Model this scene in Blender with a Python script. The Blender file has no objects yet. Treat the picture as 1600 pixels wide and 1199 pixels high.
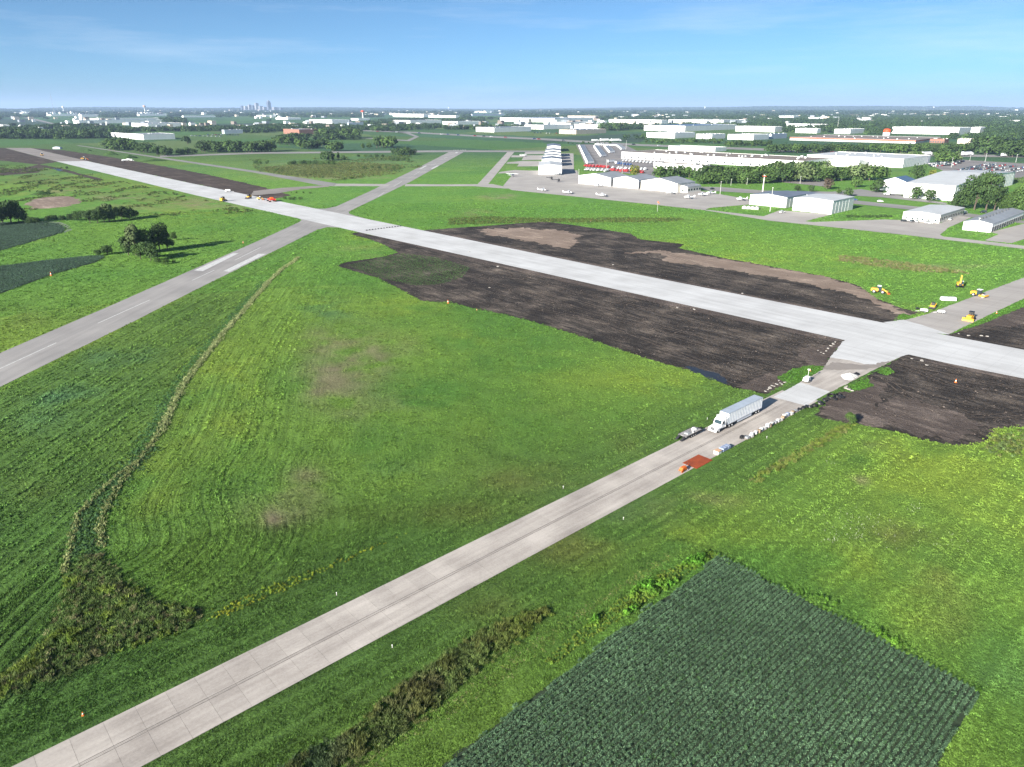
import bpy, bmesh, math, random
import numpy as np
from mathutils import Vector, Matrix, geometry as mgeo

# ------------------------------------------------------------------ camera, sky, sun
SC = bpy.context.scene
COL = SC.collection
F_PX, HORIZON, CAM_H = 1120.0, 168.0, 75.0          # focal length in pixels of the 1600 wide photo
PITCH = math.atan((599.5 - HORIZON) / F_PX)
cam_d = bpy.data.cameras.new('camera'); cam = bpy.data.objects.new('camera', cam_d); COL.objects.link(cam)
cam.location = (0, 0, CAM_H); cam.rotation_euler = (math.pi / 2 - PITCH, 0, 0)
cam_d.sensor_width = 36; cam_d.sensor_fit = 'HORIZONTAL'; cam_d.lens = F_PX / 1600 * 36
cam_d.clip_start = 1; cam_d.clip_end = 200000
SC.camera = cam

SUN_EL, SHADOW_AZ = math.radians(20.5), math.radians(42)   # shadows fall towards SHADOW_AZ (from +Y to +X)
sun_from = Vector((-math.sin(SHADOW_AZ) * math.cos(SUN_EL), -math.cos(SHADOW_AZ) * math.cos(SUN_EL), math.sin(SUN_EL)))
world = bpy.data.worlds.new('World'); SC.world = world; world.use_nodes = True
wn, wl = world.node_tree.nodes, world.node_tree.links
wn.clear()
sky = wn.new('ShaderNodeTexSky'); sky.sky_type = 'NISHITA'; sky.sun_disc = False
sky.sun_elevation = SUN_EL; sky.sun_rotation = math.radians(180 + 42)
sky.altitude = 300; sky.air_density = 0.42; sky.dust_density = 0.95; sky.ozone_density = 4.6
bg = wn.new('ShaderNodeBackground'); bg.inputs['Strength'].default_value = 0.054
wo = wn.new('ShaderNodeOutputWorld')
# thin high cirrus, laid out by sky direction
tc = wn.new('ShaderNodeTexCoord'); mp = wn.new('ShaderNodeMapping'); mp.inputs['Scale'].default_value = (1.2, 2.2, 14)
mp.inputs['Rotation'].default_value = (0.05, 0.12, 0.3)
nz = wn.new('ShaderNodeTexNoise'); nz.inputs['Scale'].default_value = 2.3; nz.inputs['Detail'].default_value = 7; nz.inputs['Roughness'].default_value = .62
rp = wn.new('ShaderNodeMapRange'); rp.inputs[1].default_value = .5; rp.inputs[2].default_value = .8; rp.inputs[3].default_value = 0; rp.inputs[4].default_value = .3
mx = wn.new('ShaderNodeMix'); mx.data_type = 'RGBA'; mx.inputs[7].default_value = (6.5, 7.2, 8.0, 1)
wl.new(tc.outputs['Generated'], mp.inputs[0]); wl.new(mp.outputs[0], nz.inputs['Vector']); wl.new(nz.outputs['Fac'], rp.inputs[0])
wl.new(rp.outputs[0], mx.inputs[0]); gr = wn.new('ShaderNodeVectorMath'); gr.operation = 'MULTIPLY'; gr.inputs[1].default_value = (1.0, 1.2, 1.05); wl.new(sky.outputs[0], gr.inputs[0]); wl.new(gr.outputs[0], mx.inputs[6]); wl.new(mx.outputs[2], bg.inputs[0]); wl.new(bg.outputs[0], wo.inputs[0])

sun_d = bpy.data.lights.new('sun', 'SUN'); sun_d.energy = 5.0; sun_d.angle = math.radians(0.53); sun_d.color = (1.0, 0.94, 0.84)
sun = bpy.data.objects.new('sun', sun_d); COL.objects.link(sun)
sun.rotation_euler = (-sun_from).to_track_quat('-Z', 'Y').to_euler(); sun.location = (0, 0, 300)
vs = SC.view_settings; vs.view_transform = 'Standard'; vs.look = 'None'; vs.gamma = 1; vs.exposure = 1.5; vs.use_curve_mapping = False
SC.cycles.max_bounces = 4; SC.cycles.diffuse_bounces = 1; SC.cycles.glossy_bounces = 2; SC.cycles.transparent_max_bounces = 4
SC.cycles.volume_bounces = 0; SC.cycles.use_denoising = True; SC.cycles.use_adaptive_sampling = True; SC.cycles.adaptive_threshold = 0.015; SC.cycles.denoising_prefilter = 'NONE'

random.seed(7); RNG = np.random.default_rng(7)
R = math.radians

# ------------------------------------------------------------------ pixel of the photo -> point on the flat land
def at(u, v, z=0.0):
    x = (u - 800) / F_PX; y = -(v - 599.5) / F_PX
    d = (x, math.cos(PITCH) + y * math.sin(PITCH), -math.sin(PITCH) + y * math.cos(PITCH))
    t = (z - CAM_H) / d[2]
    return (d[0] * t, d[1] * t)
def tall(u, vb, vt):
    "height in metres of an upright thing whose foot is at (u, vb) and whose top is at row vt"
    X, Y = at(u, vb); y = -(vt - 599.5) / F_PX
    t = Y / (math.cos(PITCH) + y * math.sin(PITCH))
    return CAM_H + t * (-math.sin(PITCH) + y * math.cos(PITCH))
def uv_of(x, y, z=0.0):
    D = y * math.cos(PITCH) - (z - CAM_H) * math.sin(PITCH)
    U = y * math.sin(PITCH) + (z - CAM_H) * math.cos(PITCH)
    return 800 + F_PX * x / D, 599.5 - F_PX * U / D
def azdir(deg): return np.array([math.sin(R(deg)), math.cos(R(deg))])
def rotz_az(deg): return R(90 - deg)           # local +X points to that azimuth

# ------------------------------------------------------------------ numpy noise
_tab = np.random.default_rng(3).random((512, 512)).astype(np.float32)
def vnoise(x, y):
    xi = np.floor(x).astype(int); yi = np.floor(y).astype(int); fx = x - xi; fy = y - yi
    fx = fx * fx * (3 - 2 * fx); fy = fy * fy * (3 - 2 * fy)
    g = lambda a, b: _tab[a % 512, b % 512]
    return (g(xi, yi) * (1 - fx) + g(xi + 1, yi) * fx) * (1 - fy) + (g(xi, yi + 1) * (1 - fx) + g(xi + 1, yi + 1) * fx) * fy
def fbm(x, y, o=4):
    s = 0; a = .5; t = 0
    for i in range(o):
        s = s + a * vnoise(x * 2 ** i + 17.3 * i, y * 2 ** i + 5.1 * i); t += a; a *= .5
    return s / t
def in_poly(x, y, poly):
    x = np.asarray(x); y = np.asarray(y); ins = np.zeros(x.shape, bool); n = len(poly); j = n - 1
    for i in range(n):
        xi, yi = poly[i][0], poly[i][1]; xj, yj = poly[j][0], poly[j][1]
        if yi != yj:
            c = ((yi > y) != (yj > y)) & (x < (xj - xi) * (y - yi) / (yj - yi) + xi)
            ins ^= c
        j = i
    return ins
def line_dist(x, y, pl):
    "distance to a polyline, signed (+ on the right side going along it), and parameter"
    best = np.full(np.shape(x), 1e18); sg = np.zeros(np.shape(x)); par = np.zeros(np.shape(x)); acc = 0
    for (ax, ay), (bx, by) in zip(pl[:-1], pl[1:]):
        dx, dy = bx - ax, by - ay; L2 = dx * dx + dy * dy
        t = np.clip(((x - ax) * dx + (y - ay) * dy) / L2, 0, 1)
        qx = x - ax - t * dx; qy = y - ay - t * dy; d2 = qx * qx + qy * qy
        m = d2 < best
        best = np.where(m, d2, best); sg = np.where(m, np.sign(qx * dy - qy * dx), sg); par = np.where(m, acc + t * math.sqrt(L2), par)
        acc += math.sqrt(L2)
    return np.sqrt(best), sg, par
def poly_px(pts, z=0.0): return [at(u, v) for u, v in pts]

# ------------------------------------------------------------------ materials
MATS = {}
def nt(m): return m.node_tree.nodes, m.node_tree.links
def mat(name, col, rough=.7, var=0.0, scale=1.0, bump=0.0, bscale=None, metal=0.0, spec=.35, col2=None, stretch=None, detail=4, world_co=False, lo=.35, hi=.65, rand=0.0):
    if name in MATS: return MATS[name]
    m = bpy.data.materials.new(name); m.use_nodes = True; n, l = nt(m)
    b = n['Principled BSDF']; b.inputs['Base Color'].default_value = (*col, 1); b.inputs['Roughness'].default_value = rough
    b.inputs['Metallic'].default_value = metal; b.inputs['Specular IOR Level'].default_value = spec
    if var or col2 or bump:
        if world_co: co = n.new('ShaderNodeNewGeometry').outputs['Position']
        else: co = n.new('ShaderNodeTexCoord').outputs['Object']
        if stretch:
            mpn = n.new('ShaderNodeMapping'); mpn.inputs['Scale'].default_value = stretch[:3]; mpn.inputs['Rotation'].default_value = (0, 0, stretch[3] if len(stretch) > 3 else 0)
            mpn.vector_type = 'TEXTURE' if False else 'POINT'
            l.new(co, mpn.inputs[0]); co = mpn.outputs[0]
        z = n.new('ShaderNodeTexNoise'); z.inputs['Scale'].default_value = scale; z.inputs['Detail'].default_value = detail; z.inputs['Roughness'].default_value = .6
        l.new(co, z.inputs['Vector'])
        r = n.new('ShaderNodeMapRange'); r.inputs[1].default_value = lo; r.inputs[2].default_value = hi; l.new(z.outputs['Fac'], r.inputs[0])
        mxx = n.new('ShaderNodeMix'); mxx.data_type = 'RGBA'
        if col2: a_, b_ = col, col2
        else: a_, b_ = [c * (1 - var) for c in col], [min(1, c * (1 + var)) for c in col]
        mxx.inputs[6].default_value = (*a_, 1); mxx.inputs[7].default_value = (*b_, 1)
        l.new(r.outputs[0], mxx.inputs[0]); out = mxx.outputs[2]
        if rand: out = rand_tint(n, l, out, rand)
        l.new(out, b.inputs['Base Color'])
        if bump:
            z2 = n.new('ShaderNodeTexNoise'); z2.inputs['Scale'].default_value = bscale or scale * 3; z2.inputs['Detail'].default_value = 5; l.new(co, z2.inputs['Vector'])
            bp = n.new('ShaderNodeBump'); bp.inputs['Strength'].default_value = 1; bp.inputs['Distance'].default_value = bump
            l.new(z2.outputs['Fac'], bp.inputs['Height']); l.new(bp.outputs[0], b.inputs['Normal'])
    MATS[name] = m
    return m
def rand_tint(n, l, colsock, amt):
    oi = n.new('ShaderNodeObjectInfo'); mr = n.new('ShaderNodeMapRange'); mr.inputs[3].default_value = 1 - amt; mr.inputs[4].default_value = 1 + amt
    l.new(oi.outputs['Random'], mr.inputs[0])
    vm = n.new('ShaderNodeVectorMath'); vm.operation = 'SCALE'; l.new(colsock, vm.inputs[0]); l.new(mr.outputs[0], vm.inputs['Scale'])
    return vm.outputs[0]

# ------------------------------------------------------------------ mesh helpers
class MB:
    "collects faces (with a material slot) and links them as ONE mesh object"
    def __init__(s): s.v = []; s.f = []; s.m = []
    def face(s, pts, mi=0):
        k = len(s.v); s.v += [tuple(p) for p in pts]; s.f.append(tuple(range(k, k + len(pts)))); s.m.append(mi); return s
    def box(s, x0, x1, y0, y1, z0, z1, mi=0, taper=(0, 0, 0, 0), rz=0, bottom=True):
        a, b, c, d = taper      # how far the top edges move in: x0 side, x1 side, y0, y1
        P = [(x0, y0, z0), (x1, y0, z0), (x1, y1, z0), (x0, y1, z0), (x0 + a, y0 + c, z1), (x1 - b, y0 + c, z1), (x1 - b, y1 - d, z1), (x0 + a, y1 - d, z1)]
        k = len(s.v); s.v += P
        fs = [(4, 5, 6, 7), (0, 1, 5, 4), (1, 2, 6, 5), (2, 3, 7, 6), (3, 0, 4, 7)]
        if bottom: fs.append((3, 2, 1, 0))
        for q in fs: s.f.append(tuple(k + i for i in q)); s.m.append(mi)
        return s
    def hexa(s, P, mi=0):
        k = len(s.v); s.v += [tuple(p) for p in P]
        for q in [(3, 2, 1, 0), (4, 5, 6, 7), (0, 1, 5, 4), (1, 2, 6, 5), (2, 3, 7, 6), (3, 0, 4, 7)]: s.f.append(tuple(k + i for i in q)); s.m.append(mi)
        return s
    def prism(s, prof, y0, y1, mi=0, axis='y', inset=0):
        "profile in (x,z) drawn anticlockwise seen from -y, pulled along y"
        n = len(prof); k = len(s.v)
        cx = sum(p[0] for p in prof) / n; cz = sum(p[1] for p in prof) / n
        if axis == 'y': A = [(x, y0, z) for x, z in prof]; B = [(x, y1, z) for x, z in prof]
        else: A = [(y0, x, z) for x, z in prof]; B = [(y1, x, z) for x, z in prof]
        s.v += A + B
        s.f.append(tuple(k + i for i in range(n))); s.m.append(mi); s.f.append(tuple(k + n + i for i in reversed(range(n)))); s.m.append(mi)
        for i in range(n):
            j = (i + 1) % n; s.f.append((k + i, k + n + i, k + n + j, k + j)); s.m.append(mi)
        return s
    def tube(s, p0, p1, r0, r1=None, n=10, mi=0, caps=True):
        r1 = r0 if r1 is None else r1
        p0 = Vector(p0); p1 = Vector(p1); d = (p1 - p0).normalized(); a = d.orthogonal().normalized(); b = d.cross(a)
        k = len(s.v)
        for p, r in ((p0, r0), (p1, r1)):
            for i in range(n):
                t = 2 * math.pi * i / n; s.v.append(tuple(p + (a * math.cos(t) + b * math.sin(t)) * r))
        for i in range(n): j = (i + 1) % n; s.f.append((k + i, k + j, k + n + j, k + n + i)); s.m.append(mi)
        if caps:
            s.f.append(tuple(k + i for i in reversed(range(n)))); s.m.append(mi); s.f.append(tuple(k + n + i for i in range(n))); s.m.append(mi)
        return s
    def lathe(s, prof, n=14, c=(0, 0, 0), mi=0):
        "profile [(r,z)] spun round z"
        k = len(s.v)
        for r, z in prof:
            for i in range(n): t = 2 * math.pi * i / n; s.v.append((c[0] + r * math.cos(t), c[1] + r * math.sin(t), c[2] + z))
        for q in range(len(prof) - 1):
            for i in range(n): j = (i + 1) % n; s.f.append((k + q * n + i, k + q * n + j, k + (q + 1) * n + j, k + (q + 1) * n + i)); s.m.append(mi)
        return s
    def torus(s, c, R0, r, n=16, m=7, axis='z', mi=0):
        k = len(s.v)
        for i in range(n):
            a = 2 * math.pi * i / n
            for j in range(m):
                b = 2 * math.pi * j / m; q = R0 + r * math.cos(b); p = (q * math.cos(a), q * math.sin(a), r * math.sin(b))
                if axis == 'y': p = (p[0], p[2], p[1])
                s.v.append((c[0] + p[0], c[1] + p[1], c[2] + p[2]))
        for i in range(n):
            for j in range(m): s.f.append((k + i * m + j, k + (i + 1) % n * m + j, k + (i + 1) % n * m + (j + 1) % m, k + i * m + (j + 1) % m)); s.m.append(mi)
        return s
    def mesh(s, name, mats, smooth=False):
        me = bpy.data.meshes.new(name); me.from_pydata(s.v, [], s.f)
        for m in (mats if isinstance(mats, (list, tuple)) else [mats]): me.materials.append(m)
        me.polygons.foreach_set('material_index', s.m)
        if smooth: me.polygons.foreach_set('use_smooth', [True] * len(s.f))
        me.update(); return me
    def build(s, name, mats, parent=None, smooth=False, loc=None):
        o = bpy.data.objects.new(name, s.mesh(name, mats, smooth)); COL.objects.link(o)
        if parent: o.parent = parent
        if loc: o.location = loc
        return o
def tag(o, label=None, cat=None, group=None, kind=None):
    if label: o['label'] = label
    if cat: o['category'] = cat
    if group: o['group'] = group
    if kind: o['kind'] = kind
    return o
def empty(name, x, y, az=90, z=0.0):
    o = bpy.data.objects.new(name, None); COL.objects.link(o); o.location = (x, y, z); o.rotation_euler = (0, 0, rotz_az(az)); o.empty_display_size = .5
    return o
def copy_tree(o, parent=None):
    c = o.copy(); COL.objects.link(c); c.parent = parent
    for ch in list(o.children): copy_tree(ch, c)
    return c
def place(o, x, y, az=None, z=None, s=None):
    o.location = (x, y, o.location.z if z is None else z)
    if az is not None: o.rotation_euler = (0, 0, rotz_az(az))
    if s: o.scale = (s, s, s) if not isinstance(s, tuple) else s
    return o
LAYER = [0]
def sheet(name, pts, m, z, jit=0.0, step=3.0, kind='structure', parent=None, seed=0, label=None):
    "a flat sheet with an uneven edge; pts in metres"
    out = []; rr = random.Random(seed or sum(map(ord, name)) + len(pts))
    n = len(pts)
    for i in range(n):
        a = Vector(pts[i]); b = Vector(pts[(i + 1) % n]); L = (b - a).length; k = max(1, min(260, int(L / step))) if jit else 1
        nv = Vector((b.y - a.y, a.x - b.x)).normalized() if L > 0 else Vector((0, 0))
        for q in range(k):
            p = a.lerp(b, q / k)
            if jit and 0 < q: p = p + nv * rr.gauss(0, jit) + nv * jit * 1.5 * (vnoise(np.array(p.x / step / 4), np.array(p.y / step / 4)) - .5) * 2
            out.append(Vector((p.x, p.y, 0)))
    tri = mgeo.tessellate_polygon([out])
    me = bpy.data.meshes.new(name); me.from_pydata([(p.x, p.y, z) for p in out], [], [tuple(t) for t in tri]); me.materials.append(m); me.update()
    if me.polygons and sum(p.normal.z * p.area for p in me.polygons) < 0: me.flip_normals()
    o = bpy.data.objects.new(name, me); COL.objects.link(o)
    if parent: o.parent = parent
    elif kind: o['kind'] = kind
    return o

# ------------------------------------------------------------------ the land: outlines read off the photo, laid on the flat ground
GRAY_AZ, TAXI_AZ, CONC_AZ = 2.82, 47.87, -42.3
dT, nT = azdir(TAXI_AZ), azdir(TAXI_AZ + 90)
dG, nG = azdir(GRAY_AZ), azdir(GRAY_AZ + 90)
dC, nC = azdir(CONC_AZ), azdir(CONC_AZ + 90)
TL, TR = -88.9, -78.3                                    # the two edges of the near taxiway, metres across its own axis
def taxi_pt(s, n): return tuple(dT * s + nT * n)
P = {}
P['concrete'] = poly_px([(2200, 723), (1600, 592), (1480, 568), (1300, 527.5), (1000, 461), (840, 425), (596, 371), (300, 304), (88, 252.5), (136, 252), (300, 287), (669, 362), (1000, 430), (1300, 489), (1480, 524.4), (1600, 547), (2200, 662)])
P['base_course'] = poly_px([(90, 253), (8, 231.5), (48, 231.5), (140, 252.6)])
P['gray'] = poly_px([(-260, 731), (0, 605), (200, 507), (300, 456), (454, 380), (495, 359.5), (511, 355.2), (535, 356), (566, 364), (585, 345), (556, 338), (546, 334.5), (545, 331.5), (551, 328), (640, 285), (728, 236), (707, 235), (640, 269), (575, 300.5), (525, 323), (508, 326.3), (490, 326.3), (455, 320), (425, 330), (458, 338.6), (469, 342), (471, 344.6), (466, 348), (414, 372), (300, 422), (168, 480), (0, 552), (-260, 663)])
P['taxi_far'] = poly_px([(1384, 505.5), (1413, 500.5), (1446, 492), (1600, 434), (2000, 283), (2300, 283), (1600, 467), (1482, 522.5)])
P['taxi_neck'] = poly_px([(1324, 532), (1297, 559), (1287, 577), (1250, 598), (1244, 601), (1289, 617), (1300, 612), (1355, 584), (1411, 556)])
P['white_neck'] = poly_px([(1321, 530), (1297, 559), (1330, 564), (1367, 574), (1412, 556.4), (1425, 553), (1400, 545)])
P['white_neck_far'] = poly_px([(1380, 504), (1412, 500), (1440, 508), (1484, 523), (1450, 520)])
P['white_patch'] = poly_px([(1208.5, 621), (1251, 598), (1297, 612.5), (1259, 634.5)])
P['parallel'] = poly_px([(746, 288.5), (795, 235.5), (805, 236), (801, 241), (762, 289)])
P['cross_left'] = poly_px([(505, 290), (522, 287.2), (610, 288), (606, 291.2), (520, 291.2)])
P['cross_right'] = poly_px([(634, 288), (700, 288.5), (750, 288), (770, 288), (800, 294.5), (790, 295), (740, 291.2), (632, 291.4)])
P['service'] = poly_px([(118, 227.5), (124, 227.5), (400, 267.5), (526, 287), (522, 291), (498, 289.5), (396, 270), (250, 248)])
P['north_road'] = poly_px([(250, 243.5), (400, 238.3), (707, 235), (860, 236), (860, 238), (707, 238), (400, 240.8), (250, 246)])
P['haul_road'] = poly_px([(392, 306), (396, 299), (440, 294), (512, 289.5), (515, 292), (470, 296), (430, 303)])
P['apron'] = poly_px([(786, 291), (806, 267), (902, 266.5), (905, 280), (1000, 289), (1090, 298), (1172, 312), (1180, 319), (1108, 325.5), (1102, 328), (1200, 339.3), (1270, 347.5), (1382, 343.5), (1409, 344.5), (1470, 349), (1500, 336), (1520, 339), (1478, 358), (1466, 366), (1474, 370), (1600, 384.5), (2000, 431), (2000, 439), (1600, 389.5), (1400, 366), (1200, 345), (1100, 328.8), (1020, 320), (800, 297.5)])
P['hangar_drive'] = poly_px([(1188, 340), (1218, 329), (1300, 335.5), (1254, 347)])
P['office_lot'] = poly_px([(1338, 354), (1381, 343.6), (1410, 344.3), (1466, 350), (1480, 358), (1468, 367.5)])
P['east_drive'] = poly_px([(1538, 376), (1560, 366.5), (1548, 363), (1600, 350), (1800, 312), (1800, 345), (1600, 374), (1580, 380.5)])
P['pad_a'] = poly_px([(822, 236), (851, 236), (850, 241), (819, 241.3)])
P['pad_b'] = poly_px([(800, 243), (849, 243), (848, 250), (815, 250.5), (818, 246), (798, 246.2)])
P['pad_c'] = poly_px([(793, 254), (814, 252), (848, 252), (846, 260), (808, 260.5), (811, 256), (791, 256)])
P['pad_d'] = poly_px([(781, 269), (804, 266), (846, 267.5), (843, 273), (800, 273), (802, 270.5), (778, 271.5)])
P['back_pad'] = poly_px([(876, 240), (896, 240), (897, 272), (876, 273)])
P['back_street'] = poly_px([(1094, 292), (1130, 293), (1240, 302), (1330, 313), (1440, 324), (1640, 351), (1640, 355), (1500, 338), (1440, 330), (1330, 318.5), (1200, 304), (1100, 298)])
P['truck_lot'] = poly_px([(900, 226), (975, 226), (1010, 243), (1100, 262), (1020, 275), (918, 266)])
P['car_lot'] = poly_px([(1090, 276), (1180, 281), (1290, 292), (1300, 284), (1250, 272), (1120, 264)])
P['ware_drive'] = poly_px([(1130, 297), (1300, 300), (1345, 296), (1420, 308), (1480, 318), (1478, 320), (1380, 309), (1330, 306), (1250, 304)])
P['big_lot'] = poly_px([(1448, 256), (1505, 250), (1650, 259), (1650, 283), (1545, 281), (1480, 270)])
P['highway'] = poly_px([(560, 203.5), (640, 206), (760, 212.5), (860, 217), (1000, 225.5), (1160, 231), (1400, 240.5), (1600, 243), (1700, 244), (1700, 247), (1600, 246.5), (1400, 244), (1160, 234.5), (1000, 228.5), (860, 220), (760, 215), (640, 208), (560, 205)])
P['soil_near'] = poly_px([(560, 363), (596, 371), (840, 425), (1000, 461), (1300, 527.5), (1324, 532), (1299, 558), (1287, 577), (1262, 572), (1244, 584), (1228, 596), (1195, 616), (1165, 609), (1145, 607), (1120, 596), (1075, 579), (1040, 570), (1000, 558), (960, 544), (900, 524), (840, 505), (780, 490), (720, 478), (700, 471), (690, 473), (655, 470), (630, 455), (590, 435), (525, 416), (540, 410), (600, 401), (621, 395), (600, 383), (575, 374), (545, 366)])
P['soil_far'] = poly_px([(662, 360), (669, 362), (1000, 430), (1300, 489), (1386, 505.5), (1422, 494), (1440, 489), (1410, 482), (1370, 466), (1347, 449), (1335, 444), (1290, 432), (1200, 415.5), (1130, 403), (1062, 388), (1071, 382), (1000, 374), (985, 365), (890, 351), (850, 346), (800, 350), (760, 353), (700, 357)])
P['subsoil_a'] = poly_px([(745, 359), (800, 356.5), (880, 360), (906, 367), (896, 383), (887, 389), (840, 380), (760, 367)])
P['subsoil_b'] = poly_px([(975, 396), (1032, 391), (1060, 396), (1130, 404), (1200, 416), (1290, 433), (1345, 449), (1372, 468), (1400, 484), (1425, 492), (1395, 490), (1340, 462), (1280, 449), (1260, 443), (1200, 432), (1100, 416), (1036, 408), (1042, 400), (1020, 396)])
P['soil_right'] = poly_px([(1411, 556), (1480, 568), (1600, 592), (1900, 657), (1900, 720), (1600, 668), (1560, 670), (1540, 690), (1500, 698), (1450, 690), (1400, 675), (1340, 662), (1290, 655), (1272, 648), (1288, 630), (1322, 610), (1360, 586)])
P['subsoil_c'] = poly_px([(1278, 648), (1290, 630), (1322, 612), (1360, 592), (1385, 600), (1370, 640), (1400, 662), (1380, 668), (1330, 659)])
P['soil_corner'] = poly_px([(1484, 523), (1520, 508), (1600, 475), (1900, 390), (1900, 602), (1600, 546.5)])
P['soil_west'] = poly_px([(48, 231.5), (100, 235), (175, 246), (250, 259), (320, 272), (400, 290), (440, 301), (455, 306), (420, 312), (300, 287), (136, 252)])
P['soil_west_b'] = poly_px([(-60, 231), (8, 231.5), (90, 253), (60, 257.5), (0, 251), (-60, 252)])
P['pit'] = poly_px([(40, 318), (52, 312), (75, 308), (105, 307), (123, 312), (125, 318), (105, 323), (75, 326), (48, 326)])
P['track_west'] = poly_px([(60, 257), (90, 262), (120, 270), (160, 280), (158, 283), (118, 273), (88, 266), (70, 262), (40, 266), (0, 275), (0, 271), (40, 262)])
P['soil_west_c'] = poly_px([(0, 262), (40, 266), (70, 263), (60, 270), (0, 275)])
P['crop'] = poly_px([(1125, 869), (1530, 1081), (1463, 1199)]) + [(47, 40), (-60, 36)] + poly_px([(690, 1199)])
P['crop_b'] = poly_px([(-200, 353), (0, 348), (60, 347), (92, 350), (103, 358), (97, 364), (60, 375), (0, 392), (-200, 440)])
P['crop_c'] = poly_px([(-200, 428), (0, 416), (80, 406), (150, 400), (164, 402), (150, 410), (110, 421), (85, 428), (50, 441), (0, 459), (-200, 530)])
DITCH = poly_px([(466, 402), (460, 408), (440, 421), (420, 440), (385, 480), (345, 525), (318, 560), (290, 595), (272, 632), (250, 675), (225, 710), (190, 752), (168, 788), (156, 820), (160, 856)])
DITCH_B = poly_px([(214, 722), (178, 748), (150, 775), (122, 805), (112, 845), (100, 895)])
P['brush'] = poly_px([(98, 895), (125, 868), (160, 862), (205, 905), (255, 940), (310, 950), (330, 962), (300, 985), (230, 1008), (150, 1040), (90, 1065), (0, 1097), (-160, 1150), (-160, 1120), (0, 1050), (60, 1008), (85, 950)])
P['yellow_strip'] = poly_px([(300, 968), (340, 948), (420, 912), (480, 893), (560, 862), (640, 828), (640, 834), (520, 890), (430, 932), (340, 972)])
P['reeds'] = poly_px([(430, 1199), (500, 1160), (545, 1140), (600, 1085), (660, 1040), (720, 1000), (790, 965), (850, 948), (868, 962), (820, 1000), (760, 1046), (700, 1095), (650, 1140), (590, 1185), (560, 1199), (430, 1260)])
P['weed_cut'] = poly_px([(1165, 755), (1200, 730), (1260, 695), (1310, 665), (1345, 660), (1320, 680), (1260, 712), (1210, 742), (1180, 760)])
P['hedge_left'] = poly_px([(850, 1032), (905, 985), (970, 935), (1040, 892), (1108, 862), (1120, 868), (1050, 915), (980, 962), (905, 1010), (865, 1040)])
P['hedge_top'] = poly_px([(1112, 862), (1150, 868), (1220, 900), (1290, 936), (1420, 1010), (1530, 1072), (1534, 1084), (1410, 1018), (1280, 946), (1200, 912), (1140, 885)])
P['far_weeds'] = poly_px([(700, 342), (760, 339), (860, 342), (960, 341), (1060, 341), (1070, 343.5), (1050, 347), (960, 348), (860, 348), (760, 350), (700, 352)])
P['pale_weeds'] = poly_px([(1310, 400), (1350, 403), (1420, 412), (1500, 424), (1520, 430), (1430, 425), (1360, 416), (1310, 408)])
P['marsh'] = poly_px([(400, 262), (470, 256), (560, 254), (640, 258), (630, 264), (600, 276), (540, 280), (470, 278), (420, 272)])
PAVED = ['concrete', 'gray', 'taxi_far', 'taxi_neck', 'parallel', 'cross_left', 'cross_right', 'apron', 'hangar_drive', 'office_lot', 'east_drive', 'service', 'haul_road']
SOILS = ['soil_near', 'soil_far', 'soil_right', 'soil_corner', 'soil_west', 'soil_west_b']
P['taxi'] = [taxi_pt(-60, TL), taxi_pt(192, TL), taxi_pt(192, TR), taxi_pt(-60, TR)]
P['wide_a'] = poly_px([(590, 366), (1000, 456), (1330, 528), (1330, 536), (1000, 466), (580, 371)])
P['wide_b'] = poly_px([(680, 360), (1000, 426), (1390, 502), (1390, 508), (1000, 433), (680, 366)])
P['wide_c'] = poly_px([(1405, 550), (1600, 588), (2000, 676), (2000, 686), (1600, 598), (1405, 560)])
P['wide_d'] = poly_px([(1478, 520), (1600, 542), (2000, 619), (2000, 627), (1600, 550), (1478, 526)])

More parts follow.
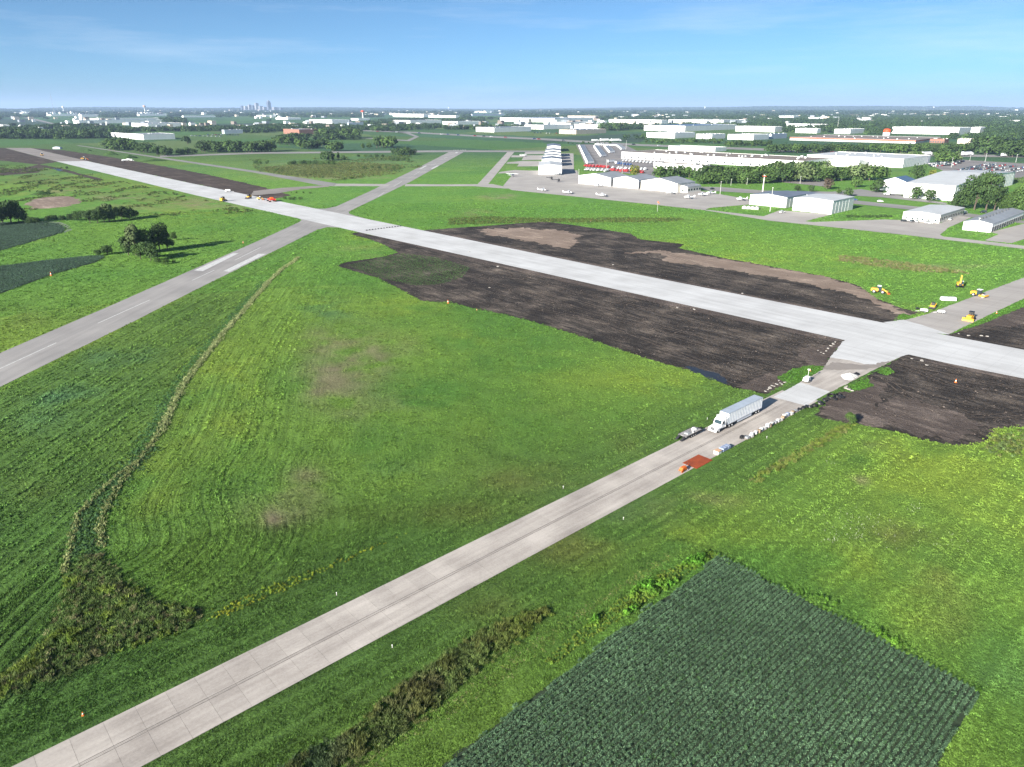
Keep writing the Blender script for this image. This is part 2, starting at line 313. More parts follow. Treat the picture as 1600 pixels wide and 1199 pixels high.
# colours of the growth (base colours, linear)
LUSH, BRIGHT, YEL = np.array([.074, .164, .030]), np.array([.116, .205, .036]), np.array([.165, .235, .034])
DARK, DRY, BLUISH, OLIVE, FARG = np.array([.056, .114, .028]), np.array([.205, .155, .115]), np.array([.066, .145, .060]), np.array([.115, .128, .036]), np.array([.050, .100, .030])
def lerp(a, b, t): return a + (b - a) * np.asarray(t)[..., None]
BLOBS = [  # u, v, radius u, radius v, colour, amount : patches of other growth
    (545, 575, 60, 55, DRY, .75), (505, 530, 30, 14, DRY, .5), (590, 560, 25, 22, DRY, .6), (620, 630, 40, 18, DRY, .4), (505, 610, 35, 22, DRY, .5), (445, 795, 60, 28, DRY, .6), (480, 752, 32, 22, DRY, .55), (425, 810, 18, 12, DRY, .7), (555, 640, 30, 20, DRY, .45), (640, 545, 25, 20, DRY, .3),
    (350, 600, 60, 120, YEL, .6), (240, 740, 60, 90, YEL, .5), (300, 660, 40, 70, YEL, .35), (430, 470, 60, 60, BRIGHT, .6), (620, 480, 90, 16, YEL, .6), (735, 535, 110, 22, YEL, .5), (740, 660, 70, 40, YEL, .45), (900, 590, 160, 18, YEL, .6), (1050, 600, 90, 24, YEL, .7), (860, 650, 60, 14, OLIVE, .35),
    (680, 620, 130, 60, LUSH, .8), (520, 460, 70, 40, LUSH, .7), (820, 560, 110, 40, LUSH, .75), (640, 790, 120, 50, LUSH, .7), (500, 880, 150, 60, DARK, .5), (950, 640, 90, 30, LUSH, .5), (650, 740, 80, 20, BLUISH, .4), (520, 485, 40, 18, BLUISH, .6), (590, 700, 60, 40, LUSH, .6),
    (820, 700, 120, 30, DARK, .5), (820, 750, 150, 26, OLIVE, .45), (700, 800, 160, 24, OLIVE, .35), (1020, 690, 90, 20, OLIVE, .35),
    (100, 620, 70, 22, BLUISH, .7), (190, 560, 60, 20, BLUISH, .6), (70, 660, 60, 24, BLUISH, .5), (230, 640, 80, 70, DARK, .4), (60, 760, 40, 25, OLIVE, .4), (330, 500, 60, 40, DARK, .5), (40, 880, 70, 60, LUSH, .5), (130, 700, 80, 60, BRIGHT, .25),
    (880, 850, 90, 40, OLIVE, .55), (1000, 800, 60, 20, DRY, .2), (950, 800, 80, 30, BLUISH, .5), (760, 940, 60, 30, OLIVE, .4), (1080, 840, 120, 30, YEL, .45), (1120, 780, 100, 26, YEL, .35), (940, 905, 60, 30, YEL, .3), (1100, 780, 70, 14, DRY, .25),
    (1480, 700, 170, 50, YEL, .85), (1560, 790, 80, 80, YEL, .6), (1430, 760, 120, 40, YEL, .6), (1250, 740, 80, 40, LUSH, .6), (1345, 715, 40, 22, LUSH, .6), (1340, 752, 16, 7, DRY, .8), (1300, 800, 80, 40, BRIGHT, .6), (1400, 840, 60, 30, OLIVE, .5), (1450, 900, 60, 36, OLIVE, .6), (1500, 960, 60, 40, OLIVE, .55), (1340, 900, 90, 50, YEL, .45), (1400, 960, 70, 40, YEL, .4), (1560, 900, 60, 40, LUSH, .6), (1580, 1050, 60, 60, BLUISH, .45), (1560, 1130, 60, 60, LUSH, .5), (1350, 690, 30, 14, DRY, .3), (1520, 670, 60, 12, OLIVE, .4),
    (740, 310, 50, 5, YEL, .3), (780, 307, 26, 4, DRY, .7), (735, 335, 36, 5, OLIVE, .5), (740, 332, 22, 5, DRY, .3), (1380, 395, 130, 12, YEL, .25), (900, 345, 200, 5, OLIVE, .4), (1000, 380, 140, 9, YEL, .6), (1200, 404, 120, 9, YEL, .7), (1320, 425, 40, 12, YEL, .5), (1460, 415, 100, 6, DRY, .3), (1330, 345, 60, 8, LUSH, .4),
    (120, 340, 110, 12, LUSH, .5), (280, 330, 120, 16, YEL, .5), (60, 300, 70, 12, YEL, .6), (240, 300, 90, 14, OLIVE, .45), (180, 310, 40, 6, DRY, .5), (300, 315, 50, 6, DRY, .35), (60, 375, 60, 10, BRIGHT, .5), (300, 380, 90, 20, BRIGHT, .5), (100, 480, 130, 24, BRIGHT, .35), (40, 500, 60, 16, OLIVE, .3),
    (520, 262, 130, 11, DRY, .35), (470, 270, 80, 7, OLIVE, .7), (640, 248, 60, 6, OLIVE, .5), (510, 278, 90, 3, DRY, .6), (330, 228, 60, 6, OLIVE, .5), (1340, 340, 60, 6, LUSH, .5), (700, 265, 40, 20, LUSH, .3), (60, 280, 90, 8, OLIVE, .7), (150, 290, 110, 8, OLIVE, .6), (260, 318, 90, 9, OLIVE, .45), (330, 322, 60, 5, DRY, .4), (200, 325, 60, 7, DRY, .3), (30, 268, 50, 5, DRY, .5), (90, 300, 60, 5, DRY, .35), (230, 292, 60, 5, YEL, .6), (120, 275, 60, 5, YEL, .6), (420, 248, 60, 5, OLIVE, .6), (560, 268, 70, 7, OLIVE, .7), (600, 250, 60, 5, DRY, .3), (480, 262, 70, 6, DRY, .35), (350, 255, 50, 5, YEL, .5), (320, 280, 60, 5, YEL, .5), (580, 370, 45, 20, YEL, .5), (560, 392, 40, 10, DRY, .2), (470, 415, 30, 14, BRIGHT, .5)]
def tint_at(x, y):
    x = np.asarray(x, float); y = np.asarray(y, float)
    d = np.hypot(x, y); yy = np.maximum(y, 20)
    u, v = uv_of(x, yy)
    n1 = fbm(x / 34 + 3, y / 34 + 9, 4); n2 = fbm(x / 9 + 31, y / 9, 3); n3 = fbm(x / 120 + 7, y / 120 + 2, 3)
    c = lerp(LUSH, BRIGHT, np.clip((n1 - .3) / .4, 0, 1)); c = lerp(c, YEL, np.clip((n3 - .5) / .35, 0, 1) * .55)
    # west of the ditch: darker
    dd, sg, par = line_dist(x, y, DITCH)
    west = (sg > 0) & (x * nG[0] + y * nG[1] > -153) & (y < 430) & (x * nT[0] + y * nT[1] < -100)
    c = np.where(west[..., None], lerp(c, DARK, np.full(x.shape, .62)), c)
    # verge of the taxiway
    t = x * nT[0] + y * nT[1]; vg = np.exp(-((t + 84) / 22) ** 4) * (d < 260)
    c = lerp(c, DARK, vg * .7)
    # airfield grass beyond the concrete runway is even and bright
    af = (d > 330) & (d < 900)
    c = np.where(af[..., None], lerp(c, np.array([.082, .185, .030]), np.full(x.shape, .6)), c)
    for (bu, bv, ru, rv, col, amt) in BLOBS:
        q = ((u - bu) / ru) ** 2 + ((v - bv) / rv) ** 2
        w = np.exp(-q * 1.1) * amt
        ragged = np.clip((n2 - .5) * 3.2 + .65, 0, 1.4)
        c = lerp(c, col, np.clip(w * ragged, 0, 1) * (y > 20))
    # far country: fields laid out on the section grid
    a = x * dC[0] + y * dC[1]; b = x * nC[0] + y * nC[1]
    ca = np.floor(a / 400 + .3).astype(int); cb = np.floor(b / 260 + .4).astype(int)
    h = _tab[(ca * 37 + 11) % 512, (cb * 91 + 5) % 512]
    pal = np.array([[.045, .092, .032], [.055, .115, .034], [.040, .085, .040], [.085, .125, .042], [.062, .108, .032], [.045, .098, .046]])
    fc = pal[(h * 5.99).astype(int)] * (0.9 + .2 * n1[..., None])
    w = np.clip((d - 900) / 500, 0, 1)
    c = lerp(c, fc, w)
    return c
def stripes_1d(s, f, seed):
    g_ = np.random.default_rng(seed); t = .5 + (np.arange(4096) % 2 * 2 - 1) * g_.uniform(.0, .42, 4096) + g_.uniform(-.12, .12, 4096); q = s * f
    return np.interp(np.mod(q, 4095), np.arange(4096), t)

# ------------------------------------------------------------------ ground sheet with colour of growth per vertex
def build_ground():
    az = np.concatenate([np.linspace(-66, 66, 430), np.linspace(74, 286, 26)])
    rad = [12.0]
    while rad[-1] < 60: rad.append(rad[-1] * 1.03)
    while rad[-1] < 1600: rad.append(rad[-1] * 1.0085)
    while rad[-1] < 70000: rad.append(rad[-1] * 1.03)
    rad = np.array(rad); nA, nR = len(az), len(rad)
    A, Rr = np.meshgrid(np.radians(az), rad)
    X = (np.sin(A) * Rr).ravel(); Y = (np.cos(A) * Rr).ravel()
    d = np.hypot(X, Y); Z = np.zeros_like(X)
    # low hills along the horizon
    Z += np.clip((d - 9000) / 14000, 0, 1) * (fbm(X / 5200 + 4, Y / 5200, 3) - .35) * 130 * (1 + .5 * (X > 0))
    Z = np.where(d > 30000, Z * np.clip((70000 - d) / 40000, 0, 1), Z)
    idx = np.arange(nA * nR).reshape(nR, nA)
    nxt = np.roll(idx, -1, axis=1)
    f = np.stack([idx[:-1], nxt[:-1], nxt[1:], idx[1:]], -1).reshape(-1, 4)[:, ::-1]
    verts = np.column_stack([X, Y, Z]); 
    cap = len(verts); verts = np.vstack([verts, [[0, 0, 0]]])
    faces = f.tolist() + [(cap, int(idx[0, (i + 1) % nA]), int(idx[0, i])) for i in range(nA)]
    me = bpy.data.meshes.new('ground'); me.from_pydata(verts.tolist(), [], faces)
    if me.polygons[1000].normal.z < 0: me.flip_normals()
    X, Y = verts[:, 0], verts[:, 1]
    T = np.ones((len(verts), 4), np.float32); T[:, :3] = tint_at(X, Y) * np.interp(np.hypot(X, Y), [0, 120, 420, 70000], [.95, 1.0, 1.35, 1.35])[:, None]   # thatch shows between the near plants, farther off sunlight on the upright canopy is painted into the tint
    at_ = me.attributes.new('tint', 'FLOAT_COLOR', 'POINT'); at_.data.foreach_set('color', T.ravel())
    dd, sg, par = line_dist(X, Y, DITCH)
    W, S = stripe_weights(X, Y, dd, sg)
    wt = me.attributes.new('wt', 'FLOAT_COLOR', 'POINT'); wt.data.foreach_set('color', np.column_stack([W, np.ones(len(X))]).astype(np.float32).ravel())
    s_ = me.attributes.new('sd', 'FLOAT', 'POINT'); s_.data.foreach_set('value', (dd * sg).astype(np.float32))
    p_ = me.attributes.new('sp', 'FLOAT', 'POINT'); p_.data.foreach_set('value', par.astype(np.float32))
    me.update(); o = bpy.data.objects.new('ground', me); COL.objects.link(o); o['kind'] = 'structure'
    return o
def stripe_weights(X, Y, dd, sg):
    g = X * nG[0] + Y * nG[1]; t = X * nT[0] + Y * nT[1]; c = X * nC[0] + Y * nC[1]
    d = np.hypot(X, Y)
    west = np.clip((sg * dd) / 3, 0, 1) * (t < -98) * (Y < 560) * np.clip((g + 152) / 3, 0, 1) * 1.0
    wwest = np.clip((-174 - g) / 4, 0, 1) * (Y < 520) * .55
    ditch = np.clip(-sg * dd / 4, 0, 1) * np.exp(-(dd / 42) ** 2) * (t < -100) * (Y < 440)
    taxi = np.clip(1 - np.abs(t + 84) / 40, 0, 1) * (d < 330) * .9
    taxi2 = (t > -60) * (d < 240) * .35
    conc = (d > 330) * (d < 1000) * (g > -140) * .25
    return np.column_stack([np.clip(west + wwest, 0, 1), np.clip(ditch, 0, 1) * .9, np.clip(np.maximum(taxi, taxi2) + conc, 0, 1)]), None

def grass_material():
    m = bpy.data.materials.new('mown_grass'); m.use_nodes = True; n, l = nt(m); b = n['Principled BSDF']
    b.inputs['Roughness'].default_value = .85; b.inputs['Specular IOR Level'].default_value = .12
    pos = n.new('ShaderNodeNewGeometry').outputs['Position']
    def attr(nm): q = n.new('ShaderNodeAttribute'); q.attribute_name = nm; return q
    def dot(vec):
        q = n.new('ShaderNodeVectorMath'); q.operation = 'DOT_PRODUCT'; q.inputs[1].default_value = (vec[0], vec[1], 0); l.new(pos, q.inputs[0]); return q.outputs['Value']
    def mul(a, k):
        q = n.new('ShaderNodeMath'); q.operation = 'MULTIPLY'; l.new(a, q.inputs[0])
        if isinstance(k, (int, float)): q.inputs[1].default_value = k
        else: l.new(k, q.inputs[1])
        return q.outputs[0]
    def add(a, c):
        q = n.new('ShaderNodeMath'); q.operation = 'ADD'; l.new(a, q.inputs[0])
        if isinstance(c, (int, float)): q.inputs[1].default_value = c
        else: l.new(c, q.inputs[1])
        return q.outputs[0]
    def noise(vec, sc, det=4, ro=.6):
        q = n.new('ShaderNodeTexNoise'); q.inputs['Scale'].default_value = sc; q.inputs['Detail'].default_value = det; q.inputs['Roughness'].default_value = ro; l.new(vec, q.inputs['Vector']); return q.outputs['Fac']
    def comb(a, c):
        q = n.new('ShaderNodeCombineXYZ'); l.new(a, q.inputs[0]); l.new(c, q.inputs[1]); return q.outputs[0]
    sep = n.new('ShaderNodeSeparateColor'); l.new(attr('wt').outputs['Color'], sep.inputs[0])
    fams = [(dot(nG), dot(dG), sep.outputs[0]), (attr('sd').outputs['Fac'], attr('sp').outputs['Fac'], sep.outputs[1]), (dot(nT), dot(dT), sep.outputs[2])]
    tot = None
    for s, a, w in fams:
        z = noise(comb(mul(s, .8), mul(a, .02)), 1.0, 3, .7)
        q = mul(add(z, -.5), w); tot = q if tot is None else add(tot, q)
    fine = add(noise(pos, 1.9, 5, .72), -.5); mid = add(noise(pos, .16, 4, .6), -.5); vfine = add(noise(pos, 6.0, 2, .6), -.5)
    fac = add(add(add(mul(tot, 2.2), mul(fine, 1.9)), add(mul(mid, .9), mul(vfine, .6))), 1.0)
    q = n.new('ShaderNodeMath'); q.operation = 'MAXIMUM'; l.new(fac, q.inputs[0]); q.inputs[1].default_value = .25
    vm = n.new('ShaderNodeVectorMath'); vm.operation = 'SCALE'; l.new(attr('tint').outputs['Color'], vm.inputs[0]); l.new(q.outputs[0], vm.inputs['Scale'])
    l.new(vm.outputs[0], b.inputs['Base Color'])
    h = add(add(mul(fine, .55), mul(tot, .7)), add(mul(mid, 1.2), mul(vfine, .12)))
    bp = n.new('ShaderNodeBump'); bp.inputs['Distance'].default_value = 1.0; bp.inputs['Strength'].default_value = .9; l.new(h, bp.inputs['Height']); l.new(bp.outputs[0], b.inputs['Normal'])
    return m
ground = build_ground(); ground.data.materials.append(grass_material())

# ------------------------------------------------------------------ bare soil
ang = R(42.3)
def soil_mat(name, a, c, sc=.25, bump=.18, streak=3.2, rz=None):
    m = bpy.data.materials.new(name); m.use_nodes = True; n, l = nt(m); b = n['Principled BSDF']; b.inputs['Roughness'].default_value = .95; b.inputs['Specular IOR Level'].default_value = .1
    pos = n.new('ShaderNodeNewGeometry').outputs['Position']
    def dotn(vec, k):
        q = n.new('ShaderNodeVectorMath'); q.operation = 'DOT_PRODUCT'; q.inputs[1].default_value = (vec[0] * k, vec[1] * k, 0); l.new(pos, q.inputs[0]); return q.outputs['Value']
    cb = n.new('ShaderNodeCombineXYZ'); l.new(dotn(dC, sc / streak), cb.inputs[0]); l.new(dotn(nC, sc * 1.6), cb.inputs[1])
    z = n.new('ShaderNodeTexNoise'); z.inputs['Scale'].default_value = 1; z.inputs['Detail'].default_value = 8; z.inputs['Roughness'].default_value = .72; z.inputs['Distortion'].default_value = .6; l.new(cb.outputs[0], z.inputs['Vector'])
    z2 = n.new('ShaderNodeTexNoise'); z2.inputs['Scale'].default_value = .045; z2.inputs['Detail'].default_value = 7; z2.inputs['Roughness'].default_value = .65; l.new(pos, z2.inputs['Vector'])
    z3 = n.new('ShaderNodeTexNoise'); z3.inputs['Scale'].default_value = 1.1; z3.inputs['Detail'].default_value = 6; z3.inputs['Roughness'].default_value = .7; l.new(pos, z3.inputs['Vector'])
    s1 = n.new('ShaderNodeMath'); s1.operation = 'ADD'; l.new(z.outputs['Fac'], s1.inputs[0]); l.new(z2.outputs['Fac'], s1.inputs[1])
    s2 = n.new('ShaderNodeMath'); s2.operation = 'MULTIPLY_ADD'; l.new(z3.outputs['Fac'], s2.inputs[0]); s2.inputs[1].default_value = .6; l.new(s1.outputs[0], s2.inputs[2])
    r = n.new('ShaderNodeMapRange'); r.inputs[1].default_value = 1.12; r.inputs[2].default_value = 1.66; l.new(s2.outputs[0], r.inputs[0])
    pw = n.new('ShaderNodeMath'); pw.operation = 'POWER'; l.new(r.outputs[0], pw.inputs[0]); pw.inputs[1].default_value = 2.1
    mxx = n.new('ShaderNodeMix'); mxx.data_type = 'RGBA'; mxx.inputs[6].default_value = (*a, 1); mxx.inputs[7].default_value = (*c, 1); l.new(pw.outputs[0], mxx.inputs[0]); l.new(mxx.outputs[2], b.inputs['Base Color'])
    bp = n.new('ShaderNodeBump'); bp.inputs['Distance'].default_value = bump; bp.inputs['Strength'].default_value = 1; l.new(s2.outputs[0], bp.inputs['Height']); l.new(bp.outputs[0], b.inputs['Normal'])
    MATS[name] = m; return m
soil_mat('dark_topsoil', (.027, .0235, .022), (.28, .23, .19), bump=.5)
soil_mat('pale_subsoil', (.20, .152, .122), (.50, .40, .33), sc=.16, bump=.25)
soil_mat('brown_soil', (.055, .043, .036), (.19, .145, .12), sc=.12, bump=.3)
soil_mat('mixed_soil', (.07, .056, .05), (.32, .26, .225), sc=.2, bump=.4)
zz = .012
sheet('bare_soil', P['soil_near'], MATS['dark_topsoil'], zz, .35, 1.2)
sheet('bare_soil', P['soil_far'], MATS['dark_topsoil'], zz, .4, 2)
sheet('bare_soil', P['soil_right'], MATS['dark_topsoil'], zz, .35, 1.5)
sheet('bare_soil', P['soil_corner'], MATS['dark_topsoil'], zz, .3, 1.5)
sheet('bare_soil', P['soil_west'], MATS['brown_soil'], .02, .8, 6)
sheet('bare_soil', P['soil_west_b'], MATS['brown_soil'], .02, .8, 6)
sheet('subsoil', P['subsoil_a'], MATS['pale_subsoil'], zz + .01, 1.6, 1.6)
sheet('subsoil', P['subsoil_b'], MATS['pale_subsoil'], zz + .01, 1.0, 1.4)
sheet('subsoil', P['subsoil_c'], MATS['mixed_soil'], zz + .01, .6, 1.5)
sheet('subsoil', poly_px([(1345, 640), (1400, 620), (1480, 640), (1540, 665), (1500, 690), (1420, 676)]), MATS['mixed_soil'], zz + .014, .9, 1.2)
sheet('subsoil', poly_px([(1150, 605), (1200, 585), (1262, 572), (1244, 584), (1228, 596), (1197, 615), (1165, 609)]), MATS['mixed_soil'], zz + .014, .5, .9)
sheet('subsoil', poly_px([(1245, 545), (1290, 540), (1322, 533), (1299, 558), (1287, 576), (1262, 570)]), MATS['mixed_soil'], zz + .014, .5, .9)
sheet('subsoil', poly_px([(1520, 508), (1600, 478), (1700, 455), (1700, 500), (1580, 512)]), MATS['mixed_soil'], zz + .014, .7, 1.5)
for q in 'abcd': sheet('bare_soil', P['wide_' + q], MATS['dark_topsoil'], zz + .004)   # edge_soil: soil runs on under the slab edge
def shoulder(name, pts, m, z=.02): return sheet(name, pts, m, z, .25, 1.6)
shoulder('subsoil', poly_px([(590, 369.5), (840, 425), (1000, 461), (1320, 531.5), (1300, 534), (1000, 468), (840, 431), (690, 396)]), MATS['mixed_soil'])
shoulder('subsoil', poly_px([(670, 362.3), (1000, 430), (1300, 489), (1386, 505.6), (1300, 486), (1000, 427.5), (690, 363)]), MATS['mixed_soil'])
shoulder('subsoil', poly_px([(1412, 557), (1480, 568), (1600, 592), (1760, 627), (1600, 597), (1480, 573)]), MATS['mixed_soil'])
# strips of turf left standing in the soil
turf_strips = [poly_px([(1214, 591), (1238, 577), (1262, 571), (1287, 573), (1284, 579), (1252, 596), (1246, 598), (1225, 597)]), poly_px([(1317, 611), (1334, 600), (1356, 590), (1364, 602), (1345, 609), (1325, 614)]), poly_px([(1373, 576), (1388, 574), (1398, 582), (1385, 587), (1372, 583)]), poly_px([(1398, 496), (1412, 490), (1428, 496), (1412, 500)]), poly_px([(1484, 522.5), (1520, 504), (1600, 467), (1700, 428), (1700, 440), (1600, 480), (1530, 508)])]
turf_m = mat('verge_turf', (.045, .125, .018), .9, scale=1.3, col2=(.09, .165, .03), bump=.35, bscale=2.2, world_co=True, spec=.1)
for q in turf_strips: sheet('turf', q, turf_m, .03, .25, .8)
track_m = mat('tyre_track', (.15, .12, .10), .95, scale=.7, col2=(.05, .042, .038), world_co=True, bump=.1, spec=.1)
def tyre_track(pts, gap=2.0, w=.35):
    q = [np.array(at(u, v)) for u, v in pts]
    for off in (-gap / 2, gap / 2):
        L_, R_ = [], []
        for i, p_ in enumerate(q):
            d_ = q[min(i + 1, len(q) - 1)] - q[max(i - 1, 0)]; d_ = d_ / np.linalg.norm(d_); n_ = np.array([d_[1], -d_[0]]); L_.append(tuple(p_ + n_ * (off - w / 2))); R_.append(tuple(p_ + n_ * (off + w / 2)))
        sheet('tyre_track', L_ + R_[::-1], track_m, .046, .05, .6)
for tr_ in ([(620, 400), (720, 425), (860, 470), (1000, 510), (1150, 556), (1260, 566)], [(760, 440), (900, 470), (1050, 515), (1200, 548), (1290, 545)], [(700, 405), (850, 445), (1000, 480), (1200, 530), (1290, 538)], [(820, 480), (930, 500), (1020, 535), (1130, 580), (1180, 590), (1230, 580)], [(1420, 575), (1480, 600), (1560, 620), (1620, 640)], [(1380, 590), (1420, 620), (1480, 650), (1560, 650), (1640, 640)], [(1400, 570), (1500, 590), (1620, 612)], [(780, 368), (900, 395), (1050, 420), (1200, 450), (1330, 480), (1395, 497)], [(930, 376), (985, 385), (1040, 395), (1120, 425), (1260, 460)], [(1510, 520), (1560, 505), (1620, 500)]): tyre_track(tr_)
sheet('subsoil', P['pit'], MATS['pale_subsoil'], .02, 1.5, 4)
sheet('dirt_track', P['track_west'], MATS['brown_soil'], .024, .7, 6)
sheet('bare_soil', P['soil_west_c'], MATS['brown_soil'], .018, 1.0, 6)
water = mat('puddle_water', (.022, .021, .022), .3, spec=.3)
sheet('puddle', poly_px([(1070, 573), (1080, 573), (1098, 578), (1118, 583), (1132, 590), (1138, 600), (1124, 598), (1112, 594), (1098, 588), (1084, 581)]), water, .034, .2, .7)
sheet('puddle', poly_px([(79, 263), (88, 262.6), (98, 266), (94, 268)]), water, .03, .3, 2)

# ------------------------------------------------------------------ pavements
def pave_mat(name, a, c, along, stain=.5, sc=.06, fine=2.5, joint=None, rough=.8):
    m = bpy.data.materials.new(name); m.use_nodes = True; n, l = nt(m); b = n['Principled BSDF']; b.inputs['Roughness'].default_value = rough; b.inputs['Specular IOR Level'].default_value = .2
    pos = n.new('ShaderNodeNewGeometry').outputs['Position']; al = azdir(along); ac = azdir(along + 90)
    def dotn(vec, k):
        q = n.new('ShaderNodeVectorMath'); q.operation = 'DOT_PRODUCT'; q.inputs[1].default_value = (vec[0] * k, vec[1] * k, 0); l.new(pos, q.inputs[0]); return q.outputs['Value']
    cb = n.new('ShaderNodeCombineXYZ'); l.new(dotn(al, sc * .35), cb.inputs[0]); l.new(dotn(ac, sc * 6), cb.inputs[1])
    z = n.new('ShaderNodeTexNoise'); z.inputs['Scale'].default_value = 1; z.inputs['Detail'].default_value = 7; z.inputs['Roughness'].default_value = .65; l.new(cb.outputs[0], z.inputs['Vector'])
    z2 = n.new('ShaderNodeTexNoise'); z2.inputs['Scale'].default_value = sc; z2.inputs['Detail'].default_value = 6; l.new(pos, z2.inputs['Vector'])
    z3 = n.new('ShaderNodeTexNoise'); z3.inputs['Scale'].default_value = fine; z3.inputs['Detail'].default_value = 4; l.new(pos, z3.inputs['Vector'])
    s1 = n.new('ShaderNodeMath'); s1.operation = 'ADD'; l.new(z.outputs['Fac'], s1.inputs[0]); l.new(z2.outputs['Fac'], s1.inputs[1])
    s2 = n.new('ShaderNodeMath'); s2.operation = 'MULTIPLY_ADD'; l.new(z3.outputs['Fac'], s2.inputs[0]); s2.inputs[1].default_value = .35; l.new(s1.outputs[0], s2.inputs[2])
    r = n.new('ShaderNodeMapRange'); r.inputs[1].default_value = .9; r.inputs[2].default_value = 1.45; l.new(s2.outputs[0], r.inputs[0])
    mxx = n.new('ShaderNodeMix'); mxx.data_type = 'RGBA'; mxx.inputs[6].default_value = (*a, 1); mxx.inputs[7].default_value = (*c, 1); l.new(r.outputs[0], mxx.inputs[0]); out = mxx.outputs[2]
    if joint:      # saw cuts too fine to model: joint = (spacing across, spacing along)
        js = []
        for vec, sp, w in ((ac, joint[0], joint[2]), (al, joint[1], joint[2])):
            f = n.new('ShaderNodeMath'); f.operation = 'FRACT'; l.new(dotn(vec, 1 / sp), f.inputs[0])
            g = n.new('ShaderNodeMath'); g.operation = 'LESS_THAN'; l.new(f.outputs[0], g.inputs[0]); g.inputs[1].default_value = w / sp; js.append(g.outputs[0])
        mm = n.new('ShaderNodeMath'); mm.operation = 'MAXIMUM'; l.new(js[0], mm.inputs[0]); l.new(js[1], mm.inputs[1])
        ml = n.new('ShaderNodeMath'); ml.operation = 'MULTIPLY'; l.new(mm.outputs[0], ml.inputs[0]); ml.inputs[1].default_value = joint[3]
        m2 = n.new('ShaderNodeMix'); m2.data_type = 'RGBA'; m2.inputs[7].default_value = (a[0] * .45, a[1] * .45, a[2] * .45, 1); l.new(ml.outputs[0], m2.inputs[0]); l.new(out, m2.inputs[6]); out = m2.outputs[2]
    if name == 'taxiway_concrete': out = rand_tint(n, l, out, .05)
    l.new(out, b.inputs['Base Color']); MATS[name] = m; return m
pave_mat('new_concrete', (.42, .42, .425), (.575, .58, .59), CONC_AZ, joint=(6.1, 6.1, .14, .2))
pave_mat('old_asphalt', (.235, .225, .222), (.34, .325, .315), GRAY_AZ, sc=.05)
pave_mat('taxiway_concrete', (.285, .256, .235), (.48, .44, .405), TAXI_AZ, sc=.12)
pave_mat('apron_concrete', (.30, .28, .265), (.41, .385, .365), CONC_AZ, sc=.04, joint=(6, 6, .15, .25))
pave_mat('gravel_base', (.20, .18, .165), (.29, .26, .24), CONC_AZ, sc=.03)
pave_mat('road_asphalt', (.20, .195, .19), (.28, .27, .26), CONC_AZ, sc=.02)
pave_mat('lot_asphalt', (.16, .15, .15), (.27, .25, .24), CONC_AZ, sc=.03)
paint = mat('white_paint', (.62, .62, .62), .7, scale=.8, col2=(.36, .355, .35), world_co=True, lo=.3, hi=.75)
z0 = .05
rw = sheet('runway', P['gray'], MATS['old_asphalt'], z0, .05, 2)
con = sheet('concrete_runway', P['concrete'], MATS['new_concrete'], z0 + .012)
sheet('runway_base', P['base_course'], MATS['gravel_base'], z0)
sheet('taxiway', P['taxi_far'], MATS['apron_concrete'], z0, .1, 2)
sheet('taxiway', P['white_neck_far'], MATS['new_concrete'], z0 + .02, .1, 2)
sheet('taxiway', P['taxi_neck'], MATS['taxiway_concrete'], z0 + .004, .08, 1)
sheet('taxiway', P['white_neck'], MATS['new_concrete'], z0 + .02, .12, .8)
sheet('concrete_patch', P['white_patch'], MATS['new_concrete'], z0 + .024, .05, .8)
sheet('mud_stain', poly_px([(1282, 576), (1300, 566), (1345, 571), (1392, 565), (1374, 574), (1345, 578), (1300, 579)]), MATS['gravel_base'], z0 + .028, .3, .8)
for k, q in enumerate(['parallel', 'cross_left', 'cross_right', 'hangar_drive', 'office_lot', 'east_drive', 'pad_a', 'pad_b', 'pad_c', 'pad_d', 'back_pad', 'apron']):
    sheet('taxilane' if k < 3 else 'apron', P[q], MATS['apron_concrete'], z0 + .006 * k)
sheet('service_road', P['service'], MATS['road_asphalt'], z0 + .09); sheet('service_road', P['north_road'], MATS['road_asphalt'], z0 + .1)
sheet('haul_road', P['haul_road'], MATS['gravel_base'], z0 + .08, .6, 5)
sheet('street', P['back_street'], MATS['road_asphalt'], z0 + .12); sheet('street', P['ware_drive'], MATS['road_asphalt'], z0 + .135)
sheet('crop_field', poly_px([(850, 222.5), (846, 218), (900, 213), (1000, 208.5), (1012, 214), (1000, 223), (930, 220)]), mat('far_crop', (.026, .058, .03), .9, var=.15, scale=.02, world_co=True), z0 + .05)
sheet('crop_field', poly_px([(-40, 197), (0, 186), (50, 186), (110, 199), (60, 203)]), MATS['far_crop'], z0 + .05)
sheet('crop_field', poly_px([(300, 204), (330, 195), (420, 192), (440, 198), (360, 206)]), MATS['far_crop'], z0 + .05)
for q in ('truck_lot', 'car_lot', 'big_lot'): sheet('parking_lot', P[q], MATS['lot_asphalt'], z0 + .1)
sheet('highway', P['highway'], MATS['road_asphalt'], z0 + .2)
sheet('road', poly_px([(590, 203), (640, 208), (655, 214), (640, 221), (560, 216), (560, 215), (636, 219), (648, 214), (634, 209)]), MATS['road_asphalt'], z0 + .2)
sheet('road', poly_px([(30, 181), (60, 187), (100, 197), (97, 197.4), (50, 187.5), (25, 181.3)]), MATS['road_asphalt'], z0 + .3)

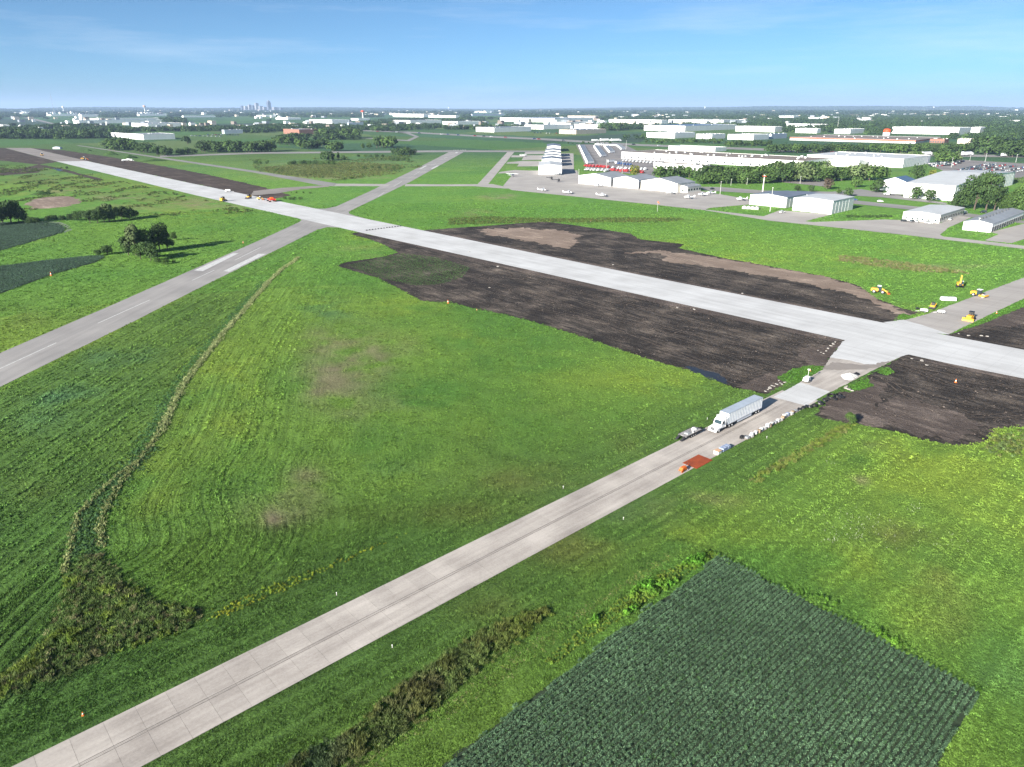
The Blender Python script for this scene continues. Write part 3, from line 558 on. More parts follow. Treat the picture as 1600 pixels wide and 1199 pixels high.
# near taxiway: every slab is a piece, laid on a dark bed with open joints
bed = sheet('near_taxiway', [taxi_pt(-60, TL), taxi_pt(183, TL), taxi_pt(183, TR), taxi_pt(-60, TR)], mat('joint_filler', (.17, .155, .145), .9, var=.2, scale=2), .02)
SL, HALF = 3.9, (TR - TL) / 2
slab = MB().box(-SL / 2 + .014, SL / 2 - .014, -HALF / 2 + .025, HALF / 2 - .025, 0, .035, bottom=False).mesh('concrete_slab', MATS['taxiway_concrete'])
for i in range(62):
    for j in range(2):
        s = -58 + SL * (i + .5); c = taxi_pt(s, TL + HALF * (j + .5)); o = bpy.data.objects.new('concrete_slab', slab); COL.objects.link(o); o.parent = bed
        o.location = (c[0], c[1], .023 + random.uniform(0, .006)); o.rotation_euler = (0, 0, rotz_az(TAXI_AZ))
line_m = mat('dark_line', (.11, .10, .095), .8, scale=.5, col2=(.22, .20, .185), world_co=True)
for off in (-.24, .24):
    a, b_ = -60, 172
    sheet('centre_line', [taxi_pt(a, (TL + TR) / 2 + off - .055), taxi_pt(b_, (TL + TR) / 2 + off - .055), taxi_pt(b_, (TL + TR) / 2 + off + .055), taxi_pt(a, (TL + TR) / 2 + off + .055)], line_m, .072, parent=bed)
# runway paint
def rw_pt(s, n): return tuple(dG * s + nG * n)
mk = lambda pts: sheet('runway_marking', pts, paint, z0 + .006, parent=rw)
for blk in ([(303, 423), (364, 396), (373, 396), (317, 424)], [(349, 424), (404, 397), (416, 397), (359, 425)]): mk(poly_px(blk))
for blk in ([(105, 320), (175, 285), (200, 285), (135, 320)], [(238, 320), (310, 285), (335, 285), (265, 321)], [(515, 140), (528, 131), (552, 131), (540, 143)]): mk(poly_px([(640 + .1375 * a, 220 + .1375 * b) for a, b in blk]))
for k in range(8):
    x0 = 472 + 17.5 * k + (8 if k > 3 else 0); mk(poly_px([(640 + .1375 * a, 220 + .1375 * b) for a, b in [(x0, 131), (x0 + 28, 106), (x0 + 39, 106), (x0 + 11, 131)]]))
def dash(a, b, w=.23):
    p = np.array(at(*a)); q = np.array(at(*b)); dd_ = (q - p) / np.linalg.norm(q - p); nn = np.array([dd_[1], -dd_[0]]) * w
    mk([tuple(p - nn), tuple(q - nn), tuple(q + nn), tuple(p + nn)])
for a, b in [((-90, 618), (88, 536)), ((153, 505.5), (234, 469)), ((300, 438.6), (335, 422.5)), ((367, 407), (407, 387))]: dash(a, b)
for a, b in [((55, 385), (115, 352)), ((240, 285), (295, 265)), ((390, 205), (430, 185)), ((-180, 520), (-90, 465)), ((-360, 640), (-290, 590))]: dash((640 + .1375 * a[0], 220 + .1375 * a[1]), (640 + .1375 * b[0], 220 + .1375 * b[1]), .3)

# ------------------------------------------------------------------ growth that nobody could count: scattered plants (stuff)
def leaf_mat(name, base=None, rough=.75, spec=.15, vary=.35, trans=.0):
    m = bpy.data.materials.new(name); m.use_nodes = True; n, l = nt(m); b = n['Principled BSDF']; b.inputs['Roughness'].default_value = rough; b.inputs['Specular IOR Level'].default_value = spec
    if base is None:
        a = n.new('ShaderNodeAttribute'); a.attribute_type = 'INSTANCER'; a.attribute_name = 'tint'; out = a.outputs['Color']
    else:
        c = n.new('ShaderNodeRGB'); c.outputs[0].default_value = (*base, 1); out = c.outputs[0]
    z = n.new('ShaderNodeTexNoise'); z.inputs['Scale'].default_value = .9; z.inputs['Detail'].default_value = 3
    g = n.new('ShaderNodeNewGeometry'); l.new(g.outputs['Position'], z.inputs['Vector'])
    mr = n.new('ShaderNodeMapRange'); mr.inputs[1].default_value = .3; mr.inputs[2].default_value = .7; mr.inputs[3].default_value = 1 - vary; mr.inputs[4].default_value = 1 + vary; l.new(z.outputs['Fac'], mr.inputs[0])
    v = n.new('ShaderNodeVectorMath'); v.operation = 'SCALE'; l.new(out, v.inputs[0]); l.new(mr.outputs[0], v.inputs['Scale']); l.new(v.outputs[0], b.inputs['Base Color'])
    MATS[name] = m; return m
leaf_mat('blade'); 
def tuft_mesh(name, seed, n, h, rad, wid, lean=.5, quad=False):
    r = random.Random(seed); b = MB()
    for i in range(n):
        a = r.uniform(0, 6.28); q = rad * math.sqrt(r.random()) * .8; x, y = q * math.cos(a), q * math.sin(a)
        la = r.uniform(0, 6.28); hh = h * r.uniform(.55, 1.1); L = lean * hh * r.uniform(.3, 1.2); tx, ty = x + L * math.cos(la), y + L * math.sin(la)
        fa = r.uniform(0, 3.14); wx, wy = wid * math.cos(fa) * .5, wid * math.sin(fa) * .5
        if quad: b.face([(x - wx * .6, y - wy * .6, 0), (x + wx * .6, y + wy * .6, 0), ((x + tx) / 2 + wx, (y + ty) / 2 + wy, hh * .7), (tx, ty, hh), ((x + tx) / 2 - wx, (y + ty) / 2 - wy, hh * .7)])
        else: b.face([(x - wx, y - wy, 0), (x + wx, y + wy, 0), (tx, ty, hh)])
    return b.mesh(name, MATS['blade'])
def leafy_mesh(name, seed, n, h, rad, ls, flat=.5):
    "a low plant: leaf quads spread over a dome"
    r = random.Random(seed); b = MB()
    for i in range(n):
        a = r.uniform(0, 6.28); e = math.asin(r.uniform(.05, 1)); k = r.uniform(.6, 1.0)
        c = Vector((rad * k * math.cos(e) * math.cos(a), rad * k * math.cos(e) * math.sin(a), h * (.15 + .85 * k * math.sin(e))))
        nrm = (Vector((math.cos(a) * math.cos(e), math.sin(a) * math.cos(e), math.sin(e) + flat)) + Vector((r.gauss(0, .45), r.gauss(0, .45), r.gauss(0, .3)))).normalized()
        t = nrm.orthogonal().normalized(); t.rotate(Matrix.Rotation(r.uniform(0, 6.28), 3, nrm)); w = nrm.cross(t); s_ = ls * r.uniform(.7, 1.25)
        b.face([c - t * s_, c + w * s_ * .6, c + t * s_, c - w * s_ * .6])
    return b.mesh(name, MATS['blade'])
PROTO = {}
def protos(key, meshes):
    col = bpy.data.collections.new(key); 
    for m in meshes:
        o = bpy.data.objects.new(m.name, m); col.objects.link(o)
    PROTO[key] = col
protos('grass_tuft', [tuft_mesh('grass_tuft', 10 + i, 11, .30, .42, .16) for i in range(4)])
protos('reed_tuft', [tuft_mesh('reed_tuft', 30 + i, 26, 1.25, .55, .07, .5, True) for i in range(4)])
protos('weed_clump', [leafy_mesh('weed_clump', 50 + i, 34, .7, .5, .15) for i in range(4)])
protos('crop_plant', [leafy_mesh('crop_plant', 70 + i, 26, .55, .30, .085, .9) for i in range(4)])
def scatter_nodes(key):
    ng = bpy.data.node_groups.new('scatter_' + key, 'GeometryNodeTree')
    ng.interface.new_socket('Geometry', in_out='INPUT', socket_type='NodeSocketGeometry'); ng.interface.new_socket('Geometry', in_out='OUTPUT', socket_type='NodeSocketGeometry')
    n, l = ng.nodes, ng.links
    gi = n.new('NodeGroupInput'); go = n.new('NodeGroupOutput'); ci = n.new('GeometryNodeCollectionInfo'); ci.inputs['Collection'].default_value = PROTO[key]; ci.inputs['Separate Children'].default_value = True; ci.inputs['Reset Children'].default_value = True
    ip = n.new('GeometryNodeInstanceOnPoints'); ip.inputs['Pick Instance'].default_value = True
    def named(nm, ty): q = n.new('GeometryNodeInputNamedAttribute'); q.data_type = ty; q.inputs['Name'].default_value = nm; return q.outputs['Attribute']
    cx = n.new('ShaderNodeCombineXYZ'); l.new(named('rz', 'FLOAT'), cx.inputs[2]); er = n.new('FunctionNodeEulerToRotation'); l.new(cx.outputs[0], er.inputs[0])
    l.new(gi.outputs[0], ip.inputs['Points']); l.new(ci.outputs[0], ip.inputs['Instance']); l.new(er.outputs[0], ip.inputs['Rotation']); l.new(named('scl', 'FLOAT_VECTOR'), ip.inputs['Scale']); l.new(named('pick', 'INT'), ip.inputs['Instance Index'])
    l.new(ip.outputs[0], go.inputs[0]); return ng
NG = {}
def scatter(name, key, X, Y, scl, tint, label, Z=None, hs=None, cat=None):
    n = len(X); me = bpy.data.meshes.new(name); me.vertices.add(n)
    me.vertices.foreach_set('co', np.column_stack([X, Y, np.zeros(n) if Z is None else Z]).astype(np.float32).ravel())
    S = np.column_stack([scl, scl, scl if hs is None else hs]).astype(np.float32)
    a = me.attributes.new('scl', 'FLOAT_VECTOR', 'POINT'); a.data.foreach_set('vector', S.ravel())
    a = me.attributes.new('rz', 'FLOAT', 'POINT'); a.data.foreach_set('value', RNG.uniform(0, 6.28, n).astype(np.float32))
    a = me.attributes.new('pick', 'INT', 'POINT'); a.data.foreach_set('value', RNG.integers(0, 4, n).astype(np.int32))
    a = me.attributes.new('tint', 'FLOAT_COLOR', 'POINT'); a.data.foreach_set('color', np.column_stack([tint, np.ones(n)]).astype(np.float32).ravel())
    o = bpy.data.objects.new(name, me); COL.objects.link(o)
    if key not in NG: NG[key] = scatter_nodes(key)
    md = o.modifiers.new('scatter', 'NODES'); md.node_group = NG[key]
    o['kind'] = 'stuff'; o['label'] = label
    if cat: o['category'] = cat
    return o
def off_pavement(x, y):
    k = np.ones(len(x), bool)
    for q in ('concrete', 'taxi', 'taxi_neck', 'taxi_far', 'white_neck', 'white_neck_far', 'white_patch', 'wide_c', 'wide_d'): k &= ~in_poly(x, y, P[q])
    return x[k], y[k]
def fill_poly(poly, dens):
    xs = [p[0] for p in poly]; ys = [p[1] for p in poly]; A = (max(xs) - min(xs)) * (max(ys) - min(ys)); n = int(A * dens)
    x = RNG.uniform(min(xs), max(xs), n); y = RNG.uniform(min(ys), max(ys), n); k = in_poly(x, y, poly); return x[k], y[k]
def along(pl, width, dens):
    xs, ys = [], []
    for (ax, ay), (bx, by) in zip(pl[:-1], pl[1:]):
        L = math.hypot(bx - ax, by - ay); n = max(1, int(L * width * dens)); t = RNG.random(n); o = RNG.normal(0, width / 2.4, n)
        nx, ny = (by - ay) / L, -(bx - ax) / L; xs.append(ax + t * (bx - ax) + o * nx); ys.append(ay + t * (by - ay) + o * ny)
    return np.concatenate(xs), np.concatenate(ys)
def shade(t, amt=.22): return t * (1 + RNG.normal(0, amt, (len(t), 1))).clip(.45, 1.7)
GD = 1.0
def field_grass():
    # density falls off with the distance from the near corner of the field
    N = int(370000 * GD); r = np.exp(RNG.uniform(math.log(62), math.log(620), int(N * .82))); r = np.concatenate([r, np.sqrt(RNG.uniform(62 ** 2, 130 ** 2, int(N * .32)))])
    a = np.radians(RNG.uniform(-47, 47, len(r))); X = np.sin(a) * r; Y = np.cos(a) * r
    keep = np.ones(len(X), bool)
    for k in PAVED + SOILS + ['taxi', 'wide_a', 'wide_b', 'wide_c', 'wide_d', 'white_patch', 'white_neck', 'white_neck_far', 'crop', 'crop_b', 'crop_c', 'pit']: keep &= ~in_poly(X, Y, P[k])
    X, Y, r = X[keep], Y[keep], r[keep]
    T = tint_at(X, Y); dd, sg, par = line_dist(X, Y, DITCH); W, _ = stripe_weights(X, Y, dd, sg)
    g = X * nG[0] + Y * nG[1]; t = X * nT[0] + Y * nT[1]; al = X * dG[0] + Y * dG[1]
    s = W[:, 0] * (stripes_1d(g + 1.5 * fbm(X / 30, Y / 30), 1.0, 1) - .5) + W[:, 1] * (stripes_1d(dd + 1.5 * fbm(X / 22, Y / 22), 1.15, 2) - .5) + W[:, 2] * (stripes_1d(t + fbm(X / 25, Y / 25), .8, 3) - .5)
    n2 = fbm(X / 3.2 + 8, Y / 3.2, 3)
    sc = (r / 100) ** .66 * (.50 + 1.35 * s + .6 * (n2 - .5)); sc = np.clip(sc, .16, 1.9) * RNG.uniform(.75, 1.25, len(X))
    dry = np.clip((T[:, 0] - T[:, 1] * .75) / .06, 0, 1); sc *= 1 - .45 * dry
    mown = np.exp(-((t + 83.6) / 11) ** 8); sc *= 1 - .35 * mown
    T = shade(T, .30) * (1 + 1.5 * s[:, None]).clip(.35, 1.75)
    scatter('field_grass', 'grass_tuft', X, Y, sc, T, 'green grass covering the airfield and its verges', hs=sc * .85)
field_grass()
STRAW, REED, REED2, WEED = np.array([.30, .29, .15]), np.array([.105, .092, .045]), np.array([.072, .086, .03]), np.array([.06, .15, .02])
def mixt(n, a, b, w=None): return lerp(a, b, RNG.random(n) if w is None else w)
# pale windrow along the ditch
PALE = np.array([.30, .33, .15])
x, y = along(DITCH[:10], 1.5, 9); n = len(x); scatter('windrow_weeds', 'grass_tuft', x, y, RNG.uniform(.7, 1.3, n), shade(mixt(n, np.array([.16, .21, .075]), PALE * 1.1)), 'pale beige windrow lying along the field ditch', hs=RNG.uniform(.9, 2.1, n))
x, y = along([DITCH[i] for i in range(9, 15)], 1.0, 9); x2, y2 = along(DITCH_B, .9, 9); x = np.append(x, x2); y = np.append(y, y2); n = len(x)
scatter('windrow_weeds', 'grass_tuft', x, y, RNG.uniform(.7, 1.3, n), shade(mixt(n, np.array([.13, .17, .05]), PALE)), 'two pale rows of weeds edging the lower ditch', hs=RNG.uniform(.9, 2.2, n))
pl = [((DITCH[i][0] * .45 + DITCH_B[min(i - 9, 5)][0] * .55), (DITCH[i][1] * .45 + DITCH_B[min(i - 9, 5)][1] * .55)) for i in range(9, 15)]
x, y = along(pl, 4, 5); n = len(x); scatter('ditch_weeds', 'weed_clump', x, y, RNG.uniform(.4, .8, n), shade(mixt(n, BLUISH * .9, DARK)), 'bluish green weeds between the two ditch rows', hs=RNG.uniform(.25, .6, n))
x, y = along([(a_ - 2.0, b_ - .5) for a_, b_ in DITCH[3:11]], 2.6, 5); n = len(x); scatter('ditch_weeds', 'weed_clump', x, y, RNG.uniform(.5, .9, n), shade(mixt(n, BLUISH, LUSH)), 'low green weeds on the runway side of the windrow', hs=RNG.uniform(.2, .45, n))
def soft_fill(poly, dens, ragged=.5, f=4.0, seed=0):
    """points in an outline that thin out unevenly towards its rim"""
    x, y = fill_poly(poly, dens); d_, _, _ = line_dist(x, y, list(poly) + [poly[0]]); k = d_ > RNG.exponential(.9, len(x)) * (.4 + 3 * fbm(x / f + seed, y / f, 2)) * ragged * 2
    return x[k], y[k], d_[k]
x, y, dr_ = soft_fill(P['brush'], 7); n = len(x); w = np.clip((fbm(x / 5, y / 5, 3) - .35) / .3, 0, 1); v2 = fbm(x / 2.2 + 4, y / 2.2 + 4, 2)
T = lerp(lerp(np.array([.16, .145, .075]), np.array([.11, .175, .048]), np.clip(w + .5, 0, 1)), np.array([.23, .205, .11]), (RNG.random(n) < .14) * .8); T = lerp(T, YEL, (v2 > .66) * .7)
scatter('brush', 'reed_tuft', x, y, RNG.uniform(.45, .95, n), shade(T, .35), 'brown and olive reeds filling the low corner by the taxiway', hs=np.clip(RNG.uniform(.2, .62, n) * (.5 + 1.3 * v2) * np.clip(.4 + dr_ / 3, .4, 1.1), .12, .9))
x, y, dr_ = soft_fill(P['brush'], .5, 1, 5, 8); n = len(x); scatter('brush', 'weed_clump', x, y, RNG.uniform(.5, 1.2, n), shade(mixt(n, DARK, OLIVE), .35), 'dark leafy weeds among the brown reeds', hs=RNG.uniform(.3, .9, n))
x, y, dr_ = soft_fill(P['yellow_strip'], 4, .35); n = len(x); scatter('goldenrod', 'weed_clump', x, y, RNG.uniform(.3, .7, n), shade(lerp(np.array([.12, .19, .02]), np.array([.25, .25, .022]), np.clip(fbm(x / 3, y / 3, 2) * 1.6 - .4, 0, 1)), .3), 'yellow green weeds in a strip beside the taxiway verge', hs=RNG.uniform(.2, .5, n))
x, y, dr_ = soft_fill(P['reeds'], 8, .5); n = len(x); w = np.clip((fbm(x / 6 + 3, y / 6, 3) - .35) / .3, 0, 1); u_, v_ = uv_of(x, y); v2 = fbm(x / 2.4 + 9, y / 2.4, 2)
T = lerp(lerp(np.array([.14, .13, .062]), np.array([.105, .15, .045]), np.clip(w + .3, 0, 1)), np.array([.07, .115, .05]), np.clip((560 - u_) / 60, 0, 1)); T = lerp(T, YEL * .8, np.clip((u_ - 740) / 90, 0, 1) * .75); T = lerp(T, OLIVE, (v2 > .6) * .6)
scatter('reeds', 'reed_tuft', x, y, RNG.uniform(.45, .9, n), shade(T, .35), 'tall brown reeds standing in the ditch between taxiway and crop', hs=np.clip(RNG.uniform(.3, .75, n) * (.5 + v2) * np.clip(.4 + dr_ / 2.2, .4, 1.1), .15, 1.2))
x, y, _d = soft_fill(P['weed_cut'], 5, .6); n = len(x); scatter('ditch_weeds', 'reed_tuft', x, y, RNG.uniform(.6, 1.0, n), shade(mixt(n, np.array([.13, .14, .05]), YEL)), 'yellowish weeds in the cut below the row of sacks', hs=RNG.uniform(.2, .6, n))
x, y = fill_poly(P['hedge_left'], 5); n = len(x); w = np.clip((fbm(x / 4, y / 4, 2) - .35) / .3, 0, 1); scatter('field_edge_weeds', 'weed_clump', x, y, RNG.uniform(.5, 1.0, n) * (.5 + .9 * w), shade(lerp(YEL * .8, np.array([.075, .2, .02]), w)), 'bright green weeds along the left edge of the crop', hs=RNG.uniform(.5, 1.25, n) * (.4 + w))
x, y = fill_poly(P['hedge_top'], 3); n = len(x); w = np.clip((fbm(x / 4 + 5, y / 4, 2) - .4) / .25, 0, 1); scatter('field_edge_weeds', 'weed_clump', x, y, RNG.uniform(.4, .8, n) * (.5 + .9 * w), shade(lerp(LUSH, np.array([.085, .19, .02]), w)), 'low green weeds along the far edge of the crop', hs=RNG.uniform(.4, .9, n) * (.4 + w))
x, y = along(poly_px([(560, 1199), (650, 1140), (770, 1060), (870, 990), (960, 925), (1050, 870)]), 1.8, 7); n = len(x); scatter('track_weeds', 'grass_tuft', x, y, RNG.uniform(.4, .9, n), shade(mixt(n, STRAW * .75, YEL)), 'dry pale grass on the field track beside the reeds', hs=RNG.uniform(.2, .4, n))
x, y = fill_poly(P['far_weeds'], .5); n = len(x); scatter('ditch_weeds', 'weed_clump', x, y, RNG.uniform(.9, 1.7, n), shade(mixt(n, DARK, OLIVE)), 'dark weeds in the long ditch before the apron', hs=RNG.uniform(.7, 1.5, n))
x, y = fill_poly(P['pale_weeds'], .5); n = len(x); scatter('ditch_weeds', 'reed_tuft', x, y, RNG.uniform(.8, 1.3, n), shade(mixt(n, OLIVE, STRAW * .55)), 'pale weeds in the shallow swale left of the loaders', hs=RNG.uniform(.5, .9, n))
x, y, _d = soft_fill(P['marsh'], .1, 3, 20); n = len(x); scatter('marsh_grass', 'reed_tuft', x, y, RNG.uniform(1.2, 2.4, n), shade(mixt(n, OLIVE, np.array([.10, .13, .05]))), 'rough brownish marsh grass beyond the haul road', hs=RNG.uniform(.7, 1.5, n))
# thin young grass coming up on the black soil
x, y = fill_poly(poly_px([(540, 415), (630, 396), (680, 402), (735, 418), (722, 434), (690, 444), (650, 447), (600, 436)]), 2.2); n = len(x); scatter('young_grass', 'grass_tuft', x, y, RNG.uniform(.45, .95, n), shade(np.tile(np.array([[.05, .105, .028]]), (n, 1))), 'thin young grass coming up on the black soil', Z=np.full(n, .01), hs=RNG.uniform(.4, .8, n))
# ragged edge of turf along the soil
for nm, q in (('near', P['soil_near'][12:]), ('far', P['soil_far'][4:]), ('right', P['soil_right'][5:11])):
    x, y = off_pavement(*along(q, .9, 2.5)); n = len(x); scatter('turf_edge', 'grass_tuft', x, y, RNG.uniform(.6, 1.3, n), shade(tint_at(x, y)), {'near': 'ragged turf edge between the mown field and the black soil', 'far': 'ragged turf edge between the black soil and the apron grass', 'right': 'ragged turf edge below the right hand soil'}[nm])
for k, q in enumerate(turf_strips):
    x, y = off_pavement(*fill_poly(q, 2.5)); n = len(x); scatter('turf_strip_grass', 'grass_tuft', x, y, RNG.uniform(.6, 1.1, n), shade(np.tile(np.array([[.055, .14, .02]]), (n, 1))), ['grass on the strip beside the light tower', 'grass on the strip by the gravel pile', 'small patch of grass at the white concrete corner', 'small patch of grass below the loaders', 'narrow strip of grass right of the far taxiway'][k], Z=np.full(n, .03))
# crop in rows
def crop_rows(name, poly, az, rowsp, step, sc, tint, label, hs=1.0):
    d_, n_ = azdir(az), azdir(az + 90); q = np.array(poly); a = q @ d_; c = q @ n_
    A, C = np.meshgrid(np.arange(a.min(), a.max(), step), np.arange(c.min(), c.max(), rowsp)); A = A.ravel() + RNG.uniform(-.4, .4, A.size) * step; C = C.ravel() + RNG.normal(0, .06, C.size)
    X = A * d_[0] + C * n_[0]; Y = A * d_[1] + C * n_[1]; k = in_poly(X + 2.2 * (fbm(X / 3.5, Y / 3.5, 2) - .5), Y + 2.2 * (fbm(X / 3.5 + 9, Y / 3.5, 2) - .5), poly) & (np.hypot(X, Y) > 52) ; X, Y = X[k], Y[k]; n = len(X)
    w = fbm(X / 14, Y / 14, 3)
    T = tint * (.75 + .5 * w)[:, None]; T = lerp(T, np.array([.05, .12, .03]), (RNG.random(n) < .06) * .7)
    scatter(name, 'crop_plant', X, Y, RNG.uniform(.8, 1.2, n) * sc, shade(T, .2), label, hs=RNG.uniform(.8, 1.2, n) * hs * (.8 + .4 * w))
cropsoil = mat('crop_soil', (.024, .04, .02), .95, var=.3, scale=1)
sheet('crop_ground', P['crop'], cropsoil, .01, .15, 1.5); sheet('crop_ground', P['crop_b'], cropsoil, .03, .3, 4); sheet('crop_ground', P['crop_c'], cropsoil, .03, .3, 4)
crop_rows('soybean_crop', P['crop'], TAXI_AZ, .76, .19, .90, np.array([.092, .162, .086]), 'dark green soybean rows in the near right corner', 1.0)
crop_rows('soybean_crop', [p for p in P['crop_c']], 60, 1.1, .8, 2.1, np.array([.06, .105, .068]), 'dark green wedge of crop beside the lone shrubs', 1.4)
crop_rows('soybean_crop', [p for p in P['crop_b']], 60, 1.3, 1.0, 2.5, np.array([.066, .112, .074]), 'dark green crop with a pale headland at the left', 1.4)
sheet('headland', poly_px([(62, 346), (92, 346.5), (106, 352), (112, 360), (98, 365), (104, 358), (92, 350)]), mat('pale_grass', (.16, .21, .13), .9, var=.2, scale=.3, world_co=True), .04, .4, 3)

# rough weeds on the unmown ground left of the white runway and in the far meadow
rough = poly_px([(-60, 258), (60, 259), (95, 262), (300, 308), (400, 331), (300, 340), (130, 330), (-60, 345)])
x, y = fill_poly(rough, .12); k = (fbm(x / 14, y / 30 + 2, 3) > .56) & ~in_poly(x, y, P['pit']); x, y = x[k], y[k]; n = len(x)
scatter('rough_weeds', 'weed_clump', x, y, RNG.uniform(1.3, 2.6, n), shade(mixt(n, DARK * .8, OLIVE), .35), 'dark rough weeds on the unmown ground left of the white runway', hs=RNG.uniform(.7, 1.9, n))
rough2 = poly_px([(390, 250), (640, 243), (660, 262), (600, 276), (520, 283), (400, 268)])
x, y = fill_poly(rough2, .05); k = fbm(x / 30, y / 60 + 2, 3) > .54; x, y = x[k], y[k]; n = len(x)
scatter('rough_weeds', 'weed_clump', x, y, RNG.uniform(1.8, 3.6, n), shade(mixt(n, DARK * .8, OLIVE), .35), 'dark rough weeds in the far meadow beyond the runways', hs=RNG.uniform(.9, 2.4, n))

# clods on the turned soil
clod_me = []
for i in range(4):
    bm = bmesh.new(); bmesh.ops.create_icosphere(bm, subdivisions=1, radius=.5); rc = random.Random(i)
    for v_ in bm.verts: v_.co = Vector((v_.co.x * rc.uniform(.7, 1.3), v_.co.y * rc.uniform(.7, 1.3), v_.co.z * rc.uniform(.4, .8)))
    me_ = bpy.data.meshes.new('soil_clod'); bm.to_mesh(me_); bm.free(); me_.materials.append(MATS['blade']); clod_me.append(me_)
protos('soil_clod', clod_me)
for k_, dens, lab in (('soil_near', .9, 'dark clods strewn over the black soil along the white runway'), ('soil_far', .5, 'clods strewn over the soil beyond the white runway'), ('soil_right', .9, 'clods strewn over the soil at the right')):
    x, y = off_pavement(*fill_poly(P[k_], dens)); kk = fbm(x / 9 + 2, y / 9, 3) > .42; x, y = x[kk], y[kk]; n = len(x); r_ = np.hypot(x, y)
    scatter('soil_clods', 'soil_clod', x, y, RNG.gamma(2.0, .09, n).clip(.08, .7), shade(mixt(n, np.array([.036, .03, .028]), np.array([.13, .105, .09])), .3), lab, Z=np.full(n, .02))

# white flower heads dotted over the right hand field
fx, fy = [], []
for (u, v, ru, rv, m_) in [(1330, 820, 60, 24, 60), (1300, 845, 10, 5, 16), (1430, 795, 8, 5, 14), (1480, 850, 30, 12, 14), (1410, 830, 60, 30, 30), (1338, 838, 9, 6, 16), (1296, 722, 8, 5, 8)]:
    a_, b_ = at(u, v); sx = ru / F_PX * math.hypot(a_, b_) ; U_ = RNG.normal(u, ru * .6, m_); V_ = RNG.normal(v, rv * .6, m_)
    for q_ in zip(U_, V_): w_ = at(*q_); fx.append(w_[0]); fy.append(w_[1])
fx, fy = np.array(fx), np.array(fy); n = len(fx); scatter('wildflowers', 'weed_clump', fx, fy, RNG.uniform(.06, .13, n), shade(np.tile(np.array([[.36, .40, .28]]), (n, 1)), .2), 'white flower heads dotted over the rough grass', hs=RNG.uniform(.3, .7, n))

x, y, _d = soft_fill(poly_px([(1522, 702), (1545, 682), (1600, 670), (1680, 682), (1680, 712), (1560, 716)]), 1.6, .8, 5, 3); n = len(x)
scatter('soil_edge_weeds', 'weed_clump', x, y, RNG.uniform(.6, 1.5, n), shade(mixt(n, np.array([.075, .12, .04]), OLIVE), .3), 'rough olive weeds at the lower right edge of the soil', hs=RNG.uniform(.5, 1.4, n))

# ------------------------------------------------------------------ things on and beside the near taxiway
M = lambda k: MATS[k]
mat('truck_white', (.80, .81, .82), .4, var=.05, scale=1.5, spec=.5); mat('trailer_white', (.70, .74, .80), .45, var=.07, scale=.6, spec=.4); mat('trailer_roof', (.34, .39, .46), .55, var=.08, scale=.5)
mat('tyre', (.02, .02, .022), .85, var=.2, scale=4); mat('wheel_rim', (.62, .63, .65), .4, metal=.5); mat('dark_frame', (.03, .03, .033), .6, var=.3, scale=3); mat('glass_dark', (.03, .05, .06), .08, spec=.6)
mat('machine_yellow', (.70, .37, .035), .5, var=.12, scale=2, spec=.4); mat('machine_orange', (.62, .13, .02), .55, var=.15, scale=3); mat('machine_grey', (.28, .29, .30), .55, var=.15, scale=3); mat('grille', (.22, .23, .24), .4, metal=.6)
mat('rust_mat', (.33, .065, .018), .85, scale=.6, col2=(.22, .042, .014), bump=.02, bscale=5); mat('deck_steel', (.32, .31, .31), .7, scale=1.2, col2=(.20, .19, .19)); mat('sack_white', (.52, .51, .50), .85, var=.14, scale=3, bump=.05, bscale=5)
mat('sack_blue', (.25, .30, .42), .7, var=.2, scale=3, bump=.05, bscale=5); mat('pallet_wood', (.24, .18, .125), .85, var=.25, scale=4); mat('plastic_black', (.018, .018, .02), .45, var=.3, scale=3); mat('rubble', (.30, .28, .26), .9, var=.22, scale=2, bump=.06, bscale=5)
mat('white_gravel', (.66, .64, .61), .95, var=.16, scale=3, bump=.2, bscale=5, spec=.1); mat('cone_orange', (.75, .17, .03), .6, var=.05, scale=5); mat('lamp_white', (.8, .8, .78), .4); mat('tan_box', (.55, .35, .22), .8, var=.15, scale=3); mat('steel_pole', (.55, .55, .53), .5, metal=.3, var=.1, scale=2)
mat('red_paint', (.55, .03, .03), .5, var=.1, scale=2); mat('blue_paint', (.05, .10, .28), .5, var=.1, scale=2)

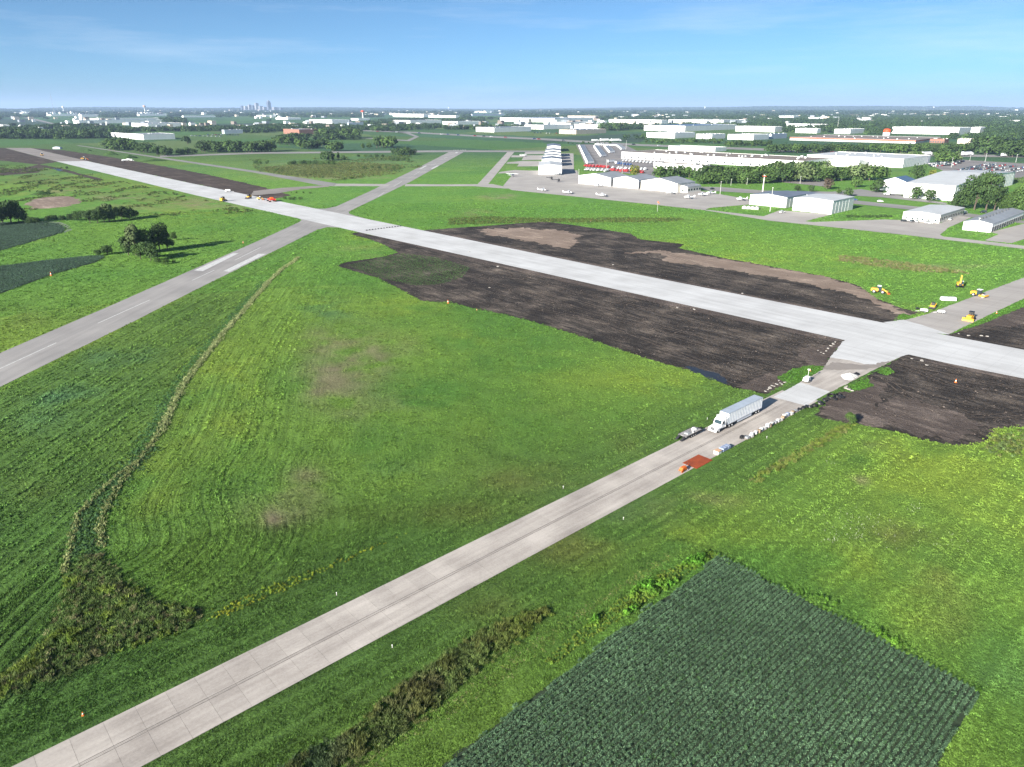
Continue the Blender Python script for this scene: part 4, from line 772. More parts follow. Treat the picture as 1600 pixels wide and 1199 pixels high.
def wheel(parent, x, y, r=.5, w=.28, name='wheel'):
    s = 1 if y > 0 else -1
    o = MB().tube((0, -w / 2, 0), (0, w / 2, 0), r, n=16).build(name, M('tyre'), parent, loc=(x, y, r))
    MB().tube((0, s * w * .2, 0), (0, s * (w / 2 + .03), 0), r * .58, r * .5, n=12).build('rim', M('wheel_rim'), o)
    return o
def make_truck(full=True):
    t = empty('semi_truck', 0, 0, 90)
    b = MB(); b.box(0, 16.1, -1.28, 1.28, 1.15, 4.02); tr = b.build('trailer', M('trailer_white'), t)
    MB().box(-.03, 16.14, -1.31, 1.31, 4.02, 4.10).build('trailer_roof', M('trailer_roof'), tr)
    pm = MB().box(-.05, .05, -.015, .015, 0, 2.73).mesh('side_post', M('truck_white'))
    for k in range(21):
        o = bpy.data.objects.new('side_post', pm); COL.objects.link(o); o.parent = tr; o.location = (.4 + .765 * k, 1.295, 1.25)
    fr = MB(); fr.box(-.02, 16.1, -1.3, 1.3, 1.05, 1.16); fr.box(.2, 4.4, -.6, .6, .7, 1.06); fr.build('trailer_frame', M('machine_grey'), tr)
    sk = MB(); sk.box(4.9, 11.6, 1.2, 1.24, .45, 1.06); sk.build('side_skirt', M('trailer_white'), tr)
    for y in (-.8, .8): MB().box(12.4, 12.6, y - .1, y + .1, .12, 1.06).build('landing_leg', M('dark_frame'), tr)
    dr = MB(); dr.box(-.05, 0, -1.22, -.02, 1.2, 3.95); dr.box(-.05, 0, .02, 1.22, 1.2, 3.95); dr.build('rear_door', M('truck_white'), tr)
    for x in (1.3, 2.6):
        for y in (-1.0, 1.0): wheel(t, x, y, .5, .5)
    # tractor
    ch = MB(); ch.box(13.2, 20.9, -.45, .45, .6, .95); ch.box(15.2, 17.0, .55, 1.15, .35, .9); ch.box(15.2, 17.0, -1.15, -.55, .35, .9); ch.build('chassis', M('dark_frame'), t)
    for x in (14.0, 15.3):
        for y in (-1.0, 1.0): wheel(t, x, y, .5, .55)
    for y in (-1.02, 1.02): wheel(t, 19.7, y, .5, .32)
    cab = MB(); cab.prism([(17.0, .85), (18.75, .85), (18.85, 1.75), (18.35, 2.75), (17.9, 2.98), (17.0, 3.0)], -1.15, 1.15); c = cab.build('cab', M('truck_white'), t)
    MB().prism([(17.0, 3.0), (17.9, 2.99), (17.3, 3.5), (17.0, 3.55)], -1.05, 1.05).build('roof_fairing', M('truck_white'), c)
    ws = MB(); ws.face([(18.87, -1.0, 1.86), (18.87, 1.0, 1.86), (18.42, .95, 2.68), (18.42, -.95, 2.68)]); ws.build('windscreen', M('glass_dark'), c)
    for s in (-1, 1): MB().face([(17.5, s * 1.157, 1.85), (18.6, s * 1.157, 1.85), (18.3, s * 1.157, 2.55), (17.5, s * 1.157, 2.6)][::s]).build('side_window', M('glass_dark'), c)
    for s in (-1, 1): MB().box(17.15, 17.3, s * 1.32 - .08, s * 1.32 + .08, 1.0, 3.5).build('exhaust_stack', M('wheel_rim'), c)
    for s in (-1, 1): MB().box(18.6, 18.75, s * 1.35 - .12, s * 1.35 + .12, 1.9, 2.6).build('mirror', M('dark_frame'), c)
    hd = MB(); hd.prism([(18.7, .85), (20.75, .75), (20.85, 1.35), (20.6, 1.62), (18.8, 1.9)], -.82, .82)
    for s in (-1, 1): hd.prism([(19.0, .95), (20.75, .75), (20.7, 1.15), (20.2, 1.32), (19.1, 1.3)], s * 1.2 if s < 0 else .8, -.8 if s < 0 else 1.2)
    h = hd.build('hood', M('truck_white'), t)
    MB().box(20.8, 20.9, -.55, .55, .8, 1.5).build('grille', M('grille'), h)
    for s in (-1, 1): MB().box(20.72, 20.8, s * .95 - .18, s * .95 + .18, .95, 1.12).build('headlight', M('lamp_white'), h)
    MB().box(20.75, 21.05, -1.2, 1.2, .4, .78, taper=(0, .1, .05, .05)).build('bumper', M('wheel_rim'), t)
    return t
near_truck = make_truck()
back = np.array(at(1189.5, 644)) + np.array(azdir(138 + 180)) * 1.3
place(near_truck, back[0], back[1], 228.0, z=.06)
tag(near_truck, 'white semi truck with long box trailer parked on the near taxiway', 'truck')

def make_flatbed():
    t = empty('flatbed_trailer', 0, 0)
    d = MB(); d.box(0, 6.6, -1.2, 1.2, .78, .92); dk = d.build('deck', M('deck_steel'), t)
    for k in range(9): MB().box(.1 + .72 * k, .72 + .72 * k, -1.15, 1.15, .92, .95).build('deck_plank', M('deck_steel'), dk)
    for s in (-1, 1):
        MB().box(0, 6.6, s * 1.22 - .05, s * 1.22 + .05, .7, 1.0).build('side_rail', M('dark_frame'), t)
        for x in (2.2, 3.0, 3.8): wheel(t, x, s * 1.05, .38, .24)
    for s in (-1, 1): MB().hexa([(-1.5, s * .7 - .3, .12), (-1.5, s * .7 + .3, .12), (0, s * .7 + .3, .78), (0, s * .7 - .3, .78), (-1.5, s * .7 - .3, .2), (-1.5, s * .7 + .3, .2), (0, s * .7 + .3, .9), (0, s * .7 - .3, .9)]).build('ramp', M('dark_frame'), t)
    b = MB(); b.tube((6.6, .7, .75), (8.2, 0, .6), .08); b.tube((6.6, -.7, .75), (8.2, 0, .6), .08); b.build('drawbar', M('dark_frame'), t)
    MB().box(4.6, 5.4, -.5, .6, .95, 1.35, taper=(.1, .1, .1, .1)).build('tool_box', M('lamp_white'), t)
    MB().tube((3.2, -.9, .95), (3.4, -.3, 1.7), .1).build('mast_stub', M('lamp_white'), t)
    MB().box(1.2, 2.6, -.8, .4, .95, 1.2, taper=(.2, .2, .2, .1)).build('load', M('machine_grey'), t)
    return t
fb = make_flatbed(); q = at(1071, 688.5); q2 = np.array(q) + azdir(318) * 1.0; place(fb, q2[0], q2[1], 47.9, .06); tag(fb, 'low flatbed equipment trailer in front of the white semi truck', 'trailer')
mt = MB(); mt.box(-3.1, 3.1, -1.9, 1.9, 0, .07); o = mt.build('steel_plate', M('rust_mat')); q = at(1090, 722); place(o, q[0], q[1], 47.9, .065); tag(o, 'flat rust red plate lying on the near taxiway', 'plate')
def orange_saw():
    t = empty('concrete_saw', 0, 0)
    MB().box(-.7, .7, -.35, .35, .3, .75, taper=(.1, .25, .05, .05)).build('engine_cover', M('machine_orange'), t); MB().box(-1.0, .8, -.4, .4, .2, .3).build('frame', M('machine_orange'), t)
    for x in (-.7, .55):
        for y in (-.38, .38): wheel(t, x, y, .18, .1)
    MB().tube((.75, .42, .3), (.75, .48, .3), .36, n=16).build('blade_guard', M('machine_orange'), t)
    h = MB(); h.tube((-.9, -.25, .3), (-1.7, -.25, .95), .035); h.tube((-.9, .25, .3), (-1.7, .25, .95), .035); h.build('handle', M('dark_frame'), t)
    return t
o = orange_saw(); q = at(1067, 736); place(o, q[0], q[1], 228, .06, 1.25); tag(o, 'small orange walk behind saw near the rust red plate', 'saw')
# pallet load by the verge
def sack_pile(n, m, seed, w=1.3, d=1.0, h=.8):
    r = random.Random(seed); b = MB()
    for k in range(3):
        for i in range(n):
            x = -w / 2 + (i + .5) * w / n; z = .14 + k * h / 3; e = r.uniform(-.04, .04)
            b.box(x - w / n / 2 + .02, x + w / n / 2 - .02, -d / 2 + e, d / 2 + e, z, z + h / 3 - .01, taper=(.06, .06, .07, .07))
    return b
def pallet_mesh(w=1.3, d=1.1):
    b = MB()
    for y in (-d / 2 + .06, 0, d / 2 - .06): b.box(-w / 2, w / 2, y - .05, y + .05, 0, .1)
    for k in range(6): x = -w / 2 + (k + .5) * w / 6; b.box(x - w / 14, x + w / 14, -d / 2, d / 2, .1, .135)
    return b.mesh('pallet', M('pallet_wood'))
PAL = pallet_mesh()
def pallet_of(name, sm, mt_, x, y, az, label, cat, group=None, s=1, z=.06):
    t = empty(name, x, y, az, z); t.scale = (s, s, s)
    p = bpy.data.objects.new('pallet', PAL); COL.objects.link(p); p.parent = t
    o = bpy.data.objects.new('sack_load', sm); COL.objects.link(o); o.parent = t
    if mt_ is not None and not sm.materials: sm.materials.append(mt_)
    return tag(t, label, cat, group)
bl = sack_pile(3, None, 3, 3.2, 1.3, .75).mesh('sack_load', M('sack_blue'))
q = at(1132, 703); pallet_of('pallet_of_bags', bl, None, q[0], q[1], 47.9, 'long heap of blue grey bags on a pallet beside the verge', 'bags')
t = empty('crate', *at(1121, 709), 47.9, .06); MB().box(-.7, .7, -.6, .6, 0, .75).build('side_panel', M('lamp_white'), t); MB().box(-.75, .75, -.65, .65, .75, .82).build('lid', M('tan_box'), t); tag(t, 'white crate with tan lid next to the blue bags', 'crate')
t = empty('generator', *at(1159, 686), 47.9, .06); MB().box(-.5, .5, -.35, .35, .25, .8).build('engine_cover', M('plastic_black'), t); MB().box(-.55, .55, -.4, .4, .12, .25).build('frame', M('dark_frame'), t); h_ = MB(); h_.tube((-.5, 0, .3), (-1.2, 0, .9), .04); h_.build('handle', M('dark_frame'), t)
for x in (-.35, .35):
    for y in (-.36, .36): wheel(t, x, y, .14, .08)
tag(t, 'small black generator at the near end of the pale sacks', 'generator')
mat('sack_grey', (.20, .21, .23), .8, var=.2, scale=3); sv = [sack_pile(2, None, 20 + i, 1.15, 1.0, .6 + .2 * (i % 3)).mesh('sack_load', M(m_)) for i, m_ in enumerate(('sack_white', 'sack_white', 'sack_white', 'sack_grey', 'pallet_wood', 'sack_blue'))]
A0, A1 = np.array(at(1168, 686)), np.array(at(1244, 644))
rr = random.Random(5); NS = 19
for i in range(NS):
    p_ = A0 + (A1 - A0) * ((i + (rr.uniform(-.22, .22) if 0 < i < NS - 1 else 0)) / (NS - 1)) + azdir(138) * rr.uniform(-.35, .1)
    lab = 'nearest pallet of white sacks in the row along the verge' if i == 0 else 'last pallet of white sacks in the row, beside the black bags' if i == NS - 1 else 'pallet of sacks in the long row on the verge'
    o = pallet_of('pallet_of_sacks', sv[rr.choice([0, 0, 1, 2, 3, 3, 4, 5])], None, p_[0], p_[1], 47.9 + rr.uniform(-8, 8), lab, 'sacks', 'pallets of white sacks along the taxiway', rr.uniform(.7, .92))
# black bags, coils of drain pipe and broken concrete
def lump(seed, rx, ry, rz, n=2):
    bm = bmesh.new(); bmesh.ops.create_icosphere(bm, subdivisions=n, radius=1); r = random.Random(seed)
    ph = [r.uniform(0, 6) for _ in range(6)]
    for v in bm.verts:
        k = 1 + .16 * math.sin(3 * v.co.x + ph[0]) + .14 * math.sin(4 * v.co.y + ph[1]) + .12 * math.sin(5 * v.co.z + ph[2]) + r.uniform(-.05, .05)
        v.co = Vector((v.co.x * rx * k, v.co.y * ry * k, max(-.25, v.co.z) * rz * k + .25 * rz))
    me = bpy.data.meshes.new('lump'); bm.to_mesh(me); bm.free(); return me
def put_lump(name, me, m, u, v, s, label, cat, group=None, z=.05, az=None):
    me2 = me if me.materials else me
    if not me.materials: me.materials.append(m)
    o = bpy.data.objects.new(name, me); COL.objects.link(o); x, y = at(u, v); place(o, x, y, az if az is not None else random.uniform(0, 360), z, s); return tag(o, label, cat, group)
bags = [lump(40 + i, .7, .5, .45) for i in range(3)]
for me in bags: me.materials.append(M('plastic_black'))
for i, (u, v) in enumerate([(1249, 640), (1255, 638), (1260, 636), (1267, 637), (1273, 634), (1281, 629), (1283, 632), (1292, 625), (1305, 625), (1313, 622)]):
    put_lump('plastic_bag', bags[i % 3], None, u, v, random.uniform(.9, 1.6), 'crumpled black plastic bag in the row beside the white patch', 'bag', 'black plastic bags beside the white patch')
for i, (u, v, s) in enumerate([(1298, 621, 1.15), (1309, 620, .95), (1288, 627, .8), (1272, 636, .85)]):
    o = MB()
    for k in range(3): o.torus((0, 0, .14 + .2 * k), .85 - .06 * k, .14, 20, 6)
    o = o.build('pipe_coil', M('plastic_black'), smooth=True); x, y = at(u, v); place(o, x, y, 30 * i, .05, s); o.rotation_euler = (R(18), R(-14), i)
    tag(o, ['largest coil of black drain pipe beside the white patch', 'coil of black drain pipe at the far end of the row', 'small coil of black drain pipe between the bags', 'coil of black drain pipe nearest the white sacks'][i], 'pipe coil')
def slab_piece(seed):
    r = random.Random(seed); n = r.randint(5, 7); prof = [(math.cos(2 * math.pi * k / n) * r.uniform(.6, 1.1), math.sin(2 * math.pi * k / n) * r.uniform(.5, .9)) for k in range(n)]
    b = MB(); k0 = len(b.v); b.v += [(x, y, 0) for x, y in prof] + [(x * .95, y * .95, .3) for x, y in prof]
    b.f.append(tuple(range(2 * n - 1, n - 1, -1))[::-1]); b.m.append(0); b.f.append(tuple(reversed(range(n)))); b.m.append(0)
    for i in range(n): j = (i + 1) % n; b.f.append((i, j, n + j, n + i)); b.m.append(0)
    return b.mesh('concrete_chunk', M('rubble'))
chunks = [slab_piece(60 + i) for i in range(5)]
def chunk(u, v, s, label, group=None):
    o = bpy.data.objects.new('concrete_chunk', random.choice(chunks)); COL.objects.link(o); x, y = at(u, v); place(o, x, y, random.uniform(0, 360), .03, s * .78); o.rotation_euler = (random.uniform(-.25, .25), random.uniform(-.25, .25), random.uniform(0, 6)); return tag(o, label, 'concrete chunk', group)
for u, v, s in [(1196, 612, .8), (1200, 609, .6), (1203, 607, .9), (1206, 603, .7), (1210, 604, .5), (1214, 601, .8), (1219, 599, .6), (1222, 601, .5), (1226, 598, .7), (1217, 595, .5)]: chunk(u, v, s, 'broken concrete chunk in the heap left of the white patch', 'concrete chunks left of the white patch')
for u, v, s in [(1321, 607, 1.0), (1326, 609, 1.3), (1331, 611, 1.0), (1323, 604, .6)]: chunk(u, v, s, 'pale concrete chunk on the turf strip below the gravel pile', 'concrete chunks below the gravel pile')
for u, v, s in [(1291, 549, .7), (1294, 545, .9), (1298, 541, .8), (1302, 538, .9), (1305, 535, .6), (1287, 553, .6), (1283, 551, .5), (1278, 548, .5)]: chunk(u, v, s, 'concrete chunk on the churned soil at the runway corner', 'concrete chunks at the runway corner')
for u, v, s in [(1425, 561, .7), (1440, 564, 1.1), (1448, 571, .8), (1498, 522, .6), (1513, 525, 1.1), (1533, 525, .9), (1543, 526, .8)]: chunk(u, v, s, 'pale concrete chunk lying on the dark soil beside the white runway', 'concrete chunks on the dark soil')
for u, v, s in [(733, 394, 1.0), (778, 417, 1.2), (958, 414, .9), (1058, 481, .8), (1085, 484, 1.0), (1160, 459, .8), (765, 450, .9)]: chunk(u, v, s, 'stray pale lump on the black soil along the white runway', 'pale lumps along the white runway')
# gravel pile
def pile(name, u, v, rx, ry, h, m, label, seed=1, n=22, cat='pile'):
    r = np.random.default_rng(seed); b = MB(); rings = 9
    for i in range(rings + 1):
        t = i / rings
        for j in range(n):
            a = 2 * math.pi * j / n; k = 1 + .12 * math.sin(3 * a + seed) + .07 * math.sin(5 * a) + r.normal(0, .025); b.v.append((rx * t * k * math.cos(a), ry * t * k * math.sin(a), h * (max(0, 1 - t) ** .85) * (1 + r.normal(0, .03)) + (0 if t < 1 else -.05)))
    for i in range(rings):
        for j in range(n): q = (j + 1) % n; b.f.append((i * n + j, (i + 1) * n + j, (i + 1) * n + q, i * n + q)); b.m.append(0)
    o = b.build(name, m, smooth=True); x, y = at(u, v); place(o, x, y, 47.9, .055); return tag(o, label, cat)
pile('gravel_pile', 1327, 589, 3.3, 2.1, 1.25, M('white_gravel'), 'white gravel pile on the taxiway near the runway', 3)
pile('soil_pile', 1338, 585.5, 1.2, .9, .8, M('plastic_black'), 'small black heap beside the white gravel pile', 5)
# light tower trailer
def light_tower():
    t = empty('light_tower', 0, 0)
    MB().box(-1.1, 1.1, -.7, .7, .45, 1.35, taper=(.15, .1, .08, .08)).build('engine_cover', M('truck_white'), t); MB().box(-1.5, 1.4, -.6, .6, .35, .45).build('frame', M('dark_frame'), t)
    for y in (-.8, .8): wheel(t, -.1, y, .36, .22)
    MB().tube((1.4, 0, .4), (2.6, 0, .35), .06).build('drawbar', M('dark_frame'), t)
    m_ = MB().tube((.6, 0, 1.3), (.6, 0, 3.3), .07).build('mast', M('steel_pole'), t)
    for dx, dy in ((-.3, -.2), (.3, -.2), (-.3, .2), (.3, .2)): MB().box(.6 + dx * .7 - .12, .6 + dx * .7 + .12, dy * .7 - .08, dy * .7 + .08, 3.2, 3.42).build('flood_lamp', M('lamp_white'), m_)
    return t
o = light_tower(); x, y = at(1260, 597); place(o, x, y, 40, .06, 1.1); tag(o, 'white towable light tower with mast beside the white patch', 'light tower')
def dark_mulch(): pass
# edge lights and marker cones
def edge_light_mesh():
    t = empty('edge_light', 0, 0)
    MB().lathe([(.0, 0), (.17, 0), (.15, .05), (.0, .06)], 10).build('base', M('rubble'), t); MB().tube((0, 0, .04), (0, 0, .55), .05, .04, 8).build('post', M('lamp_white'), t)
    MB().lathe([(.06, .55), (.11, .6), (.1, .74), (.03, .82), (0, .83)], 10).build('lamp', M('lamp_white'), t); return t
el0 = edge_light_mesh(); first = True
for (u, v), lab in zip([(613, 1012), (526, 930), (880, 763), (974, 812), (1105, 656), (1198, 685)], ['white edge light right of the taxiway near the reeds', 'white edge light left of the taxiway above the slabs', 'white edge light left of the taxiway halfway to the truck', 'white edge light right of the taxiway facing the crop corner', 'white edge light on the grass behind the truck cab', 'white edge light in the grass below the row of sacks']):
    o = el0 if first else copy_tree(el0); first = False; x, y = at(u, v); place(o, x, y, 0, 0, .7); tag(o, lab, 'edge light', 'taxiway edge lights')
def cone():
    t = empty('marker_cone', 0, 0); MB().box(-.2, .2, -.2, .2, 0, .05).build('base', M('cone_orange'), t); MB().lathe([(.15, .05), (.11, .3), (.075, .5), (.04, .72), (0, .73)], 12).build('body', M('cone_orange'), t)
    MB().lathe([(.126, .3), (.088, .48)], 12).build('band', M('lamp_white'), t); return t
c0 = cone(); first = True
for (u, v, s), lab in zip([(130, 1118, .8), (700, 474, 1.9), (1493, 598, 1.5), (1557, 490, 1.2), (80, 431, 2.4), (745, 485, .8), (380, 380, 1.6), (1266, 580, .9), (923, 347, 1.2)], ['orange marker cone on the verge at the lower left', 'orange and white marker at the edge of the black soil', 'orange marker standing in the right hand soil', 'small orange marker on the soil right of the bulldozer', 'orange and white marker at the edge of the dark crop', 'small marker on the grass right of the soil marker', 'orange marker beside the runway near the tree shadows', 'small yellow marker behind the light tower', 'small marker in the grass before the apron']):
    o = c0 if first else copy_tree(c0); first = False; x, y = at(u, v); place(o, x, y, 0, .02, s); tag(o, lab, 'marker', 'orange markers')
# leafy bush on the soil corner comes with the trees

# ------------------------------------------------------------------ construction machines
def make_loader():
    t = empty('wheel_loader', 0, 0)
    MB().prism([(-3.2, .9), (-.4, .9), (-.3, 2.0), (-2.8, 2.1), (-3.3, 1.7)], -.95, .95).build('engine_cover', M('machine_yellow'), t)
    c = MB(); c.prism([(-.9, 1.0), (.7, 1.0), (.85, 1.8), (.55, 3.1), (-.8, 3.1)], -.75, .75); c = c.build('cab', M('glass_dark'), t); MB().box(-.95, .7, -.85, .85, 3.1, 3.28, taper=(.1, .1, .1, .1)).build('cab_roof', M('truck_white'), c)
    MB().box(.6, 2.0, -.6, .6, .8, 1.5, taper=(0, .2, .1, .1)).build('front_frame', M('machine_yellow'), t)
    for x in (-2.0, 1.4):
        for y in (-1.05, 1.05): wheel(t, x, y, .78, .6)
    for s in (-1, 1): MB().hexa([(1.0, s * .55 - .1, 1.7), (1.0, s * .55 + .1, 1.7), (3.4, s * .55 + .1, .5), (3.4, s * .55 - .1, .5), (1.0, s * .55 - .1, 2.1), (1.0, s * .55 + .1, 2.1), (3.4, s * .55 + .1, .8), (3.4, s * .55 - .1, .8)]).build('lift_arm', M('machine_yellow'), t)
    MB().prism([(3.2, .15), (4.5, .1), (4.3, .22), (3.6, .35), (3.45, 1.2), (3.25, 1.2)], -1.4, 1.4).build('bucket', M('machine_orange'), t)
    return t
def make_dozer():
    t = empty('bulldozer', 0, 0)
    for s in (-1, 1):
        tr = MB(); tr.prism([(-2.0, .3), (-1.6, 0), (1.6, 0), (2.1, .3), (2.1, .65), (1.7, .95), (-1.6, .95), (-2.0, .65)], s * 1.2 - .3, s * 1.2 + .3); tr.build('track', M('tyre'), t)
    MB().prism([(-.2, .8), (2.2, .8), (2.3, 1.5), (2.0, 1.9), (-.2, 1.95)], -.8, .8).build('hood', M('machine_yellow'), t)
    MB().box(-2.0, -.2, -.9, .9, .8, 1.5).build('rear_body', M('machine_yellow'), t)
    c = MB(); c.prism([(-1.6, 1.5), (-.1, 1.5), (-.2, 3.0), (-1.5, 3.0)], -.75, .75); c = c.build('cab', M('plastic_black'), t); MB().box(-1.7, 0, -.85, .85, 3.0, 3.12).build('cab_roof', M('plastic_black'), c)
    MB().prism([(2.7, .1), (3.1, .1), (2.9, .6), (3.1, 1.3), (2.85, 1.3), (2.7, .7)], -1.9, 1.9).build('blade', M('machine_yellow'), t)
    for s in (-1, 1): MB().box(.2, 2.8, s * 1.55 - .1, s * 1.55 + .1, .3, .6).build('push_arm', M('machine_yellow'), t)
    MB().tube((1.2, .3, 1.9), (1.2, .3, 2.7), .08).build('exhaust_stack', M('dark_frame'), t); return t
def make_excavator():
    t = empty('excavator', 0, 0)
    for s in (-1, 1): MB().prism([(-1.9, .3), (-1.5, 0), (1.5, 0), (1.9, .3), (1.9, .6), (1.5, .9), (-1.5, .9), (-1.9, .6)], s * 1.15 - .3, s * 1.15 + .3).build('track', M('tyre'), t)
    MB().box(-.7, .7, -.9, .9, .5, 1.05).build('undercarriage', M('dark_frame'), t)
    h = MB().prism([(-2.4, 1.1), (1.2, 1.1), (1.2, 1.7), (-.2, 2.2), (-2.2, 2.2), (-2.5, 1.8)], -1.25, 1.25).build('house', M('machine_yellow'), t); MB().box(-2.7, -2.3, -1.2, 1.2, 1.15, 2.0).build('counterweight', M('machine_grey'), h)
    c = MB().prism([(0, 1.7), (1.35, 1.7), (1.25, 2.6), (.9, 3.1), (0, 3.1)], .25, 1.2).build('cab', M('glass_dark'), t); MB().box(-.05, 1.0, .2, 1.25, 3.1, 3.2).build('cab_roof', M('truck_white'), c)
    b = MB(); b.prism([(.9, 1.5), (1.5, 1.5), (2.5, 4.0), (2.9, 6.2), (2.5, 6.3), (1.9, 4.3)], -.65, -.1).build('boom', M('machine_yellow'), t)
    MB().prism([(2.45, 6.4), (2.95, 6.2), (4.0, 2.6), (3.6, 2.4)], -.6, -.15).build('stick', M('machine_yellow'), t); MB().prism([(3.5, 2.5), (4.1, 2.6), (4.3, 1.6), (3.5, 1.2), (3.0, 1.6), (3.5, 1.8)], -.9, .15).build('bucket', M('dark_frame'), t)
    MB().tube((1.6, -.38, 1.7), (2.3, -.38, 4.3), .09).build('boom_ram', M('wheel_rim'), t); return t
def make_roller():
    t = empty('soil_roller', 0, 0)
    MB().tube((2.0, -1.05, .75), (2.0, 1.05, .75), .75, n=20).build('drum', M('machine_grey'), t)
    f = MB(); f.box(.5, 3.0, -1.3, -1.1, .5, 1.1); f.box(.5, 3.0, 1.1, 1.3, .5, 1.1); f.box(2.8, 3.0, -1.3, 1.3, .6, 1.2); f.build('drum_frame', M('machine_yellow'), t)
    MB().prism([(-3.0, .8), (-.7, .8), (-.6, 1.9), (-2.7, 2.0), (-3.1, 1.6)], -.95, .95).build('engine_cover', M('machine_yellow'), t)
    for y in (-1.0, 1.0): wheel(t, -1.6, y, .75, .55)
    c = MB(); c.prism([(-.7, .9), (.6, .9), (.6, 2.9), (-.6, 2.9)], -.75, .75); c = c.build('cab', M('glass_dark'), t); MB().box(-.9, .8, -.9, .9, 2.9, 3.05, taper=(.1, .1, .1, .1)).build('cab_roof', M('truck_white'), c); return t
def make_skid():
    t = empty('skid_steer', 0, 0)
    MB().prism([(-1.4, .4), (.8, .4), (.9, 1.1), (-1.0, 1.5), (-1.5, 1.3)], -.6, .6).build('body', M('machine_yellow'), t)
    c = MB(); c.box(-.7, .6, -.55, .55, 1.1, 2.1, taper=(.1, .1, .05, .05)); c.build('cab', M('plastic_black'), t)
    for x in (-.75, .5):
        for y in (-.75, .75): wheel(t, x, y, .4, .3)
    for s in (-1, 1): MB().hexa([(-1.2, s * .72 - .07, 1.5), (-1.2, s * .72 + .07, 1.5), (1.4, s * .72 + .07, .4), (1.4, s * .72 - .07, .4), (-1.2, s * .72 - .07, 1.75), (-1.2, s * .72 + .07, 1.75), (1.4, s * .72 + .07, .65), (1.4, s * .72 - .07, .65)]).build('lift_arm', M('machine_yellow'), t)
    MB().prism([(1.3, .1), (2.1, .08), (2.0, .2), (1.5, .3), (1.45, .75), (1.3, .75)], -.9, .9).build('bucket', M('plastic_black'), t); return t
def make_pump():
    t = empty('tow_pump', 0, 0)
    MB().tube((-1.0, 0, .85), (1.0, 0, .85), .5, n=14).build('tank', M('truck_white'), t); MB().box(-1.3, 1.2, -.4, .4, .35, .45).build('frame', M('dark_frame'), t); MB().box(-1.5, -.8, -.5, .5, .45, 1.25, taper=(.1, .1, .1, .1)).build('engine_cover', M('lamp_white'), t)
    for y in (-.6, .6): wheel(t, -.5, y, .36, .22)
    MB().tube((1.2, 0, .4), (2.6, 0, .3), .06).build('drawbar', M('lamp_white'), t); return t
for fn, u, v, az, s, lab, cat in [(make_loader, 1373, 458, 118, 1.0, 'yellow wheel loader with white cab roof at the edge of the soil', 'loader'), (make_excavator, 1499, 449, 205, .92, 'yellow excavator with raised boom on the grass', 'excavator'),
        (make_roller, 1529, 464, 150, 1.05, 'yellow soil roller with white cab roof on the far taxiway', 'roller'), (make_dozer, 1515, 500, 225, 1.0, 'yellow bulldozer with black cab at the soil corner', 'bulldozer'), (make_skid, 1457, 482, 220, 1.15, 'small yellow skid steer with black bucket on the grass', 'skid steer'),
        (make_pump, 1442, 488, 285, 1.05, 'white towable pump nearest the soil', 'pump'), (make_pump, 1469, 490, 285, 1.0, 'white towable pump at the edge of the far taxiway', 'pump')]:
    o = fn(); x, y = at(u, v); place(o, x, y, az, .02 if v != 464 else .06, s); tag(o, lab, cat)
t = empty('storage_tank', *at(1481, 470), 100, .0); b = MB(); b.box(-2.9, 2.9, -.9, .9, .25, 1.55, taper=(.15, .15, .15, .15)); b.build('tank_body', M('truck_white'), t); b = MB(); b.box(-2.7, 2.7, -.7, -.5, 0, .25); b.box(-2.7, 2.7, .5, .7, 0, .25); b.build('skid', M('dark_frame'), t); MB().lathe([(.25, 1.55), (.25, 1.7), (0, 1.72)], 12).build('hatch', M('machine_grey'), t); tag(t, 'long white tank lying on the grass below the excavator', 'tank')
t = empty('compactor', *at(1433, 483), 60, 0); MB().box(-.6, .6, -.4, .4, .1, .6, taper=(.1, .1, .1, .1)).build('body', M('plastic_black'), t); MB().tube((-.4, 0, .6), (-1.3, 0, 1.2), .06).build('handle', M('dark_frame'), t); MB().box(.3, 1.1, -.5, .5, 0, .2).build('plate', M('dark_frame'), t); tag(t, 'small black plate compactor behind the nearest white pump', 'compactor')
# on the far part of the white runway
def make_paver(n=1):
    t = empty('concrete_paver', 0, 0)
    MB().box(-2, 2, -3.5, 3.5, 1.2, 2.0).build('deck', M('red_paint'), t); MB().box(-1.2, 1.2, -1.5, 1.5, 2.0, 3.0, taper=(.2, .2, .2, .2)).build('engine_cover', M('machine_orange'), t)
    for x in (-2.2, 2.2):
        for y in (-3.6, 3.6): MB().prism([(x - .9, .1), (x - .6, 0), (x + .6, 0), (x + .9, .1), (x + .8, .8), (x - .8, .8)], y - .25, y + .25).build('crawler', M('tyre'), t); 
    for x in (-2.0, 2.0):
        for y in (-3.4, 3.4): MB().box(x - .15, x + .15, y - .15, y + .15, .7, 2.2).build('leg', M('machine_orange'), t)
    MB().prism([(2.0, .3), (3.2, .1), (3.2, .5), (2.2, 1.2)], -3, 3).build('screed', M('machine_orange'), t); return t
o = make_paver(); x, y = at(425, 315); place(o, x, y, 60, .06, 1.15); tag(o, 'red and orange concrete paver at the edge of the white runway', 'paver')
o = make_loader(); x, y = at(407, 312.5); place(o, x, y, 100, .06, .9); tag(o, 'yellow loader left of the red paver on the white runway', 'loader')
o = make_skid(); x, y = at(349, 315); place(o, x, y, 20, .06, 1.9); tag(o, 'small orange yellow machine at the left edge of the white runway', 'skid steer')
o = make_skid(); x, y = at(389, 310.5); place(o, x, y, 200, .06, 1.8); tag(o, 'small dark machine on the white runway before the paver', 'skid steer')
o = make_pump(); x, y = at(357, 300.5); place(o, x, y, 80, .02, 1.9); tag(o, 'white towed tank beside the far edge of the white runway', 'tank')
